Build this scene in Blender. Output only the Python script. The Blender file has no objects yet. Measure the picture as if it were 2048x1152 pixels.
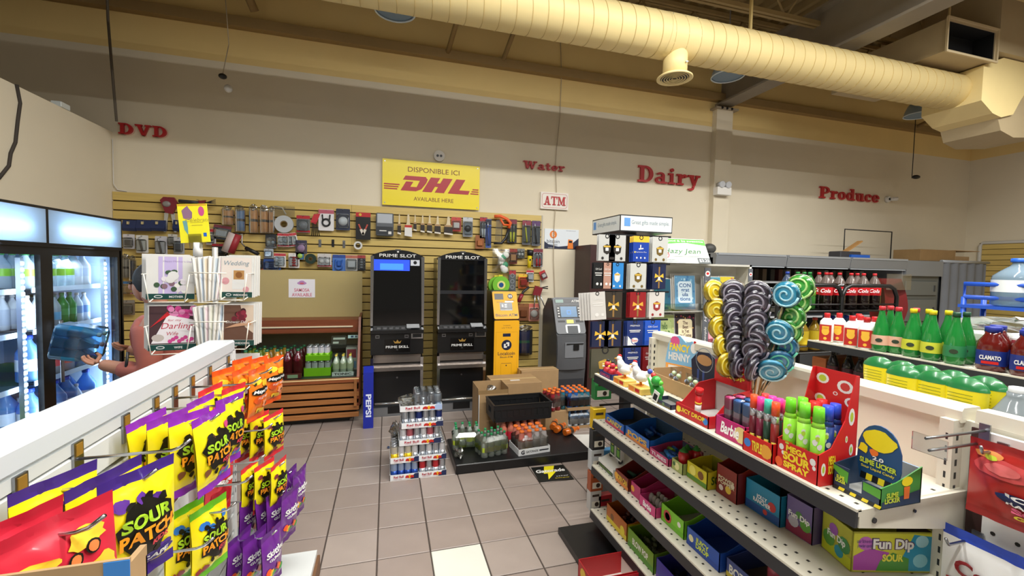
import bpy, math, random
from mathutils import Vector, Matrix
random.seed(7)
PI = math.pi
scene = bpy.context.scene
col = scene.collection

# ---------------------------------------------------------------- camera
FPX = 863.55
YAW, PITCH, ROLL = 0.2818059, 0.0465039, 0.0203407
CAM = Vector((0.0, 0.0, 1.6984))
_f = Vector((math.sin(YAW)*math.cos(PITCH), math.cos(YAW)*math.cos(PITCH), -math.sin(PITCH)))
_r = Vector((math.cos(YAW), -math.sin(YAW), 0))
_u = _r.cross(_f)
CR = _r*math.cos(ROLL) + _u*math.sin(ROLL)
CU = -_r*math.sin(ROLL) + _u*math.cos(ROLL)
CF = _f
cam = bpy.data.cameras.new('camera')
cam.sensor_width = 36.0
cam.lens = FPX/2048*36.0
cam.clip_start = 0.05
co = bpy.data.objects.new('camera', cam)
m = Matrix((CR, CU, -CF)).transposed().to_4x4()
m.translation = CAM
co.matrix_world = m
col.objects.link(co)
scene.camera = co

# ---------------------------------------------------------------- world, lights, exposure
world = bpy.data.worlds.new('world'); scene.world = world
world.use_nodes = True
wb = world.node_tree.nodes['Background']
wb.inputs[0].default_value = (1.0, 0.90, 0.74, 1)
wb.inputs[1].default_value = 0.17
scene.view_settings.view_transform = 'Standard'
scene.view_settings.look = 'None'
scene.view_settings.exposure = 0.0
scene.view_settings.gamma = 1.0
scene.view_settings.use_curve_mapping = False

def area(name, loc, sx, sy, power, color, rot=(0,0,0)):
    l = bpy.data.lights.new(name, 'AREA'); l.shape = 'RECTANGLE'
    l.size = sx; l.size_y = sy; l.energy = power; l.color = color
    o = bpy.data.objects.new(name, l); o.location = loc; o.rotation_euler = rot
    col.objects.link(o); return o
# two rows of fluorescent tubes under the roof, running along the back wall above the camera, then an added fill row behind it
area('tube_row_and_fill_light', (3.2, -0.1, 4.5), 8.2, 0.16, 360, (1.0, 0.985, 0.94))
area('tube_row_and_fill_light', (3.2, 1.9, 4.5), 8.2, 0.16, 380, (1.0, 0.985, 0.94))
area('tube_row_and_fill_light', (3.2, -3.6, 4.5), 8.2, 0.16, 130, (1.0, 0.985, 0.94))  # added frontal fill, has no tube fixtures of its own

def at(px, py, x=None, y=None, z=None):
    """the point where the sight line through a pixel meets the plane x=, y= or z="""
    d = CF + CR*((px-1024)/FPX) - CU*((py-576)/FPX)
    if x is not None: t = (x-CAM.x)/d.x
    elif y is not None: t = (y-CAM.y)/d.y
    else: t = (z-CAM.z)/d.z
    return CAM + d*t

# ---------------------------------------------------------------- materials
def lin(h):
    if isinstance(h, str):
        h = h.lstrip('#'); c = [int(h[i:i+2], 16)/255 for i in (0, 2, 4)]
    else: c = h
    return tuple(((v/12.92) if v <= .04045 else ((v+.055)/1.055)**2.4) for v in c) + (1,)
MATS = {}
def mt(c, rough=.45, metal=0.0, noise=0.0, ns=12.0, bump=0.0, emit=0.0, spec=.5, stretch=None, coat=0.0, alpha=None, trans=0.0, name=None):
    key = (c, rough, metal, noise, ns, bump, emit, spec, stretch, coat, alpha, trans)
    if key in MATS: return MATS[key]
    M = bpy.data.materials.new(name or 'paint_'+str(c).lstrip('#'))
    M.use_nodes = True
    nt = M.node_tree; b = nt.nodes['Principled BSDF']
    L = lin(c)
    b.inputs['Base Color'].default_value = L
    b.inputs['Roughness'].default_value = rough
    b.inputs['Metallic'].default_value = metal
    b.inputs['Specular IOR Level'].default_value = spec
    if coat: b.inputs['Coat Weight'].default_value = coat; b.inputs['Coat Roughness'].default_value = .08
    if trans: b.inputs['Transmission Weight'].default_value = trans; b.inputs['IOR'].default_value = 1.2
    if emit:
        b.inputs['Emission Color'].default_value = L; b.inputs['Emission Strength'].default_value = emit
    if alpha is not None: b.inputs['Alpha'].default_value = alpha
    if noise or bump:
        tc = nt.nodes.new('ShaderNodeTexCoord'); n = nt.nodes.new('ShaderNodeTexNoise')
        n.inputs['Scale'].default_value = ns; n.inputs['Detail'].default_value = 4
        if stretch:
            mp = nt.nodes.new('ShaderNodeMapping'); mp.inputs['Scale'].default_value = stretch
            nt.links.new(tc.outputs['Object'], mp.inputs[0]); nt.links.new(mp.outputs[0], n.inputs['Vector'])
        else: nt.links.new(tc.outputs['Object'], n.inputs['Vector'])
        if noise:
            r = nt.nodes.new('ShaderNodeMapRange')
            r.inputs['From Min'].default_value = .3; r.inputs['From Max'].default_value = .7
            r.inputs['To Min'].default_value = 1-noise; r.inputs['To Max'].default_value = 1+noise*.6
            mx = nt.nodes.new('ShaderNodeVectorMath'); mx.operation = 'SCALE'
            mx.inputs[0].default_value = L[:3]
            nt.links.new(n.outputs['Fac'], r.inputs['Value']); nt.links.new(r.outputs[0], mx.inputs['Scale'])
            nt.links.new(mx.outputs[0], b.inputs['Base Color'])
        if bump:
            bp = nt.nodes.new('ShaderNodeBump'); bp.inputs['Strength'].default_value = bump; bp.inputs['Distance'].default_value = .01
            nt.links.new(n.outputs['Fac'], bp.inputs['Height']); nt.links.new(bp.outputs[0], b.inputs['Normal'])
    MATS[key] = M
    return M
def clear(c='#ffffff', mixfac=.12, rough=.05, name='clear_plastic'):
    """thin clear film or pane: mostly see-through, with a gloss"""
    key = ('clear', c, mixfac, rough)
    if key in MATS: return MATS[key]
    M = bpy.data.materials.new(name); M.use_nodes = True
    nt = M.node_tree; nt.nodes.remove(nt.nodes['Principled BSDF'])
    out = nt.nodes['Material Output']
    tr = nt.nodes.new('ShaderNodeBsdfTransparent'); tr.inputs[0].default_value = lin(c)
    gl = nt.nodes.new('ShaderNodeBsdfGlossy'); gl.inputs['Roughness'].default_value = rough
    fr = nt.nodes.new('ShaderNodeFresnel'); fr.inputs[0].default_value = 1.45
    ad = nt.nodes.new('ShaderNodeMath'); ad.operation = 'ADD'; ad.inputs[1].default_value = mixfac; ad.use_clamp = True
    mx = nt.nodes.new('ShaderNodeMixShader')
    nt.links.new(fr.outputs[0], ad.inputs[0]); nt.links.new(ad.outputs[0], mx.inputs[0])
    nt.links.new(tr.outputs[0], mx.inputs[1]); nt.links.new(gl.outputs[0], mx.inputs[2])
    nt.links.new(mx.outputs[0], out.inputs[0])
    MATS[key] = M
    return M
def tint(c, a=.5, rough=.1):
    """coloured see-through plastic: a share of tinted body over a clear film"""
    key = ('tint', c, a, rough)
    if key in MATS: return MATS[key]
    M = bpy.data.materials.new('tinted_'+c.lstrip('#')); M.use_nodes = True
    nt = M.node_tree; b = nt.nodes['Principled BSDF']; out = nt.nodes['Material Output']
    b.inputs['Base Color'].default_value = lin(c); b.inputs['Roughness'].default_value = rough
    tr = nt.nodes.new('ShaderNodeBsdfTransparent'); tr.inputs[0].default_value = lin(c)
    mx = nt.nodes.new('ShaderNodeMixShader'); mx.inputs[0].default_value = a
    nt.links.new(tr.outputs[0], mx.inputs[1]); nt.links.new(b.outputs[0], mx.inputs[2]); nt.links.new(mx.outputs[0], out.inputs[0])
    MATS[key] = M
    return M

# ---------------------------------------------------------------- mesh collector
TEXTS = {}
def text_data(s, bold=0.0, shear=0.0):
    k = (s, bold, shear)
    if k in TEXTS: return TEXTS[k]
    c = bpy.data.curves.new('lettering', 'FONT'); c.body = s; c.size = 1.0
    c.align_x = 'CENTER'; c.align_y = 'CENTER'; c.offset = bold; c.shear = shear; c.resolution_u = 3
    c.space_line = .85
    o = bpy.data.objects.new('lettering', c)
    me = o.to_mesh()
    V = [v.co.copy() for v in me.vertices]; F = [tuple(p.vertices) for p in me.polygons]
    o.to_mesh_clear(); bpy.data.objects.remove(o); bpy.data.curves.remove(c)
    if V:
        x0 = min(v.x for v in V); x1 = max(v.x for v in V); y0 = min(v.y for v in V); y1 = max(v.y for v in V)
        cx, cy = (x0+x1)/2, (y0+y1)/2
        V = [(v.x-cx, v.y-cy) for v in V]; dims = (x1-x0, y1-y0)
    else: dims = (1, 1)
    TEXTS[k] = (V, F, dims)
    return TEXTS[k]

class MB:
    def __init__(s, mat=None):
        s.v = []; s.f = []; s.mi = []; s.sm = []; s.mats = []; s.T = Matrix.Identity(4); s.cur = 0
        if mat: s.m(mat)
    def m(s, mat):
        if mat not in s.mats: s.mats.append(mat)
        s.cur = s.mats.index(mat); return s
    def at(s, loc=(0,0,0), rot=(0,0,0), sc=(1,1,1)):
        from mathutils import Euler
        s.T = Matrix.Translation(loc) @ Euler(rot).to_matrix().to_4x4() @ Matrix.Diagonal((*sc, 1)); return s
    def add(s, vs, fs, smooth=False):
        b = len(s.v); T = s.T
        s.v += [tuple(T @ Vector(p)) for p in vs]
        for f in fs:
            s.f.append(tuple(i+b for i in f)); s.mi.append(s.cur); s.sm.append(smooth)
        return s
    def box(s, x0, y0, z0, x1, y1, z1):
        return s.add([(x0,y0,z0),(x1,y0,z0),(x1,y1,z0),(x0,y1,z0),(x0,y0,z1),(x1,y0,z1),(x1,y1,z1),(x0,y1,z1)],
            [(0,3,2,1),(4,5,6,7),(0,1,5,4),(1,2,6,5),(2,3,7,6),(3,0,4,7)])
    def cbox(s, x0, y0, z0, x1, y1, z1, c=.004):
        """box with chamfered vertical and front edges"""
        v = []
        for z, k in ((z0, c), (z0+c, 0), (z1-c, 0), (z1, c)):
            for (x, y) in ((x0+c+k,y0+k),(x1-c-k,y0+k),(x1-k,y0+c+k),(x1-k,y1-c-k),(x1-c-k,y1-k),(x0+c+k,y1-k),(x0+k,y1-c-k),(x0+k,y0+c+k)):
                v.append((x, y, z))
        f = [tuple(range(7,-1,-1)), tuple(range(24,32))]
        for r in range(3):
            for i in range(8): f.append((r*8+i, r*8+(i+1)%8, r*8+8+(i+1)%8, r*8+8+i))
        return s.add(v, f)
    def poly(s, pts): return s.add(pts, [tuple(range(len(pts)))])
    def rect(s, x0, z0, x1, z1, y=0):   # print facing -y
        return s.add([(x0,y,z0),(x1,y,z0),(x1,y,z1),(x0,y,z1)], [(0,1,2,3)])
    def disc(s, cx, cz, r, y=0, n=16, rz=None):
        rz = rz or r
        return s.add([(cx+r*math.cos(2*PI*i/n), y, cz+rz*math.sin(2*PI*i/n)) for i in range(n)], [tuple(range(n))])
    def ring(s, cx, cz, r0, r1, y=0, n=20, a0=0, a1=2*PI):
        P = []; 
        for i in range(n+1):
            a = a0+(a1-a0)*i/n; P += [(cx+r0*math.cos(a), y, cz+r0*math.sin(a)), (cx+r1*math.cos(a), y, cz+r1*math.sin(a))]
        return s.add(P, [(2*i, 2*i+1, 2*i+3, 2*i+2) for i in range(n)])
    def flat(s, pts, y=0):  # polygon print in xz facing -y
        return s.add([(p[0], y, p[1]) for p in pts], [tuple(range(len(pts)))])
    def prism(s, pts, y0, y1):  # polygon in xz, extruded along y; pts counter-clockwise seen from -y
        n = len(pts)
        v = [(p[0], y0, p[1]) for p in pts] + [(p[0], y1, p[1]) for p in pts]
        f = [tuple(range(n)), tuple(range(2*n-1, n-1, -1))] + [(i, i+n, (i+1)%n+n, (i+1)%n) for i in range(n)]
        return s.add(v, f)
    def prismx(s, pts, x0, x1):  # polygon in yz, extruded along x
        n = len(pts)
        v = [(x0, p[0], p[1]) for p in pts] + [(x1, p[0], p[1]) for p in pts]
        f = [tuple(range(n-1,-1,-1)), tuple(range(n, 2*n))] + [(i, (i+1)%n, (i+1)%n+n, i+n) for i in range(n)]
        return s.add(v, f)
    def prismz(s, pts, z0, z1):
        n = len(pts)
        v = [(p[0], p[1], z0) for p in pts] + [(p[0], p[1], z1) for p in pts]
        f = [tuple(range(n-1,-1,-1)), tuple(range(n, 2*n))] + [(i, (i+1)%n, (i+1)%n+n, i+n) for i in range(n)]
        return s.add(v, f)
    def lathe(s, prof, n=14, o=(0,0,0), cap=True, sq=0, smooth=True):
        """profile of (r, z) about z; sq>0 gives a rounded-square plan"""
        v = []
        for (r, z) in prof:
            for i in range(n):
                a = 2*PI*i/n+PI/n; c, d = math.cos(a), math.sin(a)
                k = 1.0
                if sq: k = 1/((abs(c)**(2+sq*4)+abs(d)**(2+sq*4))**(1/(2+sq*4)))
                v.append((o[0]+r*c*k, o[1]+r*d*k, o[2]+z))
        f = []
        for j in range(len(prof)-1):
            for i in range(n):
                f.append((j*n+i, j*n+(i+1)%n, (j+1)*n+(i+1)%n, (j+1)*n+i))
        s.add(v, f, smooth)
        if cap:
            b = len(s.v)-len(v)
            for q, rv in ((0, True), ((len(prof)-1)*n, False)):
                if prof[0 if q == 0 else -1][0] > 1e-5:
                    idx = list(range(b+q, b+q+n)); s.f.append(tuple(idx[::-1] if rv else idx)); s.mi.append(s.cur); s.sm.append(False)
        return s
    def cyl(s, p0, p1, r0, r1=None, n=10, cap=True, smooth=True):
        r1 = r0 if r1 is None else r1
        p0 = Vector(p0); p1 = Vector(p1); d = (p1-p0).normalized()
        a = d.orthogonal().normalized(); b = d.cross(a)
        v = []
        for p, r in ((p0, r0), (p1, r1)):
            for i in range(n):
                t = 2*PI*i/n; v.append(tuple(p+a*(r*math.cos(t))+b*(r*math.sin(t))))
        s.add(v, [(i, (i+1)%n, n+(i+1)%n, n+i) for i in range(n)], smooth)
        if cap:
            q = len(s.v)-2*n
            s.f += [tuple(range(q+n-1, q-1, -1)), tuple(range(q+n, q+2*n))]; s.mi += [s.cur]*2; s.sm += [False]*2
        return s
    def tube(s, pts, r, n=6, closed=False):
        pts = [Vector(p) for p in pts]; N = len(pts); v = []; a = None
        for i, p in enumerate(pts):
            if closed: d = pts[(i+1)%N]-pts[i-1]
            else: d = pts[min(i+1,N-1)]-pts[max(i-1,0)]
            d.normalize()
            if a is None: a = d.orthogonal().normalized()
            else:
                a = a-d*a.dot(d)
                a = a.normalized() if a.length > 1e-6 else d.orthogonal().normalized()
            b = d.cross(a)
            for k in range(n):
                t = 2*PI*k/n; v.append(tuple(p+a*(r*math.cos(t))+b*(r*math.sin(t))))
        f = []
        for i in range(N if closed else N-1):
            j = (i+1)%N
            for k in range(n): f.append((i*n+k, i*n+(k+1)%n, j*n+(k+1)%n, j*n+k))
        if not closed: f += [tuple(range(n-1,-1,-1)), tuple(range((N-1)*n, N*n))]
        return s.add(v, f, True)
    def ball(s, c, r, n=10, m=6, sc=(1,1,1)):
        prof = [(math.sin(PI*j/m), -math.cos(PI*j/m)) for j in range(m+1)]
        v = []
        for (q, z) in prof:
            for i in range(n):
                a = 2*PI*i/n; v.append((c[0]+r*sc[0]*q*math.cos(a), c[1]+r*sc[1]*q*math.sin(a), c[2]+r*sc[2]*z))
        return s.add(v, [(j*n+i, j*n+(i+1)%n, (j+1)*n+(i+1)%n, (j+1)*n+i) for j in range(m) for i in range(n)], True)
    def grid(s, fn, nu, nv, smooth=True, matfn=None, double=False):
        """surface fn(u,v) for u,v in 0..1"""
        v = [tuple(fn(i/nu, j/nv)) for j in range(nv+1) for i in range(nu+1)]
        b = len(s.v); s.v += [tuple(s.T @ Vector(p)) for p in v]
        for j in range(nv):
            for i in range(nu):
                if matfn: s.m(matfn((i+.5)/nu, (j+.5)/nv))
                q = b+j*(nu+1)+i
                s.f.append((q, q+1, q+nu+2, q+nu+1)); s.mi.append(s.cur); s.sm.append(smooth)
        return s
    def text(s, txt, o, h=None, w=None, r=(1,0,0), u=(0,0,1), bold=0.0, shear=0.0, fn=None):
        """flat lettering centred at o, h = letter block height or w = width; fn maps (x,z)->y of a curved face"""
        V, F, (tw, th) = text_data(txt, bold, shear)
        if h and w: kx, ky = w/tw, h/th
        elif h: kx = ky = h/th
        else: kx = ky = w/tw
        o = Vector(o); r = Vector(r); u = Vector(u)
        P = [o+r*(x*kx)+u*(y*ky) for (x, y) in V]
        if fn: P = [Vector((p.x, fn(p.x, p.z), p.z)) for p in P]
        return s.add(P, F)
    def mesh(s, name):
        me = bpy.data.meshes.new(name); me.from_pydata(s.v, [], s.f)
        for q in s.mats: me.materials.append(q)
        me.polygons.foreach_set('material_index', s.mi); me.polygons.foreach_set('use_smooth', s.sm)
        me.update(); return me
    def build(s, name, parent=None, loc=None, rz=0):
        return obj(name, s.mesh(name), parent, loc, rz)

def obj(name, me, parent=None, loc=None, rz=0):
    o = bpy.data.objects.new(name, me); col.objects.link(o)
    if parent: o.parent = parent
    if loc is not None: o.location = loc
    if rz: o.rotation_euler = (0, 0, rz)
    return o
def tag(o, label=None, cat=None, group=None, kind=None):
    if label: o['label'] = label
    if cat: o['category'] = cat
    if group: o['group'] = group
    if kind: o['kind'] = kind
    return o
def thing(name, label, cat, loc=(0,0,0), rz=0, group=None, rot=None):
    o = bpy.data.objects.new(name, None); o.empty_display_size = .05; col.objects.link(o)
    o.location = loc; o.rotation_euler = rot if rot else (0, 0, rz)
    return tag(o, label, cat, group)
def spawn(name, kit, label, cat, loc=(0,0,0), rz=0, group=None, rot=None, parent=None, sc=None):
    """one thing from a kit [(part, mesh), (part, mesh, [(sub, mesh)])]; copies share the meshes"""
    if len(kit) == 1 and len(kit[0]) == 2: o = obj(name, kit[0][1], parent)
    else:
        o = bpy.data.objects.new(name, None); o.empty_display_size = .05; col.objects.link(o)
        if parent: o.parent = parent
        for e in kit:
            c = obj(e[0], e[1], o)
            for g in (e[2] if len(e) > 2 else []): obj(g[0], g[1], c)
    o.location = loc; o.rotation_euler = rot if rot else (0, 0, rz)
    if sc: o.scale = sc if hasattr(sc, '__len__') else (sc,)*3
    if parent is None: tag(o, label, cat, group)
    elif label: o['label'] = label
    return o
def struct(o, label=None):
    o['kind'] = 'structure'
    if label: o['label'] = label
    return o
ORD = ['first','second','third','fourth','fifth','sixth','seventh','eighth','ninth','tenth','eleventh','twelfth']

# common materials
WHITE = mt('#e2e1de', .5); BLACK = mt('#101012', .4); DARK = mt('#1c1d20', .35); CHROME = mt('#c9cbd0', .18, 1.0)
STEEL = mt('#9a9ca0', .3, 1.0); RED = mt('#c41a1f', .4); YEL = mt('#f6dd12', .4); GREY = mt('#8a8c90', .5)
CARD = mt('#a98a62', .75, noise=.08, ns=9); CARDD = mt('#8d7048', .8, noise=.08, ns=9)
IVORY = mt('#e2dccb', .45, noise=.03, ns=3); FILM = clear('#f4f8fa', .10, .08); NAVY = mt('#152a57', .4)
GREEN = mt('#3fae33', .4); ORANGE = mt('#f07a1c', .4); BLUE = mt('#1f5fc0', .4); PURP = mt('#6d2a8c', .35); PINK = mt('#d83a86', .4)
# ================================================================ setting
TS = 0.305; TX, TY = -0.3511, 2.5287
tileM = [mt('#9b8e86', .32, noise=.05, ns=6), mt('#968880', .32, noise=.06, ns=5), mt('#a0938b', .34, noise=.05, ns=7)]
whiteT = mt('#d8dacf', .3, noise=.03, ns=6); grout = mt('#463c36', .8, noise=.15, ns=30)
floor = struct(MB(grout).box(-9, -7, -.2, 12, 7, -.006).build('floor'), 'pinkish brown ceramic tile floor of the shop')
def tile_mesh(mat):
    g = .004; c = .003
    b = MB(mat); x = TS-g
    v = [(g,g,-.012),(x,g,-.012),(x,x,-.012),(g,x,-.012),(g,g,-c),(x,g,-c),(x,x,-c),(g,x,-c),(g+c,g+c,0),(x-c,g+c,0),(x-c,x-c,0),(g+c,x-c,0)]
    b.add(v, [(0,1,5,4),(1,2,6,5),(2,3,7,6),(3,0,4,7),(4,5,9,8),(5,6,10,9),(6,7,11,10),(7,4,8,11),(8,9,10,11)])
    return b.mesh('tile')
tm = [tile_mesh(q) for q in tileM]; tw = tile_mesh(whiteT)
rest = MB(tileM[0])
for i in range(-28, 41):
    for j in range(-31, 14):
        x = TX+i*TS; y = TY+j*TS
        if -5 <= i <= 8 and -3 <= j <= 10:
            o = obj('tile', tw if (i, j) == (2, -1) else random.choice(tm), floor, (x, y, random.uniform(-.0006, .0006)))
            if (i, j) == (2, -1): o['label'] = 'white replacement tile'
        elif -7 < x < 11.4 and y < 5.6:
            g = .004; rest.add([(x+g,y+g,0),(x+TS-g,y+g,0),(x+TS-g,y+TS-g,0),(x+g,y+TS-g,0)], [(0,1,2,3)])
o = rest.build('tile_field', floor); o['kind'] = 'stuff'

wallM = mt('#e4dac3', .75, noise=.025, ns=2.2, bump=.02, spec=.25)
warmLitM = mt('#ecd190', .7, noise=.03, ns=2.0, spec=.25)  # warm light on the upper walls, put into their colour
WY = 5.77
struct(MB(wallM).box(-9, WY, 0, 11.2, WY+.2, 3.98).build('wall_back'), 'beige painted back wall')
struct(MB(warmLitM).box(-9, WY, 3.98, 11.2, WY+.2, 5.6).build('wall_upper'), 'cream painted top strip of the back wall')
struct(MB(wallM).box(11.0, -7, 0, 11.2, WY, 3.98).build('wall_right'), 'beige side wall at the far end')
struct(MB(warmLitM).box(11.0, -7, 3.98, 11.2, WY, 5.6).build('wall_upper'), 'cream top strip of the side wall')
struct(MB(wallM).box(-9.2, -7, 0, -9, WY+.2, 5.6).build('wall_left'))
pt = MB(wallM).box(-3.02, -1.0, 0, -2.87, WY, 3.08).build('wall_partition'); struct(pt, 'low beige partition wall above the drink cooler')
MB(mt('#d8d4cc', .5)).tube([(-2.855, 5.74, 3.0), (-2.855, 5.74, 2.52), (-2.83, 5.76, 2.46), (-2.75, 5.765, 2.45)], .006).build('corner_bead', pt)
MB(mt('#3b342e', .7)).tube([(-2.862,4.50,3.085),(-2.862,4.53,2.95),(-2.862,4.50,2.8),(-2.862,4.47,2.62),(-2.862,4.42,2.52),(-2.862,4.40,2.42),(-2.862,4.3,2.3)], .012).build('cable', pt)
# pilaster column with its roof beam
struct(MB(wallM).box(4.89, WY-.1, 0, 5.19, WY, 4.22).build('column_back'), 'boxed steel column on the back wall')
beamM = mt('#8f8678', .6, noise=.06, ns=4)
b = MB(mt('#a89c88', .6)).box(4.84, WY-.14, 4.22, 5.26, WY, 4.25)
b.m(BLACK)
for k in range(3): b.cyl((4.95+k*.09, WY-.145, 4.235), (4.95+k*.09, WY-.13, 4.235), .02)
b.build('base_plate', bpy.data.objects['column_back'])
b = MB(beamM).box(4.93, -7, 4.30, 5.2, WY, 4.33).box(4.93, -7, 4.86, 5.2, WY, 4.89).box(5.04, -7, 4.33, 5.09, WY, 4.86)
struct(b.build('beam_roof'), 'grey steel roof beam running over the duct')
# ledger along the back wall below the roof
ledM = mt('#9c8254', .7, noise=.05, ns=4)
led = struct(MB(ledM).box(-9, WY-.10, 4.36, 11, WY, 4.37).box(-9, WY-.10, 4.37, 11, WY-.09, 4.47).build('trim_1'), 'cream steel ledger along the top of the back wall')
# roof deck: corrugated sheet
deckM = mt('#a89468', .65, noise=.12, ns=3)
b = MB(deckM); n = 0; x = -9.0; P = []
while x < 11.2:
    P += [(x, 5.42), (x+.05, 5.5), (x+.13, 5.5), (x+.18, 5.42)]; x += .24
v = [(p[0], -7, p[1]) for p in P]+[(p[0], 6, p[1]) for p in P]; k = len(P)
b.add(v, [(i, i+k, i+k+1, i+1) for i in range(k-1)])
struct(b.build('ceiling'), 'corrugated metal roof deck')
# open web joists along x
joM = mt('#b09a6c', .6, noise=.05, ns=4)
for jy in (5.3, 4.2, 3.1, 2.0, 0.9):
    b = MB(joM)
    for z in (4.72, 5.34):
        b.box(-9, jy-.045, z, 11, jy-.01, z+.05).box(-9, jy+.01, z, 11, jy+.045, z+.05)
    x = -8.9; up = False
    while x < 10.8:
        b.cyl((x, jy, 4.75 if not up else 5.36), (x+.42, jy, 5.36 if not up else 4.75), .012, n=5); x += .42; up = not up
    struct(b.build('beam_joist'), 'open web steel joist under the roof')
# struts between the ledger and the joists
for (xx, yy) in ((.72, 5.05), (1.45, 5.5), (4.0, 5.2), (9.3, 4.6)):
    struct(MB(ledM).cyl((xx, WY-.05, 4.42), (xx+.12, yy-.2, 4.85), .03, n=6).build('beam_strut'), 'cream brace from ledger to roof joist')
struct(MB(ledM).cyl((-1.62, 5.3, 4.95), (-1.45, 5.62, 4.52), .045, n=8).build('beam_strut'), 'short brace end high above the red DVD letters')

# slatwall of single boards
slatM = [mt('#d3b86c', .38, noise=.10, ns=3, stretch=(1, 1, 14)), mt('#cdb166', .38, noise=.10, ns=3, stretch=(1, 1, 14))]
SW = struct(MB(mt('#3a2c17', .8)).box(-2.866, WY-.012, 0, 2.09, WY, 2.44).build('wall_slat_panel'), 'yellow maple slatwall covering the back wall')
for k in range(24):
    z1 = 2.438-k*.1016; z0 = z1-.089
    pr = [(0, z0), (-.018, z0), (-.02, z0+.003), (-.02, z1-.003), (-.018, z1), (0, z1)]
    for xa, xb in ((-2.866, -.43), (-.428, 2.07)):
        MB(slatM[k % 2]).prismx([(WY-.012+p[0], p[1]) for p in pr][::-1], xa, xb).build('slat', SW)
MB(mt('#b9b2a2', .5)).box(2.07, WY-.034, 0, 2.09, WY, 2.44).build('edge_trim', SW)
SW2 = struct(MB(mt('#3a2c17', .8)).box(10.985, 1.0, 0, 11.0, 5.54, 2.36).build('wall_slat_panel'), 'yellow slatwall on the far side wall')
for k in range(23):
    z1 = 2.33-k*.1016
    MB(slatM[k % 2]).box(10.968, 1.0, z1-.092, 10.985, 5.5, z1).build('slat', SW2)
MB(mt('#cfcdc6', .4)).tube([(10.96, 5.52, 0), (10.96, 5.52, 2.3), (10.96, 5.48, 2.36), (10.96, 1.0, 2.36)], .03).build('edge_trim', SW2)

# ---------------------------------------------------------------- overhead duct
ductM = mt('#eed99c', .5, noise=.03, ns=3); ductS = mt('#cdb375', .5)
DY, DZ, DR = 3.78, 4.0, .205
T = thing('air_duct', 'long cream spiral air duct under the roof', 'duct', (0, DY, DZ))
b = MB(ductM); b.cyl((-2.2, 0, 0), (6.75, 0, 0), DR, n=40, cap=True); b.build('pipe', T)
for k in range(62):
    x = -2.1+k*.142
    q = MB(ductS); n = 40
    q.tube([(x+.05*math.sin(2*PI*i/n+PI)*.6, (DR+.001)*math.cos(2*PI*i/n), (DR+.001)*math.sin(2*PI*i/n)) for i in range(n)], .0035, 4, True)
    q.build('seam', T)
for hx in (.2, 3.62): MB(mt('#d8c080', .5)).box(hx, -.012, DR-.02, hx+.025, .012, 1.4).build('hanger_strap', T)
d = MB(ductM).cyl((2.72, -.02, -.12), (2.72, -.02, -.38), .115, n=28).build('diffuser_neck', T)
q = MB(ductM).lathe([(.115,-.36),(.15,-.375),(.17,-.39),(.172,-.40),(.16,-.405),(.135,-.395)], 32, (2.72,-.02,0), cap=False); q.build('diffuser_rim', T)
q = MB(BLACK).cyl((2.72,-.02,-.388),(2.72,-.02,-.386),.14,n=28); q.build('diffuser_core', T)
for rr in (.12,.095,.07,.045,.022):
    MB(ductM).lathe([(rr,-.40),(rr+.009,-.404),(rr+.004,-.392)], 28, (2.72,-.02,0), cap=False).build('diffuser_ring', T)
q = MB(ductM); n = 12   # saddle plate where the neck leaves the pipe
q.grid(lambda u, v: (2.55+.34*u, (DR+.003)*math.sin(-PI*.95+v*.9*PI), (DR+.003)*math.cos(-PI*.95+v*.9*PI)), 4, 12); q.build('saddle_plate', T)
for sx in (2.58, 2.72, 2.86): MB(STEEL).ball((sx, -.16, .13), .006, 6, 4).build('screw', T)
MB(STEEL).cyl((2.76,-.135,-.28),(2.76,-.15,-.28),.008).box(2.745,-.152,-.283,2.775,-.148,-.277).build('damper_screw', T)
# fittings at the end of the duct
bxM = mt('#b7a684', .55, noise=.05, ns=4)
P = thing('duct_plenum', 'boxy cream plenum with scalloped saddle at the end of the duct', 'duct', (6.75, DY, DZ))
pl = [(0,-.205),(0,.205),(.35,.34),(1.3,.34),(1.3,-.36),(1.05,-.30),(.93,-.12),(.80,-.02),(.72,-.12),(.60,-.30),(.38,-.36),(.22,-.33)]
MB(ductM).prism(pl, -.3, .3).build('box_body', P)
MB(bxM).prism([(.38,-.36),(.60,-.30),(.72,-.12),(.80,-.02),(.93,-.12),(1.05,-.30),(1.3,-.36),(1.3,-.5),(.7,-.56),(.45,-.5)], -.27, .3).build('saddle', P)
MB(bxM).cyl((1.28,-.1,.05),(1.55,-.1,.05),.21,n=24).build('side_outlet', P)
MB(BLACK).disc(1.25,-.0,.1,-.301,16).build('outlet_hole', P)
R = thing('return_duct', 'square beige return duct with a dark open mouth', 'duct', (5.98, 3.42, 4.225))
w, h, t = .84, .35, .02
b = MB(bxM).box(0,0,0,w,1.3,t).box(0,0,h-t,w,1.3,h).box(0,0,t,t,1.3,h-t).box(w-t,0,t,w,1.3,h-t); b.build('sleeve', R)
b = MB(mt('#cbb994', .5)).box(-.02,-.02,-.02,w+.02,0,0).box(-.02,-.02,h,w+.02,0,h+.02).box(-.02,-.02,0,0,0,h).box(w,-.02,0,w+.02,0,h); b.build('flange', R)
MB(mt('#0b0d12', .8)).box(t,.2,t,w-t,.21,h-t).box(t,.01,t,t+.003,.2,h-t).box(w-t-.003,.01,t,w-t,.2,h-t).box(t,.01,t,w-t,.2,t+.003).box(t,.01,h-t-.003,w-t,.2,h-t).build('painted_mouth_shade', R)  # shade inside the mouth painted as near-black sheets
MB(bxM).box(.9,.0,.13,2.2,1.3,1.1).build('riser_box', R)
MB(joM).box(-.0,-.012,h,.02,.0,1.1).build('hanger_strap', R)
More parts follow.
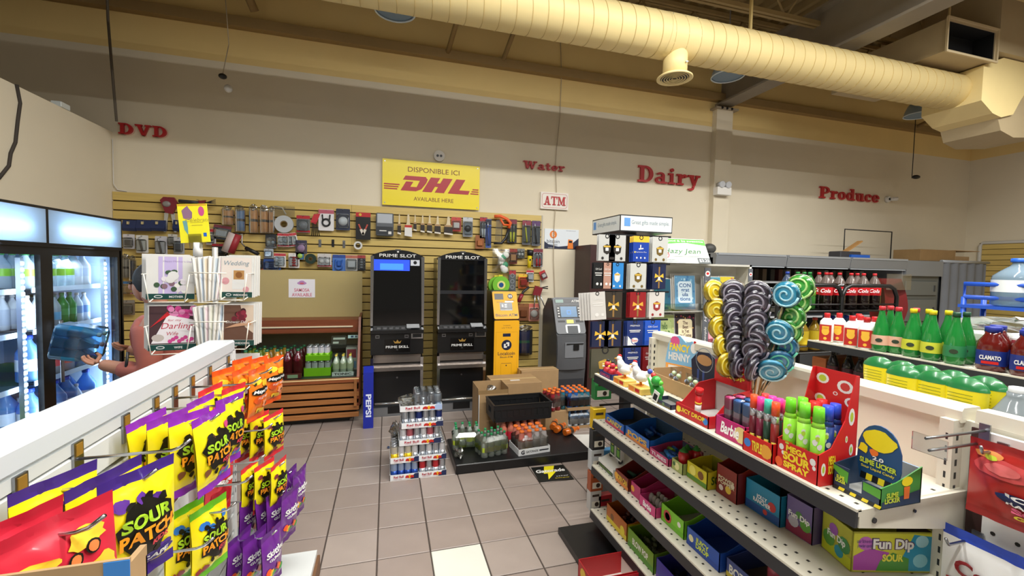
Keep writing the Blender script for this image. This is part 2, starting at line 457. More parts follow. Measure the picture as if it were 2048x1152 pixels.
# round high bay lamps, unlit, between duct and wall
domeM = mt('#9fb3c4', .35, .3, noise=.04, ns=3)
for (lx, ly, lb) in ((.06, 4.68, 'blue grey high bay lamp above the yellow courier sign'), (4.3, 4.82, 'blue grey high bay lamp beside the steel beam, behind the round diffuser'), (8.2, 4.98, 'blue grey high bay lamp below the end of the duct near the corner')):
    T = thing('high_bay_lamp', lb, 'lamp', (lx, ly, 4.28), 0, 'high bay lamps over the aisles')
    q = MB(domeM).lathe([(.20,.0),(.19,.06),(.15,.16),(.09,.24),(.06,.26)], 28, cap=False); q.build('shade', T)
    MB(mt('#dbe8ef', .3)).lathe([(.205,.004),(.207,-.006),(.195,-.006),(.195,.004)], 28, cap=False).build('rim', T)
    MB(mt('#7c93a8', .45)).cyl((0,0,.012),(0,0,.015),.19,n=28).build('lens', T)
    MB(GREY).cyl((0,0,.25),(0,0,.38),.07,n=14).cyl((0,0,.38),(0,0,1.15),.008,n=6).build('ballast', T)
# tube fixtures that carry the light rows
for k, ly in [(k, ly) for ly in (-.1, 1.9) for k in range(6)]:
    T = thing('ceiling_tube_light', ORD[k]+' white tube light in the '+('rear' if ly < 0 else 'forward')+' overhead row', 'lamp', (-.75+1.5*k, ly, 4.53), 0, 'tube lights overhead')
    MB(WHITE).box(-.72,-.1,.02,.72,.1,.07).build('housing', T)
    for s in (-1, 1): MB(WHITE).cyl((s*.6,0,.07),(s*.6,0,.9),.006).build('hanger', T)
# hanging cables, cameras
tag(MB(mt('#5b5348', .6)).tube([(-2.62,5.2,5.3),(-2.6,5.2,4.0),(-2.58,5.2,3.6),(-2.55,5.2,3.05)], .012).build('hanging_conduit'), 'grey conduit dropping behind the partition wall beside the red DVD letters', 'pipe')
def wall_pt(px, py, dy=0): return at(px, py, y=WY-dy)
pp = [wall_pt(*p, .02) for p in ((1121,80),(1123,150),(1120,230),(1113,300),(1111,330),(1113,383),(1110,430),(1108,458),(1107,520),(1110,600),(1106,690))]
tag(MB(mt('#b9ab93', .6)).tube(pp, .005).build('hanging_wire'), 'thin beige wire hanging down the wall past the framed ATM sign', 'wire')
T = thing('security_camera', 'small dome camera on a wire above the slatwall', 'camera', wall_pt(452, 165, .3))
pc = at(452, 165, y=5.3); T.location = pc
MB(DARK).ball((-.03,0,.06), .04, 10, 6, (1,1,.7)).build('bracket', T)
MB(mt('#d8d8d6', .3)).ball((.02,0,-.06), .04, 12, 8).build('dome', T)
MB(mt('#b9ab93', .6)).tube([(-.03,0,.08),(.03,0,.4),(.0,0,.9)], .005).build('cord', T)
T = thing('smoke_alarm', 'round white twin lamp alarm above the yellow courier sign', 'alarm', wall_pt(878, 313))
MB(mt('#d9d5cc', .4)).cyl((0,0,0),(0,-.04,0),.07,n=22).build('base', T)
for s in (-1, 1): MB(DARK).cyl((s*.022,-.04,0),(s*.022,-.045,0),.016,n=12).build('eye', T)
T = thing('emergency_light', 'white twin head emergency light on the wall column', 'lamp', at(1440, 380, y=5.67))
MB(mt('#e8e6e0', .4)).cbox(-.13,-.1,-.09,.13,0,.03).build('battery_box', T)
for s in (-1, 1):
    MB(mt('#b9bcc0', .3)).cyl((s*.06,-.03,.075),(s*.06,-.12,.065),.035,.05,n=16).cyl((s*.06,-.05,.02),(s*.06,-.05,.07),.012).build('lamp_head', T)
T = thing('wall_sensor', 'small white motion sensor beside the red Produce letters', 'sensor', wall_pt(1773, 399))
MB(mt('#e8e6e0', .4)).cyl((0,0,0),(0,-.05,0),.06,.05,n=16).cyl((.02,-.05,0),(.1,-.12,0),.035,n=12).build('body', T); MB(DARK).disc(0,0,.02,-.052).build('eye', T)
T = thing('ceiling_sensor', 'small dark sensor hanging near the far room corner', 'sensor', at(1832, 354, y=5.4))
MB(DARK).ball((0,0,0), .05, 10, 6, (1.6,1,.7)).cyl((-.1,0,-.03),(-.1,0,1.0),.006).build('body', T)
T = thing('wall_sensor', 'small white sensor on top of the partition wall', 'sensor', (-2.9, 5.05, 3.08))
MB(mt('#cfd6d4', .4)).cbox(-.04,-.06,0,.04,.06,.05).build('body', T)
# ================================================================ lettering and signs on the wall
def _r(x0, z0, x1, z1): return [[(x0,z0),(x1,z0),(x1,z1),(x0,z1)]]
def _q(*p): return [list(p)]
def _e(cx, cz, rx, rz, tx, tz, a0=0, a1=360, n=18):
    out = []
    for i in range(n):
        a = math.radians(a0+(a1-a0)*i/n); c = math.radians(a0+(a1-a0)*(i+1)/n)
        out.append([(cx+(rx-tx)*math.cos(a), cz+(rz-tz)*math.sin(a)), (cx+rx*math.cos(a), cz+rz*math.sin(a)),
                    (cx+rx*math.cos(c), cz+rz*math.sin(c)), (cx+(rx-tx)*math.cos(c), cz+(rz-tz)*math.sin(c))])
    return out
X = .68
SLAB = {
 'D': (.92, _r(.12,0,.34,1)+_r(0,0,.4,.12)+_r(0,.88,.4,1)+_e(.4,.5,.48,.5,.22,.12,-90,90)),
 'V': (1.0, _q((.1,1),(.42,0),(.6,0),(.34,1))+_q((.46,0),(.6,0),(.9,1),(.75,1))+_r(0,.88,.44,1)+_r(.62,.88,1,1)),
 'W': (1.35, _q((.1,1),(.3,0),(.5,0),(.32,1))+_q((.36,0),(.5,0),(.72,1),(.6,1))+_q((.56,1),(.78,1),(.96,0),(.78,0))+_q((.84,0),(.96,0),(1.24,1),(1.12,1))+_r(0,.88,.42,1)+_r(.5,.88,.8,1)+_r(1.0,.88,1.35,1)),
 'A': (1.02, _q((.14,0),(.28,0),(.56,1),(.42,1))+_q((.64,0),(.88,0),(.62,1),(.42,1))+_r(.26,.24,.72,.36)+_r(0,0,.38,.12)+_r(.56,0,1.02,.12)),
 'T': (.9, _r(.34,0,.56,1)+_r(0,.88,.9,1)+_r(0,.68,.1,.9)+_r(.8,.68,.9,.9)+_r(.2,0,.7,.12)),
 'M': (1.2, _r(.12,0,.24,1)+_q((.12,1),(.34,1),(.7,.1),(.52,.1))+_q((.52,.1),(.66,.1),(.98,1),(.84,1))+_r(.86,0,1.08,1)+_r(0,0,.38,.12)+_r(.72,0,1.2,.12)+_r(0,.88,.3,1)+_r(.9,.88,1.2,1)),
 'P': (.84, _r(.12,0,.34,1)+_r(0,0,.48,.12)+_r(0,.88,.4,1)+_e(.42,.7,.4,.3,.2,.11,-90,90)+_r(.3,.4,.44,.51)+_r(.3,.89,.44,1)),
 'a': (.7, _e(.27,.2,.27,.21,.16,.10)+_r(.38,.1,.56,.5)+_e(.3,.48,.26,.2,.16,.1,0,150)+_r(.5,0,.7,.11)+_r(.38,0,.56,.2)),
 't': (.5, _r(.12,.15,.3,.9)+_r(0,X-.11,.46,X)+_e(.32,.2,.2,.2,.18,.11,180,330)),
 'e': (.62, _e(.3,.34,.3,.35,.17,.11,30,330)+_r(.12,.3,.6,.41)+_e(.3,.34,.3,.35,.17,.11,0,40)),
 'r': (.6, _r(.12,0,.3,X)+_r(0,0,.42,.11)+_r(0,X-.11,.3,X)+_e(.46,.42,.2,.27,.16,.14,20,170)),
 'i': (.42, _r(.12,0,.3,X)+_r(0,0,.42,.11)+_r(0,X-.11,.3,X)+_e(.21,.88,.11,.11,.11,.11)),
 'y': (.78, _q((.1,X),(.3,X),(.5,.05),(.36,.0))+_q((.56,X),(.68,X),(.4,-.14),(.3,-.1))+_r(0,X-.11,.38,X)+_r(.48,X-.11,.78,X)+_e(.2,-.14,.2,.16,.16,.1,200,360)),
 'o': (.64, _e(.31,.34,.31,.35,.17,.1)),
 'd': (.72, _e(.28,.34,.28,.35,.16,.1)+_r(.42,.0,.6,1)+_r(.32,.89,.5,1)+_r(.5,0,.72,.11)),
 'u': (.76, _r(.1,.2,.28,X)+_r(0,X-.11,.2,X)+_e(.3,.22,.2,.23,.18,.12,180,300)+_r(.46,0,.64,X)+_r(.36,X-.11,.5,X)+_r(.5,0,.76,.11)),
 'c': (.58, _e(.3,.34,.3,.35,.17,.1,40,320)+_e(.47,.5,.1,.1,.1,.1)),
}
letM = mt('#b8242a', .4, noise=.04, ns=8); letE = mt('#e8c9b4', .5)
def slab_word(word, label, tl, br, tilt=0.0):
    """raised red slab serif letters spanning the given wall points"""
    wu = sum(SLAB[c][0]+.1 for c in word)-.1
    o0 = wall_pt(*tl); o1 = wall_pt(*br)
    H = o0.z-o1.z; Wd = o1.x-o0.x
    T = thing('wall_letters', label, 'lettering', (o0.x, WY, o1.z))
    kx = Wd/wu; x = 0
    for c in word:
        adv, polys = SLAB[c]
        dz = -tilt*x
        for nm, mat, y0, y1, g in (('edge', letE, -.012, 0, .012), ('face', letM, -.04, -.012, 0)):
            b = MB(mat)
            for pi, p in enumerate(polys):
                cx = sum(a for a, _ in p)/len(p); cz = sum(e for _, e in p)/len(p)
                b.prism([((x+a)*kx+(g if a > cx else -g)*.6, e*H+dz+(g if e > cz else -g)*.5) for a, e in p], y0-.00012*pi, y1)
            if nm == 'edge': eo = b
            else:
                L = b.build('letter', T)
                eo.build('letter_rim', L)
        x += adv+.1
    return T
slab_word('DVD', 'raised red slab letters reading DVD on the back wall', (240,247), (337,277))
slab_word('Water', 'raised red slab letters reading Water above the ATM sign', (1046,322), (1127,344))
slab_word('Dairy', 'large raised red slab letters reading Dairy on the wall', (1275,331), (1397,374))
slab_word('Produce', 'raised red slab letters reading Produce near the far corner', (1637,373), (1754,406))

def rpoly(x0, z0, x1, z1, r, n=4):
    P = []
    for cx, cz, a in ((x1-r,z0+r,-90),(x1-r,z1-r,0),(x0+r,z1-r,90),(x0+r,z0+r,180)):
        for i in range(n+1):
            t = math.radians(a+90*i/n); P.append((cx+r*math.cos(t), cz+r*math.sin(t)))
    return P
# yellow courier sign
a = wall_pt(765, 318); c = wall_pt(957, 421); W_, H_ = c.x-a.x, a.z-c.z
T = thing('courier_sign', 'large yellow courier sign with red lettering above the slatwall', 'sign', ((a.x+c.x)/2, WY-.035, (a.z+c.z)/2))
dhlY = mt('#f7e11c', .35, noise=.02, ns=2); dhlR = mt('#b3202c', .4)
MB(dhlY).box(-W_/2,-.008,-H_/2,W_/2,.004,H_/2).build('board', T)
b = MB(mt('#7c3b22', .5)); b.text('DISPONIBLE ICI', (.02,-.0095,H_*.31), h=.062, w=W_*.53); b.text('AVAILABLE HERE', (.02,-.0095,-H_*.33), h=.05, w=W_*.41)
b.build('lettering', T)
b = MB(dhlR); z0 = -.095; hh = .19
def sh(pts): return [(x+(z)*.55, z0+z*hh) for x, z in pts]
D1 = [(-.36,0),(-.10,0),(.02,.35),(-.0,1),(-.35,1)]
def dq(u0, v0, u1, v1): b.flat([(-.43+u0+v0*.11, z0+v0*hh), (-.43+u1+v0*.11, z0+v0*hh), (-.43+u1+v1*.11, z0+v1*hh), (-.43+u0+v1*.11, z0+v1*hh)], -.0095)
dq(.03, 0, .12, .62); dq(.03, 0, .22, .28); dq(-.02, .72, .24, 1)
b.flat([(-.21,z0),(-.14,z0+.03),(-.08,z0+.11),(-.06,z0+.16),(-.09,z0+.19),(-.14,z0+.19),(-.145,z0+.137),(-.16,z0+.137),(-.2,z0+.053)], -.0095)
for x0 in (-.13, .03):
    b.flat([(x0,z0),(x0+.12,z0),(x0+.23,z0+.19),(x0+.11,z0+.19)], -.0095)
b.flat([(0,z0+.075),(.1,z0+.075),(.13,z0+.12),(.03,z0+.12)], -.0095)
b.flat([(.2,z0),(.47,z0),(.49,z0+.05),(.35,z0+.05),(.43,z0+.19),(.31,z0+.19)], -.0095)
for k in range(3):
    z = z0+.008+k*.028
    b.rect(-W_/2+.02, z, -.44+k*.014, z+.014, -.0095); b.rect(.50+k*.014, z, W_/2-.015, z+.014, -.0095)
for i, fc_ in enumerate(b.f):
    for q in fc_: b.v[q] = (b.v[q][0], b.v[q][1]-.0003*i, b.v[q][2])
b.build('logo', T)
for sx in (-1, 1):
    for sz in (-1, 1): MB(STEEL).cyl((sx*(W_/2-.03),-.008,sz*(H_/2-.03)),(sx*(W_/2-.03),-.012,sz*(H_/2-.03)),.008,n=8).build('screw', T)
# framed ATM sign
a = wall_pt(1080, 384); c = wall_pt(1134, 421); W_, H_ = c.x-a.x, a.z-c.z
T = thing('atm_sign', 'small white wall sign reading ATM in red with a red border', 'sign', ((a.x+c.x)/2, WY, (a.z+c.z)/2))
MB(mt('#efe9e0', .5)).box(-W_/2,-.04,-H_/2,W_/2,0,H_/2).build('board', T)
b = MB(mt('#c87468', .5)); P0 = rpoly(-W_/2+.018,-H_/2+.018,W_/2-.018,H_/2-.018,.035); P1 = rpoly(-W_/2+.023,-H_/2+.023,W_/2-.023,H_/2-.023,.03)
n = len(P0); b.add([(p[0],-.041,p[1]) for p in P0]+[(p[0],-.041,p[1]) for p in P1], [(i,(i+1)%n,(i+1)%n+n,i+n) for i in range(n)]); b.build('border', T)
x = -W_/2+.045; wu = 1.02+.9+1.2+.12; k = (W_-.09)/wu
for ch in 'ATM':
    b = MB(letM)
    for pi, p in enumerate(SLAB[ch][1]): b.prism([(x+q*k, (e-.5)*H_*.52) for q, e in p], -.046-.0001*pi, -.04)
    b.build('letter', T); x += (SLAB[ch][0]+.06)*k
# bitcoin poster
a = wall_pt(1089, 457); c = wall_pt(1156, 499); W_, H_ = c.x-a.x, a.z-c.z
T = thing('coin_machine_poster', 'white and navy coin machine poster below the framed ATM sign', 'poster', ((a.x+c.x)/2, WY, (a.z+c.z)/2))
MB(mt('#e4ebf2', .4)).box(-W_/2,-.01,-H_/2,W_/2,0,H_/2).build('sheet', T)
b = MB(mt('#232a45', .4)); b.flat([(-W_/2,-H_/2),(W_/2,-H_/2),(W_/2,-H_/2+.16),(.12,-H_/2+.05),(-.05,-H_/2+.03),(-.2,-H_/2+.06),(-W_/2,-H_/2+.1)], -.0105)
b.text('bitcoin', (-.13,-.011,-.035), h=.05); b.text('ATM HERE', (-.13,-.011,-.085), h=.02); b.text('Find machines near you', (.14,-.011,.12), h=.014)
b.m(WHITE).text('Localcoin', (-.16,-.0115,-.127), h=.017)
b.m(mt('#e8802c', .4)).disc(-.13,.06,.055,-.0112,24); b.flat([(.09,-H_/2+.005),(.18,-H_/2+.005),(.17,-.01),(.1,.0)], -.0118)
b.m(DARK).rect(.11,-.05,.16,-.02,-.0122)
b.m(WHITE).text('B', (-.13,-.0115,.06), h=.06, bold=.02); b.build('print', T)
# paper sign over the food case
a = at(577, 558, y=5.52); c = at(630, 595, y=5.52); W_, H_ = c.x-a.x, a.z-c.z
T = thing('paper_sign', 'white paper sign reading SAMOSA AVAILABLE above the wooden case', 'sign', ((a.x+c.x)/2, 5.525, (a.z+c.z)/2))
MB(mt('#eceaf0', .6)).box(-W_/2,-.003,-H_/2,W_/2,0,H_/2).build('sheet', T)
b = MB(mt('#cf6f86', .6)); b.text('SAMOSA', (0,-.0035,-.02), w=W_*.58, h=.04, bold=.02); b.text('AVAILABLE', (0,-.0035,-.075), w=W_*.76, h=.04, bold=.02); b.build('lettering', T)
b = MB(mt('#b98ac0', .6)); b.disc(0,.06,.05,-.0034,16,.02).disc(0,.075,.03,-.0036,12,.016); b.m(mt('#d06070', .6)).disc(0,.058,.025,-.0038,12,.01); b.build('picture', T)
# clear panel that covers the slats behind the case
b = MB(mt('#c9b77f', .35, alpha=.72, noise=.03, ns=2)); b.box(-1.60, 5.526, 1.071, -.29, 5.532, 1.62)
tag(b.build('backing_panel'), 'yellowish translucent plastic panel standing behind the wooden food case', 'panel')
# ================================================================ machines along the back wall
def slot_machine(x, label, lit):
    y = 5.05; w = .585
    T = thing('slot_machine', label, 'slot machine', (x, y, 0), 0, 'upright slot machines')
    blk = mt('#0e0f11', .28, spec=.6); scr = mt('#08090b', .06, spec=.7)
    MB(blk).box(-w/2+.01,.03,.05,w/2-.01,.52,1.80).build('cabinet', T)
    # arched topper
    n = 12; arc = [(-w/2+w*i/n, 1.80+.075*math.sin(PI*i/n)**.8) for i in range(n+1)]
    tp = MB(mt('#3a3c40', .22, .7)).prism([(-w/2,1.775),(w/2,1.775)]+arc[::-1], -.02, .1).build('topper', T)
    MB(WHITE).text('PRIME SLOT', (0,-.0205,1.81), w=.40, h=.036, bold=.012).disc(0,1.853,.012,-.0206,8,.009).build('lettering', tp)
    MB(CHROME).box(-.03,-.022,1.868,.03,.05,1.882).build('crest', tp)
    for s in (-1, 1):
        c = MB(CHROME); c.prism([(s*(w/2)-.026*(s>0)-.0, 1.02),(s*(w/2)+.026*(s<0), 1.02),(s*(w/2)+.036*(s<0), 1.80),(s*(w/2)-.036*(s>0), 1.80)], -.03, .05); c.build('chrome_side', T)
    sc = MB(scr).box(-w/2+.03,-.005,1.015,w/2-.03,.035,1.775).build('screen', T)
    fr = MB(mt('#26282c', .3)).box(-w/2+.03,-.012,1.38,w/2-.03,-.005,1.42) if not lit else None
    if fr: fr.build('screen_divider', sc)
    if lit:
        b = MB(mt('#2a4be0', .3, emit=.9)); b.rect(-w/2+.035,1.64,.13,1.765,-.0055); b.m(mt('#3b7af0', .3, emit=1.1)).rect(-w/2+.1,1.65,.06,1.72,-.006)
        b.m(mt('#cfd4dc', .5)).rect(.14,1.70,.24,1.768,-.0058); b.m(DARK).disc(.19,1.735,.02,-.006); b.build('screen_picture', sc)
    # button deck
    MB(blk).prismx([(-.10,.98),(.03,1.03),(.03,.90),(-.10,.94)], -w/2+.005, w/2-.005).build('button_deck', T)
    for k in range(6): MB(mt('#77797d', .3, .5)).box(-.22+k*.065,-.085,.988,-.18+k*.065,-.05,1.008).build('button', T)
    MB(mt('#b9bcc0', .3, .4)).prismx([(-.095,1.0),(-.02,1.03),(-.02,1.035),(-.095,1.005)], .1, .24).build('card_reader', T)
    MB(blk).box(-w/2+.005,-.06,.70,w/2-.005,.03,.955).build('front_panel', T)
    for sx in (-.215, .1): MB(STEEL).box(sx-.022,-.063,.885,sx+.022,-.06,.92).m(BLACK).box(sx-.015,-.0645,.895,sx+.015,-.0625,.91).build('ticket_slot', T)
    MB(CHROME).box(.15,-.075,.875,.28,-.06,.95).m(BLACK).box(.165,-.078,.89,.265,-.0745,.93).build('bill_slot', T)
    p = MB(mt('#050506', .2)).box(-.14,-.0635,.725,.14,-.06,.87).build('badge', T)
    b = MB(mt('#c8a052', .3, .6)); b.flat([(-.03,.825),(.03,.825),(.045,.858),(.018,.84),(0,.866),(-.018,.84),(-.045,.858)], -.0642)
    b.m(WHITE).text('PRIME SKILL', (0,-.0642,.785), w=.25, h=.028, bold=.012); b.m(GREY).text('INC.', (.0,-.0642,.752), h=.008); b.build('lettering', p)
    MB(mt('#948c86', .22, .8)).box(-w/2+.03,-.03,.60,w/2-.03,.03,.69).build('chrome_recess', T)
    MB(mt('#86807c', .25, .8)).prismx([(-.10,.56),(-.10,.52),(.03,.50),(.03,.60)], -w/2+.01, w/2-.01).build('foot_rail', T)
    for s in (-1, 1): MB(CHROME).box(s*(w/2-.02)-.016,-.055,.1,s*(w/2-.02)+.016,-.03,.66).build('chrome_post', T)
    MB(blk).box(-w/2+.03,-.035,.16,w/2-.03,.03,.50).build('lower_door', T)
    MB(STEEL).cyl((0,-.036,.43),(0,-.042,.43),.01,n=10).build('lock', T)
    MB(mt('#d9d7d0', .15, .8)).cyl((-.24,-.06,.145),(.24,-.06,.145),.013,n=10).build('foot_bar', T)
    MB(mt('#8f9296', .3, .7)).box(-w/2,-.07,0,w/2,.5,.10).build('plinth', T)
    MB(BLACK).box(-.1,-.072,.03,.1,-.07,.11).build('vent_cover', T)
slot_machine(.115, 'black upright slot machine with a lit blue screen strip', True)
slot_machine(.85, 'black upright slot machine with a dark screen beside the yellow coin machine', False)

# yellow coin machine
T = thing('coin_machine', 'tall narrow yellow coin machine with black side panels', 'coin machine', (1.43, 5.15, 0))
ym = mt('#eeae16', .5); nv = mt('#1a2340', .35)
MB(mt('#15171a', .4)).prismx([(.02,0),(.5,0),(.5,1.40),(.16,1.40),(.0,1.06)], -.16, .16).build('cabinet', T)
sl = math.atan2(.15, .33)
b = MB(ym).at((0,-.002,1.06), (-sl, 0, 0)); b.prism(rpoly(-.16,.0,.16,.365,.02), -.012, .012); hd = b.build('head_panel', T)
b = MB(mt('#1d1712', .3)).at((0,-.002-.0125*math.cos(sl),1.06+.0125*math.sin(sl)), (-sl,0,0)); b.rect(-.135,.255,-.02,.335,0); b.m(mt('#222a33', .2)).rect(-.075,.11,.085,.215,0)
b.m(nv).disc(.07,.30,.034,0,20).text('Bitcoin ATM', (0,-.0006,.05), w=.28, h=.036, bold=.01).text('Localcoin', (.07,-.0006,.245), h=.02).rect(-.115,.22,-.03,.225,-.0003)
b.m(mt('#e8edf0', .4)).rect(-.005,.218,.105,.238,-.0004).rect(-.05,.155,-.03,.19,-.0006).rect(-.015,.175,.015,.195,-.0006).rect(-.015,.15,.015,.165,-.0006).rect(-.07,.115,.08,.12,-.0006)
b.m(WHITE).rect(.05,.285,.068,.315,-.001).rect(.072,.285,.09,.315,-.001).m(nv).rect(.064,.294,.076,.306,-.0015); b.build('printed_panel', hd)
b = MB(ym); b.prism(rpoly(-.16,.02,.16,1.045,.015), -.02, .01); bd = b.build('front_door', T)
b = MB(nv); b.disc(0,.74,.065,-.0205,26).text('Localcoin', (0,-.0205,.635), w=.22, h=.042, bold=.012).text('Bitcoin ATM', (0,-.0205,.59), w=.16, h=.022, bold=.01).rect(-.05,.845,.05,.885,-.0205)
b.text('Localcoin', (0,-.0205,.985), w=.09, h=.012).text('a b T N D', (0,-.0205,.955), w=.13, h=.015).rect(-.065,.51,.065,.514,-.0205).disc(0,.485,.009,-.0206,8)
b.m(mt('#c08d12', .4)).rect(-.14,.90,.14,.903,-.0204).rect(-.14,.06,-.137,.90,-.0204).rect(.137,.06,.14,.90,-.0204).rect(-.07,.06,-.067,.51,-.0204).rect(.067,.06,.07,.51,-.0204)
b.m(mt('#40454f', .3)).rect(-.042,.875,-.02,.882,-.021); b.m(WHITE).flat(rpoly(-.035,.705,.005,.755,.006),-.021).flat(rpoly(-.005,.725,.035,.775,.006),-.0212); b.m(nv).rect(-.012,.728,.012,.752,-.0215); b.build('printed_panel', bd)
# grey cash machine
gm = mt('#4a4c50', .4, noise=.04, ns=20); gl = mt('#74777c', .5)
T = thing('cash_machine', 'grey cash machine standing beside the dark brown panel', 'cash machine', (2.30, 5.12, 0))
MB(gm).prismx([(.06,.0),(.54,0),(.54,1.12),(.36,1.30),(.22,1.31),(.12,1.10),(.05,.90),(.0,.84),(.0,.40)], -.205, .205).build('cabinet', T)
n = 8
MB(mt('#55575b', .38, noise=.03, ns=20)).grid(lambda u, v: (-.2+.4*u, .0-.035*math.sin(PI*u)**.6-.02*math.sin(PI*v), .40+.44*v), 10, 8).build('belly', T)
MB(mt('#2b2d33', .5)).box(-.19,.02,.0,.19,.3,.40).build('pedestal', T)
f0, f1 = Vector((0,.03,.86)), Vector((0,.215,1.30)); an = math.atan2(f1.y-f0.y, f1.z-f0.z); L_ = (f1-f0).length
b = MB(gl).at(tuple(f0), (-an,0,0)); b.prism(rpoly(-.205,-.01,.205,L_+.01,.04), -.03, .01); fc = b.build('face_plate', T)
b = MB(mt('#2e3034', .3)).at((0, f0.y-.0275*math.cos(an), f0.z+.0275*math.sin(an)), (-an,0,0)); b.flat(rpoly(-.185,L_-.075,.185,L_-.01,.02),-.004); b.m(mt('#101318', .2)).rect(-.17,.20,.17,.385,-.004)
b.m(mt('#5f7f9f', .2, emit=.35)).rect(-.115,.215,.115,.36,-.0045); b.m(mt('#3f7fe0', .3, emit=.9)).ring(0,.28,.03,.038,-.005,4,PI/4,PI/4+2*PI)
b.m(WHITE).text('ATM', (.11,-.005,L_-.042), w=.11, h=.032, bold=.02)
for s in (-1, 1):
    for k in range(4): b.rect(s*.145-.012,.22+k*.037,s*.145+.012,.235+k*.037,-.0046)
b.m(mt('#dcd870', .4)).rect(-.05,.13,.05,.18,-.004); b.m(mt('#17181b', .4)).rect(-.17,.145,-.07,.17,-.004).rect(.08,.14,.19,.175,-.004)
b.m(mt('#dfe4e6', .4)).flat(rpoly(-.075,.0,.125,.115,.02),-.005); b.m(mt('#3c4147', .4)).rect(-.05,.0,.095,.095,-.007)
b.m(mt('#8fa8a0', .4)).rect(-.17,L_-.065,-.06,L_-.02,-.0046); b.build('controls', fc)
b = MB(gl); b.grid(lambda u, v: (-.11+.26*u, -.05-.012*math.sin(PI*u), .56+.2*v), 4, 3); b.m(BLACK).box(.0,-.075,.66,.075,-.055,.73); b.box(-.09,-.068,.735,.14,-.055,.745); b.build('cash_tray', T)
# dark brown upright panel beyond
tag(MB(mt('#3a1d1c', .45, noise=.08, ns=4)).box(2.60, 5.25, 0, 3.2, 5.74, 2.03).build('wardrobe_panel'), 'tall dark brown cabinet side beside the cash machine', 'cabinet')

# wooden food case
wood = mt('#7c3f22', .4, noise=.18, ns=2.5, stretch=(1, 8, 12)); woodL = mt('#a86c39', .42, noise=.18, ns=3, stretch=(1.2, 8, 14))
cx0, cx1, yf, yb = -1.62, -.285, 4.87, 5.55
T = thing('food_case', 'wooden display case with glass front and slatted base', 'display case')
MB(mt('#20160f', .6)).box(cx0+.05, yf+.1, .05, cx1-.03, yb, .47).build('carcass', T)
MB(wood).box(cx0, 5.25, .92, cx1, yb, 1.07).build('top_rail', T)
MB(mt('#f2e2c2', .3, .3)).box(cx0+.02, 5.235, .985, cx1-.09, 5.25, 1.0).build('metal_strip', T)
for xx in (cx0, cx1-.025): MB(wood).prismx([(yf,.18),(yb,.0),(yb,1.12),(5.22,1.10),(4.90,.48),(yf,.48)], xx, xx+.025).build('side_board', T)
MB(mt('#3c4543', .5)).box(cx0+.03, yf+.05, .47, cx1-.03, yb-.02, .48).build('deck', T)
MB(mt('#55595a', .5)).box(cx0+.03, yb-.03, .48, cx1-.03, yb-.02, .92).build('back_board', T)
MB(mt('#8b4b27', .4)).box(cx0, yf-.01, .44, cx1, yf+.04, .485).m(mt('#e7c58d', .4)).box(cx0, yf-.012, .474, cx1, yf-.009, .486).build('sill', T)
for k, z in enumerate((.36, .285, .21, .135, .06)):
    h = .07 if k in (0, ) else .05
    MB(woodL).cbox(cx0, yf-.0-.01*(k==1), z, cx1-.0, yf+.04, z+h, .004).build('slat', T)
MB(woodL).box(cx1-.05, yf-.02, .18, cx1-.02, yf+.0, .47).build('end_post', T)
MB(mt('#26241f', .5)).box(cx0+.1, yf+.08, .0, cx1-.1, yb, .05).build('plinth', T)
gp = MB(clear('#dfe9e4', .06, .03, 'case_glass')); gp.poly([(cx0+.03, 4.905, .487), (cx1-.03, 4.905, .487), (cx1-.03, 5.235, .93), (cx0+.03, 5.235, .93)]); gp.build('glass', T)
# bottles and packs in the case
def bottle_kit(H, R, body, cap, label=None, lz=(.3,.6), neck=.32, shoulder=.72, sq=0, fill=None, capr=.36, n=12, waist=0):
    nr = R*neck
    prof = [(R*.8,0),(R,H*.03),(R,H*.28),(R*(1-waist),H*.45),(R,H*.6)] if waist else [(R*.8,0),(R,H*.03),(R,H*(shoulder-.14))]
    prof += [(R*.96,H*(shoulder-.08)),(R*.75,H*shoulder),(nr*1.25,H*(shoulder+.12)),(nr,H*(shoulder+.16)),(nr,H*.93)]
    k = [('body', MB(body).lathe(prof, n, sq=sq).mesh('body'))]
    k.append(('cap', MB(cap).lathe([(R*capr,H*.92),(R*capr*1.04,H*.94),(R*capr,H*.995),(R*capr*.8,H)], n).mesh('cap')))
    if label is not None:
        k.append(('label', MB(label).lathe([(R*1.012,H*lz[0]),(R*1.012,H*lz[1])], n, cap=False, sq=sq).mesh('label')))
    return k
GCAP = mt('#1f6b45', .4)
for (nm, c, x0, lb) in (('lime', '#9aa32a', -1.42, 'green'), ('amber', '#c98a1f', -1.22, 'amber'), ('wine', '#5c101c', -1.02, 'dark red')):
    kit = bottle_kit(.3, .05, mt(c, .12, coat=.4), GCAP, sq=.15)
    for r in range(3):
        for q in range(2):
            spawn('drink_bottle', kit, ORD[q]+' '+lb+' green capped bottle, '+['front','middle','back'][r]+' row of the food case', 'bottle', (x0+q*.1+r*.01, 5.08+r*.12, .482), group=lb+' bottles in the food case', sc=1)
lime = mt('#8fd41f', .4); canM = mt('#c8ccd2', .28, .8)
def can_mesh(r, h, m1, m2=None):
    b = MB(m1).lathe([(r*.85,0),(r,h*.04),(r,h*.5)], 10, cap=True); b.m(m2 or m1).lathe([(r,h*.5),(r,h*.9)], 10, cap=False)
    b.m(canM).lathe([(r,h*.9),(r*.82,h*.97),(r*.84,h),(r*.76,h),(r*.74,h*.985)], 10); return b.mesh('can')
